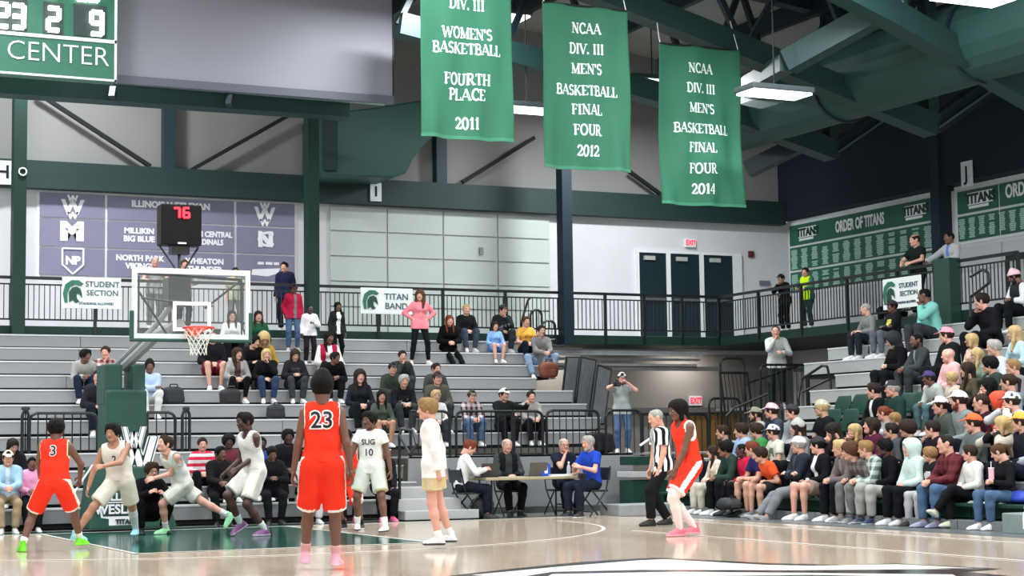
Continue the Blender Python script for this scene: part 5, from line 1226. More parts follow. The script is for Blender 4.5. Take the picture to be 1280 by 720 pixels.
def person(loc, face, label, group=None, h=1.75, q=.023, skin='l', hair='short', hc='n', top=('tee', '888888'), bottom=('pants', '20242c'), shoes=('d8d8d8', 'e8e8e8'), socks=None, sleeve=None, loose=.018, hem=None, key=None, glasses=False, beard=None, hat=None, **sk):
    """loc: point on the floor / seat under the pelvis; face: direction (x, y) the chest points to"""
    global NPEOPLE; NPEOPLE += 1
    s = h/1.74; fx, fy = face; rz = math.atan2(-fx, fy)
    root = empty('person', loc, rz, label, 'person', group); root.scale = (s, s, s)
    J = skeleton(**sk)
    ks = repr((sorted((k, str(v)) for k, v in sk.items()), q))
    bare = False; kb = ('b', ks)
    if kb not in CACHE: CACHE[kb] = body_mesh(J, q, bare)
    sm = mat(SKIN[skin], .5, var=.05, scale=4); dk = mat('1a1412', .4, var=0); ew = mat('a8a29c', .4, var=0); lip = mat({'l': 'b06a60', 'p': 'b86a64', 't': '94564c', 'b': '5c3630', 'd': '402625', 'm': '74463c'}[skin], .5, var=0)
    ob = inst('body', CACHE[kb], [sm, ew, dk, lip], root)
    # top
    kind, c1 = top[0], top[1]; c2 = top[2] if len(top) > 2 else 'd0d2d2'; pat = top[3] if len(top) > 3 else ''
    spec = {'tee': ('', .62, .018), 'polo': ('collar', .62, .020), 'long': ('', 1.93, .014), 'sweater': ('', 1.95, .022), 'hoodie': ('hoodie', 1.96, .030), 'hoodup': ('hoodup', 1.96, .030), 'jacket': ('jacket', 1.97, .032), 'coat': ('collar', 1.97, .036),
            'cardigan': ('cardigan', 1.95, .026), 'varsity': ('varsity', 1.96, .030), 'vest': ('vest', 1.93, .030), 'tank': ('tank', 0, .022), 'shirt': ('collar', 1.93, .018)}[kind]
    style, sl, lo_ = spec; sl = sleeve or sl; hem_ = hem if hem is not None else (-.05 if sk.get('kind', 'sit') == 'sit' else -.10)
    if kind == 'tank': hem_ = hem if hem is not None else .0
    patch = pat == 'print'; pat = '' if patch else pat; kt = ('t', ks, style, sl, lo_, hem_, patch)
    if kt not in CACHE: CACHE[kt] = shirt_mesh(J, q, sl, lo_, hem_, style, patch)
    nm = {'tee': 'shirt', 'polo': 'polo_shirt', 'long': 'shirt', 'sweater': 'sweater', 'hoodie': 'hoodie', 'hoodup': 'hoodie', 'jacket': 'jacket', 'coat': 'jacket', 'cardigan': 'cardigan', 'varsity': 'jacket', 'vest': 'vest', 'tank': 'jersey', 'shirt': 'shirt'}[kind]
    m1 = mat(c1, .9, var=.12, scale=5, bump=.3, kind=pat, col2=c2 if pat else None, spec=.12); m2 = mat(c1, .8, var=.06, kind='camo', col2=c2) if patch else mat(c2, .8, var=.06)
    ot = inst(nm, CACHE[kt], [m1, m2], root)
    # bottom
    bk, bc = bottom[0], bottom[1]; frac, lo2, fl = {'pants': (1.94, .014, .012), 'jeans': (1.92, .012, .008), 'joggers': (1.90, .018, .008), 'leggings': (1.93, .004, .0), 'shorts': (.80, .022, .02), 'game': (.86, .016, .020), 'skirt': (.5, .03, .03)}[bk]
    if len(bottom) > 3: frac = bottom[3]
    kp = ('p', ks, frac, lo2, bk == 'game')
    if kp not in CACHE: CACHE[kp] = pants_mesh(J, q, frac, lo2, fl, 'game' if bk == 'game' else '')
    op_ = inst({'pants': 'trousers', 'jeans': 'jeans', 'joggers': 'joggers', 'leggings': 'leggings', 'shorts': 'shorts', 'game': 'shorts', 'skirt': 'skirt'}[bk], CACHE[kp], [mat(bc, .9, var=.10, scale=5, bump=.25, spec=.12), mat(bottom[2] if len(bottom) > 2 and bottom[2] else 'd8d8d8', .8)], root)
    # socks
    if socks:
        sc_, sf, sides = (tuple(socks)+('RL',))[:3] if isinstance(socks, tuple) else (socks, .35, 'RL')
        kk = ('s', ks, sf, sides)
        if kk not in CACHE:
            out = []
            for n in sides:
                lo, hi = np.minimum(J['K'+n], J['A'+n])-.09, np.maximum(J['K'+n], J['A'+n])+.09; v = Vol(lo, hi, min(q, .016)); K, An = J['K'+n], J['A'+n]
                if sf > 1: v.cone(K+(J['H'+n]-K)*(sf-1), K, .092, .068, .01, clip=[(K+(J['H'+n]-K)*(sf-1), (J['H'+n]-K)/LT)])
                st = An+(K-An)*min(sf, 1); mid = An+(K-An)*min(sf, .65); u = (K-An)/LS; r_ = lambda f: .040+.022*min(f/.65, 1)
                v.cone(An, mid, r_(0), r_(min(sf, .65)), .01, clip=[(st, u)])
                if sf > .65: v.cone(mid, st, .062, .060, .01, clip=[(st, u)])
                out.append(v.mesh())
            CACHE[kk] = [to_mesh('sock', *o_) for o_ in out]
        for me in CACHE[kk]: inst('sock' if sf < 1 else 'leg_sleeve', me, [mat(sc_, .9, var=.04)], root)
    # shoes
    high = .03 if bk == 'game' else 0.
    for s_, n in ((1, 'R'), (-1, 'L')):
        kk = ('shoe', high)
        if kk not in CACHE: CACHE[kk] = to_mesh('shoe', *SHOE[high])
        o = inst('shoe', CACHE[kk], [mat(shoes[0], .6, var=.12, scale=9), mat(shoes[1], .6, var=.02)], root)
        R = rot('z', J['fy'+n])@rot('x', J['fp'+n]); p = J['A'+n]+R@A(0, 0, -.09)
        o.matrix_local = Matrix([[*R[0]*1.02, p[0]], [*R[1]*1.02, p[1]], [*R[2]*1.02, p[2]], [0, 0, 0, 1]])
    # hair, hat, glasses, beard
    Mh = Matrix([[*(J['Rh'][i]*HS), J['Hd'][i]] for i in range(3)]+[[0, 0, 0, 1]])
    def onhead(nm_, style_, m):
        kk = ('hair', style_)
        if kk not in CACHE: CACHE[kk] = to_mesh(nm_, *hair_mesh(style_))
        o = inst(nm_, CACHE[kk], m if isinstance(m, list) else [m], root); o.matrix_local = Mh; return o
    if hair and hair != 'bald': onhead('hair', hair, mat(HC.get(hc, hc), .8, var=.2, scale=14, bump=.4, spec=.2))
    if hat:
        onhead({'cap': 'cap', 'backcap': 'cap', 'beanie': 'beanie', 'hood': 'hood'}[hat[0]], hat[0], mat(hat[1], .8, var=.1, scale=10, kind=hat[2] if len(hat) > 2 else '', col2=hat[3] if len(hat) > 3 else None))
    if beard:
        kk = 'beard'
        if kk not in CACHE:
            v = Vol((-.09, -.02, -.14), (.09, .12, .03), .008); v.cone((0, .046, -.06), (0, .05, -.085), .044, .036, .02)
            for s_ in (-1, 1): v.cone((s_*.035, .02, -.065), (s_*.06, .0, -.0), .037, .022, .02)
            v.cone((0, .09, .03), (0, .09, -.032), .05, .05, .003, op='s'); v.cone((0, .12, -.051), (0, .06, -.051), .016, .012, .003, op='s'); CACHE[kk] = to_mesh('beard', *v.mesh())
        o = inst('beard', CACHE[kk], [mat(HC.get(beard, beard), .8, var=.15, scale=20)], root); o.matrix_local = Mh
    if glasses:
        kk = 'glasses'
        if kk not in CACHE:
            mb = MB()
            for s_ in (-1, 1):
                c_ = (s_*.033, .100, .010); mb.path([(c_[0]+.021*math.cos(t), c_[1], c_[2]+.016*math.sin(t)) for t in np.linspace(0, 2*math.pi, 9)], .004, 4); mb.bar((s_*.054, .098, .014), (s_*.082, .0, .016), .004)
            mb.bar((-.012, .102, .012), (.012, .102, .012), .004); CACHE[kk] = mb.mesh('glasses')
        o = inst('glasses', CACHE[kk], [mat('1a1a1c', .3, var=0)], root); o.matrix_local = Mh
    root['_j'] = 0; del root['_j']
    return root, J
def inst(name, me, mats, parent):
    """object over a shared mesh with its own materials"""
    if not me.materials:
        for _ in mats: me.materials.append(None)
    o = bpy.data.objects.new(name, me); COL.objects.link(o); o.parent = parent
    for i, m in enumerate(mats):
        if i < len(o.material_slots): o.material_slots[i].link = 'OBJECT'; o.material_slots[i].material = m
    return o
# ================================================================== PEOPLE IN THE SCENE
POSES = {
 'L': dict(arms=('lap', 'lap'), lean=.14), 'C': dict(arms=('clasp', 'clasp'), lean=.42), 'K': dict(arms=('knee', 'knee'), lean=.22), 'X': dict(arms=('cross', 'cross'), lean=.04),
 'H': dict(arms=('chin', 'lap'), lean=.32), 'h': dict(arms=('lap', 'chin'), lean=.32), 'P': dict(arms=('phone', 'phone'), lean=.22, hp=-.35), 'F': dict(arms=('face', 'face'), lean=.2),
 'D': dict(arms=('clasp', 'lap'), lean=.62), 'B': dict(arms=('bench', 'bench'), lean=-.12), 'k': dict(arms=('knee', 'lap'), lean=.28)}
YAW = {'0': 0., 'r': -.35, 'R': -.7, 'l': .35, 'S': .7}
def parse(h):      # 'cap:c03030:camo:203040' -> hat tuple
    return tuple(h.split(':'))
def seated(mode, x, y, pose, yaw, skin, hair, top, bottom, label, h=1.72, face=None, k=None, q=.026, group=None, seatz=None, plane=None, **kw):
    """seat a person so that the head falls on the pixel (x, y); the row follows from the height of the head"""
    hs, hc = (hair.split(':')+['n'])[:2]; fem = 1 if kw.pop('f', 0) else 0
    sk = dict(POSES[pose]); sk.update(kind='sit', hy=YAW[yaw], fem=fem, drop=.312 if mode == 'side' else .29); sk.update(kw.pop('sk', {}))
    face = face or ((-1, .12) if mode == 'side' else (-.12, -1)); fn = np.array(face)/np.hypot(*face)
    J = skeleton(**sk); hd = J['Hd']; R = np.array([[fn[1], fn[0]], [-fn[0], fn[1]]]); off = R@hd[:2]      # local (x, y) -> world
    best = None
    for kk in ([k] if k is not None else range(1, 12)):
        s = h/1.74
        if plane is not None: pl = plane
        elif mode == 'side': pl = 16.3+.6*kk+(.24 if kk else .40)
        else: pl = 28.6+.6*kk+.24
        sz = seatz if seatz is not None else (stop(kk)+(.02 if kk == 0 and mode == 'side' else 0) if mode == 'side' else etop(kk))
        for _ in range(2):
            P = atX(x, y, pl+s*off[0]) if mode == 'side' else atY(x, y, pl+s*off[1]); s2 = (P[2]-sz)/hd[2]
            s2 = min(max(s2, h/1.74*.92), h/1.74*1.08); s = s2
        err = abs(sz+s*hd[2]-P[2])
        if best is None or err < best[0]: best = (err, kk, pl, sz, s, P)
    err, kk, pl, sz, s, P = best
    loc = (pl, P[1]-s*off[1], sz) if mode == 'side' else (P[0]-s*off[0], pl, sz)
    if kk == 0 or seatz is not None:
        sk['drop'] = round((sz)/s*50)/50 if seatz is None else round(seatz/s*50)/50; sk['ffwd'] = .42
    if 'hat' in kw: kw['hat'] = parse(kw['hat'])
    return person(tuple(float(v) for v in loc), face, label, group or ('spectators on the side bleacher' if mode == 'side' else 'spectators on the end bleacher'), h=s*1.74, q=q, skin=skin, hair=hs, hc=hc, top=top, bottom=bottom, **kw, **sk)
S_ = lambda *a, **k: seated('side', *a, **k)
E_ = lambda *a, **k: seated('end', *a, **k)
BK = ('pants', '121418'); NV = ('pants', '161b28'); JN = ('jeans', '4a6280'); LJ = ('jeans', '7d93ab'); GY = ('joggers', '8b8d8e'); KH = ('pants', 'a08c70'); DG = ('pants', '33373b'); LG = ('leggings', '0c0d0f')
WS = ('dcdcdc', 'ececec'); KS = ('1c1d20', '2a2a2c')
# ---- front row of the side bleacher, left to right
F0 = dict(k=0, q=.022)
S_(891, 566, 'L', 'r', 'p', 'long:n', ('long', 'd8cdb8'), ('pants', 'c9c3b4'), 'fan with long dark brown hair and cream top, nearest the player with leg sleeves', f=1, shoes=WS, **F0)
S_(906, 562, 'C', 'r', 'm', 'mop:k', ('hoodie', '2a3b36'), BK, 'front-row fan with dark curly hair and dark green hoodie with white strings', shoes=WS, **F0)
S_(927, 564, 'K', 'r', 'd', 'buzz:k', ('hoodie', 'c02242'), BK, 'front-row fan in a crimson hoodie and black trousers', shoes=KS, **F0)
S_(940, 562, 'C', 'R', 'l', 'short:rd', ('tee', '2b2a5c', 'dde0ea'), ('shorts', '20242c'), 'fan in a navy short-sleeved shirt between crimson hoodie and orange shirt', shoes=KS, **F0)
S_(950, 569, 'D', 'r', 'l', 'mop:n', ('tee', 'e0582c', 'f0b090'), ('shorts', '202126'), 'front-row youth in a bright orange tee leaning far forward', shoes=('6a6c70', 'c0c0c0'), **F0)
S_(998, 555, 'X', 'R', 'l', 'short:gr', ('jacket', '262d38', '303844'), ('joggers', '777a7e'), 'front-row man in a white cap and dark jacket with legs stretched out', hat='cap:d8d6d4', shoes=('8a8a8a', 'b8b8b8'), sk=dict(feet=((.1, .72, -.30, 0, .5), (-.1, .66, -.30, 0, .5))), **F0)
S_(1022, 557, 'L', 'R', 'p', 'short:k', ('cardigan', '121217', 'd8d8da'), ('shorts', '8f7a70'), 'front-row woman in a backward black cap and open black cardigan over white', hat='backcap:1a1a1e', f=1, shoes=WS, **F0)
S_(1050, 561, 'C', 'r', 'l', 'short:bl', ('jacket', '6a625f', '857b76'), BK, 'fair-haired front-row fan in a brown-grey jacket just left of the curly-haired youth', shoes=WS, **F0)
S_(1063, 565, 'D', 'r', 'l', 'curly:br', ('shirt', '7a716c', '4a4848', 'plaid'), ('joggers', '6c6e6c'), 'curly brown-haired front-row youth in a grey checked shirt looking down at clasped hands', shoes=('7a7a78', 'cfcfcf'), **F0)
S_(1082, 562, 'C', 'R', 'l', 'short:lb', ('hoodie', '52665c', 'c3cdc8', 'plaid'), ('joggers', '9a9c96'), 'front-row fan in a green and white checked hooded jacket and pale grey joggers', shoes=('3b4658', 'dddddd'), **F0)
S_(1105, 560, 'L', 'r', 'd', 'mop:k', ('sweater', '0d0f13'), ('joggers', 'a3a49c'), 'front-row fan with black hair, black sweatshirt and light grey joggers', shoes=('2c3a5c', 'e0e0e0'), **F0)
S_(1139, 561, 'L', 'r', 'p', 'short:n', ('hoodup', 'c4dad4'), BK, 'front-row fan with the hood of a pale mint hoodie pulled up', hat='hood:c4dad4', shoes=WS, **F0)
S_(1162, 569, 'L', 'R', 'l', 'mop:lb', ('hoodie', '1a1c20', 'd8d8d8', 'print'), ('jeans', 'a9aaac'), 'front-row child in a black hoodie with white print and pale jeans', h=1.5, shoes=KS, **F0)
S_(1182, 556, 'C', 'r', 'p', 'buzz:dk', ('sweater', '6e3238', '4a2026', 'plaid'), JN, 'front-row man in a maroon checked sweater and blue jeans, hands clasped', h=1.8, sk=dict(lean=.25), shoes=('8c90a8', '4a4c58'), **F0)
S_(1212, 567, 'L', 'R', 'p', 'short:n', ('sweater', 'dcdcd6'), BK, 'front-row youth in a white sweater and black trousers with crossed legs', h=1.62, shoes=('c4ccae', 'e4e4d4'), sk=dict(feet=((.08, .42, -.28), (.18, .62, -.12, .4, .4)), knees=(None, (.0, 1, 1.5))), **F0)
S_(1248, 566, 'P', 'R', 'p', 'pony:br', ('long', '16171a'), JN, 'front-row woman with a ponytail and black top holding a pink drink, rightmost', f=1, shoes=WS, **F0)
# ---- second row
S_(903, 541, 'L', 'r', 'l', 'short:n', ('sweater', '1c2430'), NV, 'second-row fan with short brown hair and navy sweater, nearest the wooden doors')
S_(926, 539, 'L', 'r', 'p', 'mop:n', ('hoodie', '9db8dc'), NV, 'second-row youth in a pale blue hoodie')
S_(945, 539, 'L', 'R', 'p', 'mop:n', ('hoodie', '3d8a48'), NV, 'second-row fan with glasses and a green hoodie', glasses=True)
S_(966, 541, 'L', 'R', 'l', 'short:n', ('tee', 'd4d6c6', '6a7f6a', 'print'), NV, 'second-row fan in a patterned white cap and pale printed tee', hat='cap:d8d4dc:camo:5a6078')
S_(997, 534, 'L', 'R', 'p', 'long:n', ('long', '7c817c'), BK, 'woman in a pale grey knitted hat above the white-capped man with stretched legs', hat='beanie:a5a8a2', f=1)
S_(1041, 539, 'P', 'R', 'p', 'long:dk', ('long', '22181c'), BK, 'girl with long dark hair and dark top below the man in the pale camouflage cap', f=1)
S_(1068, 540, 'F', '0', 'l', 'long:bl', ('long', '4a3430'), BK, 'girl with long blonde hair holding both hands at her mouth', f=1)
S_(1089, 532, 'L', 'r', 'p', 'bob:n', ('hoodie', '4f1a34'), BK, 'woman in a maroon hoodie with pale strings, chin up', f=1, sk=dict(hp=.2))
S_(1114, 537, 'L', 'R', 'p', 'short:dk', ('hoodie', '4c5256', 'c8402c', 'print'), NV, 'dark-haired boy in a grey top with a red print', h=1.55)
S_(1134, 537, 'L', 'R', 'l', 'curly:n', ('jacket', '121418', 'd6d6d6'), BK, 'brown curly-haired boy in an open black jacket over white')
S_(1165, 537, 'k', 'R', 'p', 'short:dk', ('coat', '241a24'), NV, 'man with red-framed glasses and dark purple jacket behind the maroon sweater man', glasses=True)
S_(1216, 524, 'X', 'R', 'p', 'short:n', ('hoodie', '5d6564'), NV, 'fan in a bright orange cap and grey hoodie with a red bundle', hat='cap:f0602a')
S_(1253, 532, 'F', 'R', 'l', 'long:bl', ('vest', '1a1c22', 'b0a89c'), BK, 'blonde woman with a hand at her chin next to the yellow cap', f=1)
S_(1275, 524, 'L', 'R', 'l', 'short:n', ('vest', '1b2028', '9aa4a8'), NV, 'fan in a yellow-orange cap at the right picture edge', hat='cap:f0a43a')
# ---- third row
S_(944, 519, 'L', 'r', 'l', 'short:dk', ('jacket', 'a9aca6', 'c8cac4'), NV, 'bearded fan in an olive cap and light grey jacket left of the pink cap', hat='cap:7d8068', beard='n')
S_(964, 509, 'L', 'R', 'p', 'short:n', ('vest', '222a3a', '30384a'), NV, 'fan in a pink and white cap and navy vest jacket', hat='cap:e0a8b0:camo:f0e8e8')
S_(990, 516, 'L', 'r', 'p', 'short:dk', ('jacket', '9ca0a0', '7c8284'), NV, 'fan in a black cap with white badge and pale grey patterned jacket', hat='cap:202226')
S_(1027, 511, 'L', 'R', 'l', 'short:bl', ('polo', '14161a'), NV, 'man in a pale camouflage cap and black shirt, sunglasses on', hat='backcap:a8a690:camo:dcdccc', glasses=True, h=1.8)
S_(1104, 512, 'L', 'R', 'p', 'pony:rd', ('tee', '8c9290', 'c8ccd2', 'print'), NV, 'auburn-haired girl with pigtail in a grey printed tee', f=1, h=1.5)
S_(1118, 520, 'L', 'R', 'p', 'bob:lb', ('long', '3a3438'), NV, 'small child with light brown hair between the auburn girl and the curly boy', h=1.3)
S_(1175, 508, 'k', 'r', 'p', 'short:n', ('hoodie', '4a544c'), NV, 'fan in a white-fronted maroon cap and grey-green hoodie', hat='cap:e4d8d8')
S_(1198, 500, 'L', 'R', 'p', 'short:n', ('sweater', '7d8886'), GY, 'bearded man in a white cap and grey-green sweatshirt', hat='cap:e6e2de', beard='rd', h=1.82)
S_(1226, 503, 'L', 'R', 'p', 'buzz:n', ('sweater', '3a1a24'), NV, 'man with glasses and short hair in a dark maroon sweater', glasses=True)
S_(1264, 502, 'F', 'R', 'p', 'short:n', ('hoodie', 'b9bcc0'), NV, 'fan in a white and black cap with both hands cupped at the mouth', hat='cap:dedede:camo:30343a')
S_(1248, 497, 'L', 'R', 'b', 'short:k', ('hoodup', 'd8482c'), NV, 'person in an orange-red hooded top half hidden right of the man in dark maroon', hat='hood:d8482c')
# ---- fourth row
S_(1092, 489, 'L', 'R', 'p', 'short:dk', ('jacket', '0e0f12', 'd8dad8'), BK, 'man in an open black jacket over a white shirt beside the empty green seats')
S_(1115, 487, 'L', 'r', 'p', 'short:gr', ('coat', '1c3430'), BK, 'man in a black cap and dark green jacket beside the open black jacket man', hat='cap:1b1c20')
S_(1161, 477, 'D', 'r', 'b', 'short:dk', ('hoodie', 'a9afa9'), ('jeans', '4d6a6c'), 'fan in a purple cap and pale grey hoodie leaning forward', hat='cap:3a2c62', sk=dict(lean=.45))
S_(1189, 473, 'L', 'R', 'l', 'mop:bl', ('tee', 'c9b8a8'), NV, 'blond child in front of the bald man in pink', h=1.35)
S_(1209, 463, 'L', 'R', 'l', 'long:n', ('long', '4c4436'), NV, 'girl with long straight brown hair in an olive top', f=1)
S_(1235, 484, 'F', 'r', 'p', 'longwavy:k', ('long', '2a2022'), NV, 'woman with dark wavy hair, hands raised, above the man in dark maroon', f=1)
S_(1260, 479, 'L', 'R', 'l', 'pony:n', ('long', '7c8c98'), NV, 'woman with tied-back brown hair and blue-grey scarf', f=1)
# ---- fifth row
S_(1185, 445, 'L', 'R', 'p', 'bald', ('hoodie', 'd8a8a8'), ('pants', 'b8a09c'), 'bald man in a pale pink hoodie')
S_(1221, 445, 'L', 'r', 'l', 'long:bl', ('long', '6f8070'), NV, 'blonde woman with glasses and grey-green top', glasses=True, f=1)
S_(1237, 457, 'L', 'R', 'l', 'mop:k', ('jacket', '2c3a36', '6a7a70'), NV, 'black-haired youth in a dark green jacket')
S_(1266, 457, 'L', 'r', 'p', 'short:lb', ('sweater', '7a787c'), NV, 'boy with short light brown hair and grey sweater at the right', h=1.6)
# ---- sixth row and above
S_(1116, 426, 'P', 'r', 'l', 'short:k', ('hoodup', '0e0f12'), BK, 'man with pale beard, black hood and long black coat, looking at a phone', hat='hood:16181c', beard='gr', h=1.85)
S_(1145, 427, 'C', '0', 'b', 'buzz:k', ('jacket', '3c4144', '8a9092'), DG, 'dark-bearded man in a dark grey zipped jacket beside the hooded man', beard='k', h=1.85, sk=dict(lean=.25))
S_(1183, 420, 'L', 'R', 'p', 'short:n', ('coat', '15171a'), BK, 'man in a bright pink cap and black jacket', hat='cap:e890a0', h=1.8)
S_(1214, 426, 'L', 'R', 't', 'bob:bl', ('long', 'd8b8a4'), BK, 'woman with light blonde bob and peach top', f=1)
S_(1242, 430, 'L', 'r', 'l', 'short:gr', ('long', 'c2cbd2', '8a9aa8', 'print'), BK, 'grey-haired person in a pale patterned top', f=1)
S_(1268, 417, 'L', 'R', 'l', 'long:bl', ('long', 'a8c2c8'), BK, 'blonde woman in a light blue denim jacket at the right edge', f=1)
S_(1082, 387, 'K', 'R', 'p', 'buzz:gr', ('sweater', '7a7d7c'), ('pants', '20282e'), 'grey-haired man in a grey V-neck sweater on the top bench', h=1.8)
S_(1115, 384, 'X', '0', 'b', 'short:k', ('hoodie', '17191e', 'd8cc58', 'print'), ('jeans', '5a6068'), 'man in a black hoodie with yellow print and dark cap on the top bench', hat='cap:2a2c30', h=1.8)
S_(1118, 367, 'P', 'R', 'l', 'pony:dk', ('long', 'd0cfcf'), BK, 'dark-haired person in white behind the man with the yellow print', k=11, plane=23.3, f=1, h=1.8)
S_(1155, 367, 'h', 'R', 'b', 'buzz:k', ('hoodie', '7cc0b4'), DG, 'man in a teal hoodie leaning on his hand below the standing men', h=1.82)
S_(1227, 376, 'H', 'R', 'p', 'short:dk', ('coat', '17181b'), BK, 'man in a long black coat propping his head, upper right', h=1.85)
S_(1268, 349, 'P', 'R', 'b', 'short:k', ('vest', '26282c', 'd4d6d6'), BK, 'bearded man in a pink and white knit cap and dark vest with white sleeves', hat='beanie:dcb8bc', beard='k', h=1.9)

# ---- end bleacher spectators
E_(107, 449, 'D', 'S', 'b', 'mop:k', ('hoodie', '9b9a96'), ('pants', '1c2438'), 'spectator with black curly hair in a pale grey hoodie bending sideways left of the hoop')
E_(132, 441, 'H', 'r', 'p', 'short:n', ('shirt', '70343a', 'b8a8a4', 'plaid'), NV, 'spectator with short hair and maroon checked shirt left of the hoop')
E_(123, 472, 'h', 'r', 'p', 'short:n', ('jacket', '26262c', '3a3a52'), NV, 'spectator resting the head on a hand beside the green hoop column')
E_(187, 464, 'X', '0', 'b', 'flat:k', ('hoodie', 'a9bcdc'), ('pants', 'c8ccc8'), 'spectator with a tall black hairstyle and pale blue hoodie right of the hoop column', k=6)
E_(266, 421, 'L', '0', 'l', 'short:n', ('hoodie', '18191d'), ('shorts', '6a2030'), 'bare-legged spectator in black right of the net, head behind the backboard', h=1.8)
E_(297, 447, 'L', 'l', 'l', 'longwavy:n', ('cardigan', '8f8c8a', '4a3034'), LG, 'woman with long brown hair and an open grey cardigan', f=1, k=7)
E_(290, 402, 'L', '0', 'l', 'long:n', ('long', 'd8d8d8'), BK, 'woman with glasses and a white top seen through the right edge of the backboard', f=1, k=10, glasses=True)
E_(323, 397, 'L', '0', 'l', 'long:n', ('sweater', '1f5238'), BK, 'woman with long brown hair and a dark green sweater on the top bench', f=1, k=10)
E_(318, 428, 'D', 'S', 'l', 'mop:k', ('coat', '17171b'), BK, 'dark-haired spectator in black bending over below the green sweater', k=8)
E_(330, 424, 'L', '0', 'l', 'longwavy:bl', ('long', 'b88f3a'), BK, 'spectator with golden hair and mustard top bowed behind the blonde in black', f=1, sk=dict(hp=-.5, lean=.5))
E_(333, 447, 'h', '0', 'l', 'bob:bl', ('coat', '111216'), ('jeans', '2c3a54'), 'blonde woman in a black jacket with a hand at her mouth', f=1, k=7)
E_(369, 451, 'P', '0', 'l', 'bob:n', ('coat', '201f24', '4a4036', 'print'), DG, 'brown-haired woman in a dark jacket with a grey bag on her lap', f=1, k=7)
E_(411, 423, 'L', 'l', 'b', 'long:k', ('varsity', 'a02040', 'd8d4d2'), BK, 'woman with long black hair in a crimson and white varsity jacket', f=1)
E_(419, 452, 'D', 'S', 'b', 'short:k', ('coat', '0f1013'), BK, 'person in black bent over behind the tall player in red', k=7)
E_(450, 471, 'L', '0', 'p', 'longwavy:dk', ('long', '1b2026', 'a03030'), BK, 'woman with very long dark wavy hair and black top', f=1)
E_(503, 447, 'H', '0', 'l', 'short:dk', ('coat', '2c3230'), DG, 'man resting his chin on his fist, topmost of the group behind player ten', k=7)
E_(491, 464, 'L', '0', 'l', 'short:k', ('coat', '30382f'), DG, 'man in a black cap and dark olive jacket', hat='cap:16171a', k=6)
E_(505, 477, 'C', '0', 'l', 'mop:gr', ('hoodie', '16181e', '8a9094', 'print'), DG, 'man with messy greying hair and black hoodie with a grey emblem', k=5)
E_(477, 497, 'L', '0', 't', 'long:k', ('long', '465045'), ('skirt', '3c463c'), 'woman with dark hair and a green long-sleeved dress behind player ten', f=1, k=4)
E_(545, 463, 'L', 'l', 'l', 'short:dk', ('coat', '3a3d3a'), DG, 'dark-haired man mostly hidden behind the black-capped man', k=6)
E_(547, 471, 'L', '0', 'p', 'short:n', ('coat', '4a4a42'), DG, 'man in a black cap and olive jacket right of the white long-sleeved player', hat='cap:201c22', k=5, h=1.62)
E_(545, 496, 'L', '0', 'l', 'mop:bl', ('long', 'd8d8d2'), DG, 'blond boy in a white top behind the player in white long sleeves', k=4)
E_(590, 496, 'C', '0', 'p', 'short:n', ('hoodie', 'b8b2b4', '4a2c34', 'plaid'), JN, 'man in a camouflage cap and checked hooded shirt with hands joined', hat='cap:2c342c:camo:5a5c48', k=4, sk=dict(lean=.25))
E_(630, 494, 'X', 'l', 'l', 'short:n', ('hoodie', '1b1d1e'), BK, 'man in a pale grey cap and black hoodie stretching one arm to the right', hat='cap:c9cbc4', k=4, sk=dict(arms=('cross', (-.42, .32, .58, 1.35))))
E_(664, 498, 'C', '0', 'p', 'short:n', ('hoodie', '9a9893'), BK, 'youth in a light grey hoodie leaning on his knees', k=4, sk=dict(lean=.25))
E_(562, 407, 'B', '0', 'p', 'long:rd', ('coat', '0b0c0e'), LG, 'woman with long auburn hair dressed in black with white shoes', f=1, k=10, shoes=WS, sk=dict(lean=.25, arms=('lap', 'lap'), feet=((.0, .72, -.45, .6, .4), (-.22, .66, -.42, .6, .4))))
E_(583, 392, 'L', '0', 'p', 'short:bl', ('sweater', '1a1b1f'), ('jeans', '3c4654'), 'blond man in a black sweater and dark jeans on the top bench', k=11)
E_(619, 408, 'L', '0', 'p', 'bob:n', ('long', '86b0dc'), ('shorts', '5a88c0'), 'child in a pale blue top and shorts with bare legs', f=1, k=10, h=1.35, shoes=WS)
E_(629, 388, 'h', 'l', 'p', 'short:dk', ('coat', '24262c', '8a8c90', 'print'), DG, 'person in a dark cap and patterned dark jacket behind the blue-clad child', hat='cap:2a2628', k=11)
E_(658, 409, 'L', '0', 'p', 'short:br', ('tee', 'e8ac4c'), NV, 'fan in a yellow-orange tee at the top right end of the far rows', k=10, f=1)
E_(677, 420, 'C', '0', 'l', 'short:dk', ('sweater', '7d7a7a'), LJ, 'man in a grey pullover and light jeans above the brown bag', k=9, h=1.85, sk=dict(lean=.22, knees=((1.2, 1, .6), (-.6, 1, 1)), feet=((.30, .40, -.22), (-.12, .42, -.22))))
# ---- bench and floor-side row
B0 = dict(k=0, q=.022, group='people on the lowest row under the end bleacher', plane=28.25, seatz=.45)
E_(10, 585, 'C', '0', 'p', 'short:n', ('jacket', '9cc0d8', 'c8dce8'), KH, 'person in a cream cap, pale blue jacket and khaki trousers at the far left', hat='cap:e8dcc4', shoes=WS, sk=dict(lean=.2), **B0)
E_(40, 586, 'L', '0', 'b', 'short:k', ('hoodie', 'e8a0c4'), BK, 'child in a pink hoodie left of the player wearing number three', h=1.5, shoes=WS, **B0)
E_(16, 558, 'P', 'l', 'l', 'long:dk', ('coat', '1c1c22'), BK, 'woman with long dark hair holding something up behind the cream cap', f=1)
E_(253, 568, 'L', '0', 'p', 'short:n', ('sweater', 'd8d4d6', 'd03048', 'hstripes'), BK, 'person in a white and red striped top behind the running player')
E_(276, 571, 'C', 'l', 'b', 'short:k', ('coat', '1c1c20'), BK, 'man in a black jacket leaning forward right of the guard post', h=1.8, shoes=KS, sk=dict(lean=.25), **B0)
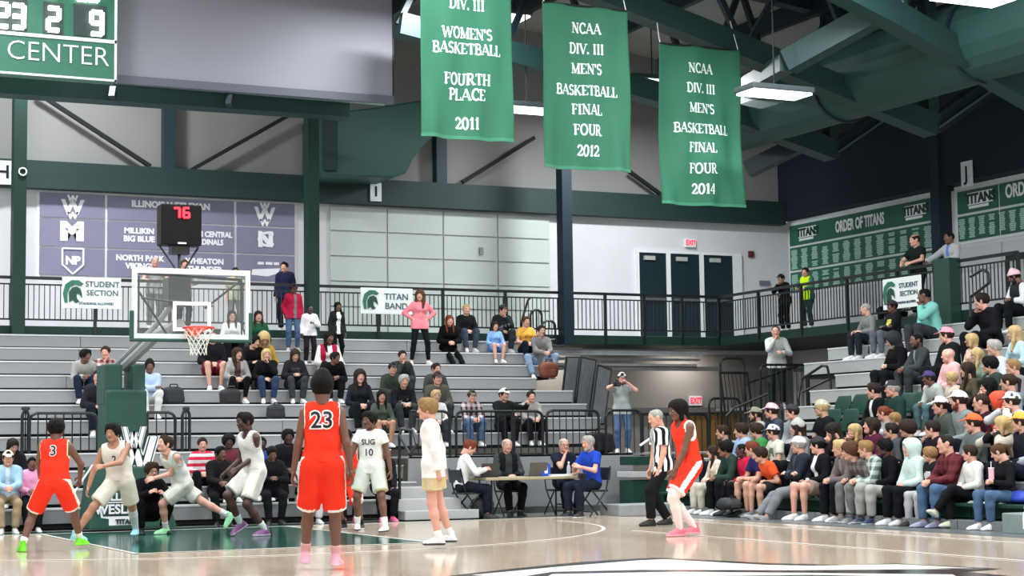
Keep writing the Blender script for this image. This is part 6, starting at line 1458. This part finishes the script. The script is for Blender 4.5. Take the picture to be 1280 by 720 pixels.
E_(286, 553, 'L', '0', 'd', 'curly:k', ('sweater', '6a3038'), BK, 'person with black curly hair and maroon top left of the white-jersey player')
E_(340, 568, 'P', '0', 'b', 'short:k', ('hoodie', '15171b'), BK, 'seated man in a black hoodie with white lettering', h=1.78, shoes=KS, **B0)
E_(327, 556, 'L', '0', 'd', 'short:k', ('tee', '2c4f9c'), BK, 'person in a blue top half hidden behind the white-jersey player', k=1)
E_(360, 547, 'L', '0', 'd', 'mop:k', ('coat', '16171b'), BK, 'person with black hair in a dark coat left of the tall player in red')
E_(386, 575, 'L', '0', 'l', 'short:n', ('long', 'c8b8bc'), ('pants', 'c8c8c6'), 'person in a pale pink top and white trousers behind the tall player in red', shoes=WS, **B0)
E_(431, 570, 'L', 'r', 'b', 'short:k', ('hoodie', '1a1b1f'), BK, 'team-mate in black seated behind the arm of the tall player in red', shoes=('e05a88', 'e890b0'), **B0)
E_(478, 571, 'K', 'r', 'b', 'short:k', ('hoodie', '15161a'), BK, 'team-mate in black with bright pink shoes seated behind player ten', h=1.8, shoes=('e05a88', 'e890b0'), **B0)

# ---- standing helpers
def tolocal(loc, face, s):
    fn = np.array(face)/np.hypot(*face); R = np.array([[fn[1], -fn[0], 0], [fn[0], fn[1], 0], [0, 0, 1]])     # world -> local
    return lambda p: R@(np.array(p)-np.array(loc))/s
def standing(px_, py_, ytop, label, face, z0=0., D=None, q=.02, group='people standing', hairt=.03, **kw):
    """foot midpoint pixel (floor height z0) or a given depth; ytop is the pixel row of the top of the head"""
    p = atZ(px_, py_, z0) if D is None else atD(px_, py_, D); d = depth(p); top_ = atD(px_, ytop, d); hh = float(top_[2]-p[2])-hairt
    if D is not None: z0 = float(p[2])
    loc = (float(p[0]), float(p[1]), z0); 
    hh_model = 1.74*hh/(1.725 if kw.get('kind', 'stand') == 'stand' else 1)
    if 'hat' in kw: kw['hat'] = parse(kw['hat'])
    sk = {k: kw.pop(k) for k in list(kw) if k in ('lean', 'side', 'twist', 'hy', 'hp', 'hr', 'arms', 'feet', 'P', 'hints', 'fem', 'w', 'knees', 'fspread')}
    return person(loc, face, label, group, h=hh_model, q=q, kind='stand', **kw, **sk)
def rowfoot(px_, k, dy=.3): Y = 28.6+.6*k+dy; return depth(atY(px_, 480, Y)), etop(k)
def on_row(px_, k, ytop, label, face, dy=.3, **kw):
    Y = 28.6+.6*k+dy; p = atY(px_, 470, Y); z0 = etop(k); d = depth(p)
    for _ in range(4): py = pix((atY(px_, 470, Y)[0], Y, z0))[1]
    return standing(px_, py, ytop, label, face, z0=z0, **kw)
G2 = 'spectators standing on the end bleacher'
on_row(366, 10, 352, 'person in a maroon cap with a long red jacket over one arm, blue jeans', (-.2, -1), q=.02, group=G2, skin='b', hair='short', hc='k', hat='cap:381820', top=('jacket', 'a81e40', '6a7068'), bottom=JN, arms=('pocket', 'down'), twist=.4, hp=-.3)
on_row(387, 9, 379, 'person in a white hoodie and black trousers standing beside the red jacket', (-.1, -1), q=.02, group=G2, skin='d', hair='buzz', hc='k', top=('hoodie', 'e2e0e2'), bottom=('pants', '201a20'), arms=('down', 'phone'))
on_row(421, 9, 375, 'slim woman with long black hair, black cardigan, white top and black trousers', (.1, -1), q=.02, group=G2, skin='b', hair='long', hc='k', top=('cardigan', '1d2422', 'd8dcd8'), bottom=LG, arms=('down', 'down'), fem=1)
on_row(525, 9, 360, 'woman in a pink sweatshirt and black trousers with hands on her hips', (-.15, -1), q=.02, group=G2, skin='p', hair='longwavy', hc='br', top=('sweater', 'e8838c'), bottom=('leggings', '111216'), arms=('hip', 'hip'), fem=1, fspread=.2, shoes=WS, hy=-.4)
# balcony people (feet on the deck)
pY = lambda x, Y: (float(atY(x, 400, Y)[0]), Y, ZD)
def on_deck(px_, Y, ytop, label, face, X=None, **kw):
    p = atY(px_, 400, Y) if X is None else atX(px_, 400, X); p[2] = ZD; py = pix(p)[1]; 
    return standing(px_, py, ytop, label, face, z0=ZD, **kw)
G3 = 'people standing on the balcony'
on_deck(357, 36.5, 325, 'person in a navy top with a backpack strap on the balcony left of the column', (-.7, -.9), group=G3, skin='p', hair='short', hc='k', top=('coat', '20243c', '8a5a3a'), bottom=NV, arms=('down', 'down'))
on_deck(192, 36.45, 318, 'grey-haired person in pale grey clothes on the balcony behind the backboard, left', (0, -1), group=G3, skin='p', hair='balding', hc='gr', top=('tee', 'a8aca8'), bottom=('pants', '707674'), arms=('rail', 'rail'), lean=.15)
on_deck(229, 36.45, 322, 'person in grey on the balcony behind the shot clock frame', (0, -1), group=G3, skin='p', hair='short', hc='br', top=('hoodie', '8a8f8e'), bottom=NV, arms=('rail', 'rail'), lean=.15)
on_deck(293, 36.45, 332, 'person in a pale yellow-green top on the balcony behind the right of the backboard', (0, -1), group=G3, skin='p', hair='short', hc='n', top=('tee', 'b4bc9c'), bottom=('pants', '6a6c6c'), arms=('down', 'rail'))
on_deck(983, 0, 340, 'person in a black cap and black clothes leaning on the right gallery rail', (-1, -.2), X=23.05, group=G3, skin='p', hair='short', hc='k', hat='cap:17181b', top=('coat', '17171c'), bottom=BK, arms=('chin', 'rail'), lean=.3)
on_deck(1011, 0, 332, 'guard in a bright yellow vest over green on the right gallery', (-.9, -.3), X=23.05, group=G3, skin='p', hair='short', hc='dk', top=('vest', 'c6f01c', '2c6a58'), bottom=('pants', '24463e'), arms=('rail', 'rail'), lean=.15, hy=.2)
on_deck(1150, 0, 290, 'balding man in a black polo standing at the right gallery rail', (-1, -.1), X=23.0, group=G3, skin='p', hair='balding', hc='n', top=('polo', '15211f'), bottom=BK, arms=('rail', 'rail'), lean=.12, hy=-.3)
on_deck(1193, 0, 287, 'tall man in a grey zip jacket over a blue shirt at the right gallery rail', (-1, -.1), X=23.15, group=G3, skin='b', hair='buzz', hc='k', top=('jacket', 'a9acae', '5a78c8'), bottom=BK, arms=((.30, .50, 1.08, 1.35), 'rail'), lean=.12, hy=-.3)
# bald man leaning at the platform rail, photographer
p = atY(973, 470, 31.8); z_ = float(atY(973, 418, 31.8)[2])-1.55
person((float(p[0]), 31.85, z_), (-.7, -1), 'balding man in a pale grey pullover leaning on the black railing, chin on hand', 'people standing', h=1.78, q=.02, kind='stand', skin='p', hair='buzz', hc='n', top=('sweater', 'b8bcb6'), bottom=('pants', '1c2c2a'), arms=('chin', (-.12, .38, 1.12, 1.35)), lean=.38)
dk = MB().box((-1.0, -.5, -.06), (1.4, .9, 0)).build('aisle_landing', mat('6c7072', .5), None, 0, (float(p[0]), 31.85, z_)); setp(dk, 'small grey landing under the balding man at the railing', 'landing')
MB().bar((-.9, -.4, -z_), (-.9, -.4, -.06), .1).build('leg', M_black, dk); MB().bar((1.2, .7, -z_), (1.2, .7, -.06), .1).build('leg', M_black, dk)
p = atY(777, 500, 30.6)
r_, J_ = person((float(p[0]), 30.6, zp), (-.35, -1), 'photographer in a white cap, grey tee and blue jeans holding a camera at his face', 'people standing', h=float(atY(777, 465, 30.6)[2]-zp)*1.0, q=.018, kind='stand', skin='p', hair='short', hc='n', hat=('cap', 'dcdcd8', 'camo', '26282c'), beard='n', top=('tee', '9fa6a4'), bottom=JN, arms=((.10, .24, 1.50, 1.35), (-.08, .30, 1.50, 1.35)), hints=((1.4, .2, -.6), (-1.1, .2, -.9)))
cm = empty('camera_body', (0, 0, 0)); bpy.data.objects.remove(cm)
cw = atY(771, 480, 30.25)
e = empty('photo_camera', tuple(cw), -.3, 'black camera held up by the photographer in the white cap', 'camera'); MB().box((-.07, -.04, -.05), (.07, .04, .05)).build('housing', M_black, e, .01); MB().bar((0, -.04, 0), (0, -.17, 0), .075, n=12).build('lens', M_black, e); MB().box((-.03, -.03, .05), (.03, .03, .08)).build('viewfinder', M_black, e)
# ---- people at the table
T0 = dict(q=.02, group='people at the scorer table')
def at_table(px_, py_, Y, face, label, sk, **kw):
    fn = np.array(face)/np.hypot(*face); sk = dict(kind='sit', drop=.46, **sk); J = skeleton(**sk); off = np.array([[fn[1], fn[0]], [-fn[0], fn[1]]])@J['Hd'][:2]; h = kw.pop('h', 1.76); s = h/1.74
    P = atY(px_, py_, Y+s*off[1]); return person((float(P[0]-s*off[0]), Y, .46), face, label, h=h, **T0, **kw, **sk)
at_table(587, 566, 28.0, (1, -.25), 'man in a white dress shirt bent over the left end of the table', dict(arms=((.14, .42, .38), (-.10, .42, .38)), lean=.25, hp=-.4), skin='p', hair='short', hc='rd', top=('shirt', 'dfe1e4'), bottom=NV, shoes=KS)
at_table(634, 563, 28.75, (-.1, -1), 'balding man in a black jacket with white shoulders behind the table', dict(arms=('lap', 'lap'), lean=.05), skin='p', hair='balding', hc='gr', top=('varsity', '17191c', '2c2e30'), bottom=BK, shoes=KS)
at_table(705, 560, 28.7, (-.1, -1), 'balding man in glasses and dark navy polo with fist at his chin behind the table', dict(arms=('chin', 'lap'), lean=.15), skin='p', hair='balding', hc='gr', glasses=True, top=('polo', '1d2130'), bottom=NV, shoes=KS)
at_table(735, 558, 27.55, (-1, -.25), 'grey-haired man in a bright blue polo at the right end of the table', dict(arms=((.08, .34, .40, 1.35), (-.08, .34, .38, 1.35)), lean=.12, hp=-.1), skin='p', hair='short', hc='gr', beard='gr', top=('polo', '2444b0'), bottom=('pants', '1c2230'), shoes=('2a2c30', 'd8d8d8'), h=1.82)
p = atY(728, 595, 27.2); e = empty('handheld_camera', tuple(p), -.9, 'small black camera held by the man in the blue polo', 'camera'); MB().box((-.06, -.05, -.05), (.06, .05, .05)).build('housing', M_black, e, .01); MB().bar((0, -.05, 0), (0, -.13, 0), .06, n=10).build('lens', M_black, e)
# crouching photographer by the hoop base
p = atZ(186, 668, 0); person((float(p[0]), float(p[1])+.2, 0), (.15, -1), 'crouching person in black with glasses and a camera right of the hoop base', 'people at the scorer table', h=1.75, q=.02, kind='stand', P=(0, 0, .30), lean=.42, feet=((.16, .22, .09), (-.16, .28, .09)), knees=((.5, 1, 1), (-.5, 1, 1)), arms=((.12, .45, .62, 1.35), (-.10, .45, .60, 1.35)), skin='p', hair='mop', hc='n', glasses=True, top=('coat', '0f1013'), bottom=BK, shoes=KS)
# ================================================================== PLAYERS AND REFEREE
PG = 'players in white'; PR = 'players in red'
def player(pxl, pyl, face, ytop, label, group, spec, s=None, Dadj=0., **kw):
    """spec: joints by pixel, each (x, y, metres towards the camera from the player's own plane)"""
    foot = atZ(pxl, pyl, 0); D = depth(foot)+Dadj; 
    if s is None: s = float(atD(pxl, ytop, D)[2])/1.76
    loc = tuple(float(v) for v in CP+ray(pxl, pyl)*D); loc = (loc[0], loc[1], 0.)
    L_ = tolocal(loc, face, s); W3 = lambda j: L_(atD(j[0], j[1], D-(j[2] if len(j) > 2 else 0)))
    sk = dict(kind='stand'); 
    P = W3(spec['P']); sk['P'] = tuple(P)
    sk['arms'] = tuple(tuple(W3(spec[k]))+(spec.get('g', .75),) for k in ('hR', 'hL'))
    ft = []
    for k in ('fR', 'fL'):
        j = spec[k]; q_ = np.array(atZ(j[0], j[1], 0.) if (len(j) < 3 or j[2] is None) else atD(j[0], j[1], D-j[2])); q_ = L_(q_); q_[2] = max(q_[2], 0)+.09; ft.append(tuple(q_)+tuple(j[3:] if len(j) > 3 else ()))
    sk['feet'] = tuple(ft); sk.update({k: v for k, v in spec.items() if k in ('lean', 'side', 'twist', 'hy', 'hp', 'hr', 'hints', 'knees', 'w', 'fem')})
    J = skeleton(**sk)
    hd = np.array(loc)+s*(np.linalg.inv(np.array([[face[1], -face[0], 0], [face[0], face[1], 0], [0, 0, np.hypot(*face)]])/np.hypot(*face))@J['Hd'])
    q = kw.pop('q', .0135)
    r, J = person(loc, face, label, group, h=s*1.74, q=q, **kw, **sk); return r, J, s, loc
def jersey_text(r, J, txt, size, z, col='15151a', outline='f0f0f0', back=True, dx=0., out=.155):
    """number printed on the cloth: the mesh is wrapped onto the jersey by ray casting"""
    jer = [c for c in r.children if c.name.split('.')[0] in ('jersey', 'shirt', 'sweater')][0]
    from mathutils.bvhtree import BVHTree
    bv = BVHTree.FromPolygons([v.co for v in jer.data.vertices], [tuple(p.vertices) for p in jer.data.polygons])
    for off, m, lift in (((.014*size/.2, outline, .004) if outline else None), (.002, col, .008)) if outline else ((.002, col, .006),):
        me = text_mesh(txt, size, 0., off); bm = bmesh.new(); bm.from_mesh(me); bmesh.ops.remove_doubles(bm, verts=bm.verts, dist=1e-5); bmesh.ops.triangulate(bm, faces=bm.faces)
        for _ in range(2): bmesh.ops.subdivide_edges(bm, edges=[e_ for e_ in bm.edges if e_.calc_length() > .025], cuts=1)
        bmesh.ops.triangulate(bm, faces=bm.faces)
        Rc, C = J['Rc'], J['C']; sgn = -1 if back else 1
        for v in bm.verts:
            o_ = C+Rc@A((v.co.x+dx)*(1 if back else -1), sgn*.5, z+v.co.y); d_ = Rc@A(0, -sgn, 0)
            h_ = bv.ray_cast(Vector(o_), Vector(d_)); 
            v.co = (h_[0]-Vector(d_)*lift) if h_[0] is not None else Vector(o_+d_*.36)
        bm.to_mesh(me); bm.free(); inst('number', me, [mat(m, .7, var=0)], jer)
RED = 'ee3a26'; CRM = 'd9d6c8'
# number 23, back to the camera
r, J, s, loc = player(400, 714, (.36, .93), 463, 'tall player in red number twenty-three, back turned, standing in front', PR,
    dict(P=(403, 579, 0), fR=(420, 712, None, -.15), fL=(381, 712, None, .15), hR=(441, 598, .0), hL=(365, 600, .0), hints=((.2, -1, 0), (-.2, -1, 0)), g=.75, lean=.02, w=.90), q=.0125,
    skin='b', hair='flat', hc='k', top=('tank', RED, 'e8e4dc'), bottom=('game', RED, 'e8e4dc', .98), shoes=('e8a8bc', 'f0c8d4'), socks=('d8a0a0', .25))
jersey_text(r, J, '23', .205, .03)
# number 3
r, J, s, loc = player(66, 689, (.42, .92), 532, 'player in red number three, back turned, guarding in a wide stance', PR,
    dict(P=(68, 604, 0), fR=(101, 686, None, -.3), fL=(28, 690, None, .5), hR=(100, 598, -.35), hL=(50, 605, -.45), hints=((1.2, -.4, -.2), (-1.2, -.4, -.2)), lean=.12, knees=((.4, 1, 0), (-.4, 1, 0)), w=.98), s=1.02,
    skin='b', hair='mop', hc='k', top=('tank', RED, 'e8e0b8'), bottom=('game', RED, 'e8e4d0', .9), shoes=('6cd820', '8cf040'), socks=('e0e4d8', .22))
jersey_text(r, J, '3', .17, .04)
# white defender beside number 3
r, J, s, loc = player(128, 680, (-.5, -.86), 527, 'player in cream jersey with dark curly hair lunging between number three and the hoop base', PG,
    dict(P=(150, 601, 0), fR=(90, 682, None, 1.2), fL=(171, 677, None, .1), hR=(103, 628, .15), hL=(128, 583, .35), hints=((1, -.6, -.2), (-1.2, -.2, -.5)), lean=.2, side=.16, hy=-.2, knees=((.3, 1, .0), (-.5, 1, .0))), s=.98,
    skin='t', hair='mop', hc='k', top=('tank', CRM, '5a5a58'), bottom=('game', CRM, 'c8c4b4', .8), shoes=('8cd0dc', 'b8e4ea'), socks=('d2d4d0', .95, 'L'))
jersey_text(r, J, '2', .13, -.02, outline=None, back=False)
# running white player
r, J, s, loc = player(232, 668, (-.92, -.30), 533, 'fair-skinned player in cream running left in front of the hoop base', PG,
    dict(P=(228, 605, 0), fR=(290, 655, .0, 0, -.9), fL=(207, 668, None, 0), hR=(222, 600, -.25), hL=(192, 598, .25), hints=((0, -1, .1), (0, -1, -.3)), lean=.62, hp=.35, knees=((0, 1, -.3), (0, 1, .6))), s=1.0,
    skin='p', hair='short', hc='n', top=('tank', 'd2d4cc', '9a9c98'), bottom=('game', 'd8d8ce', 'b8b8b0', .8), shoes=('98e4a8', 'c4f4cc'), socks=('e0e0dc', .3))
# dark-skinned white-jersey player
r, J, s, loc = player(318, 670, (-.93, -.25), 514, 'dark-skinned player in white jersey walking left beside the bench', PG,
    dict(P=(318, 590, 0), fR=(300, 662, .0, 0, -.5), fL=(331, 674, .1, .1), hR=(283, 590, -.1), hL=(295, 587, .2), hints=((0, -1, -.4), (0, -1, -.4)), lean=.26, hp=-.05, knees=((0, 1, 0), (0, 1, 0))), s=1.1,
    skin='d', hair='short', hc='k', top=('tank', 'dcdad2', 'b0aea8'), bottom=('game', 'dddbd2', 'c0beb4', .85), shoes=('7a4a78', 'd8c8dc'), socks=('c8dcd4', .28))
# number 10
r, J, s, loc = player(463, 667, (-.62, -.78), 509, 'player in white jersey number ten facing left, knees bent', PG,
    dict(P=(464, 583, 0), fR=(447, 663, .0, .3), fL=(482, 672, .25, -.1), hR=(432, 588, .1), hL=(491, 600, .1), hints=((.8, -1, -.2), (-.8, -1, -.2)), lean=.10, hy=-.35, knees=((.3, 1, 0), (-.4, 1, 0))), s=1.0,
    skin='b', hair='mop', hc='k', top=('tee', 'e2e2dc'), bottom=('game', 'c8cfc4', 'b8b48c', .85), shoes=('e0e0e0', '3a3a3a'), socks=('e8e8e4', .3), sleeve=.45)
jersey_text(r, J, 'SUG', .11, .02, outline=None, back=False); jersey_text(r, J, '10', .14, -.13, outline=None, back=False)
# white long-sleeved player seen from the side
r, J, s, loc = player(552, 685, (-.80, .48), 492, 'curly-haired player in a white long-sleeved top and tan shorts seen from the side', PG,
    dict(P=(541, 581, 0), fR=(564, 682, -.1, .1), fL=(549, 687, .12, .1), hR=(560, 612, -.2), hL=(552, 612, .22), hints=((.2, -1, 0), (-.2, -1, 0)), g=.75, lean=.10, hy=.15, w=1.06, knees=((0, 1, 0), (0, 1, 0))), s=1.03,
    skin='p', hair='mop', hc='lb', top=('sweater', 'e4e4e0'), bottom=('game', 'c8b487', 'd0c09a', .66), hem=-.16, shoes=('dcdcdc', '3c3c44'), socks=('e8e8e8', .22))
jersey_text(r, J, '11', .16, -.02, outline=None, back=True, dx=.02, col='2a2c2c')
# partly hidden team-mate in red
r, J, s, loc = player(440, 662, (-.5, -.8), 517, 'second player in red almost hidden behind the tall player in red', PR,
    dict(P=(434, 600, 0), fR=(430, 662, .0), fL=(452, 665, .0), hR=(425, 590, .1), hL=(441, 590, .15), lean=.1, hints=((.8, -1, 0), (-.8, -1, 0))), s=.98,
    skin='b', hair='short', hc='k', top=('tank', RED, 'e8e4dc'), bottom=('game', RED, 'e8e4dc', .9), shoes=('24262a', 'e0e0e0'), socks=('222428', .3), q=.016)
# referee
r, J, s, loc = player(825, 657, (-.9, .10), 512, 'referee in a black and white striped shirt and black trousers', 'officials',
    dict(P=(829, 580, 0), fR=(835, 656, -.1, .2), fL=(814, 658, .15, .1), hR=(812, 596, -.2), hL=(822, 600, .22), hints=((0, -1, 0), (0, -1, 0)), lean=.16, hp=-.2, w=1.05), s=1.06,
    skin='p', hair='buzz', hc='gr', top=('tee', '17181b', 'e6e6e6', 'stripes'), bottom=('pants', '17191c'), shoes=('141416', '1c1c1e'))
# player in red with white tights
r, J, s, loc = player(857, 670, (-.92, .05), 503, 'long-haired player in red with white leg sleeves standing left of the front row', PR,
    dict(P=(862, 581, 0), fR=(868, 668, -.05, .2), fL=(850, 672, .1, .2), hR=(848, 600, -.2), hL=(840, 600, .22), hints=((.4, -1, 0), (-.4, -1, 0)), lean=.24, hp=-.12), s=1.13,
    skin='b', hair='bob', hc='k', top=('tank', RED, 'f0e8e4'), bottom=('game', RED, 'f4ece8', .85), shoes=('e06878', 'f4b4bc'), socks=('e8ddd8', 1.28))
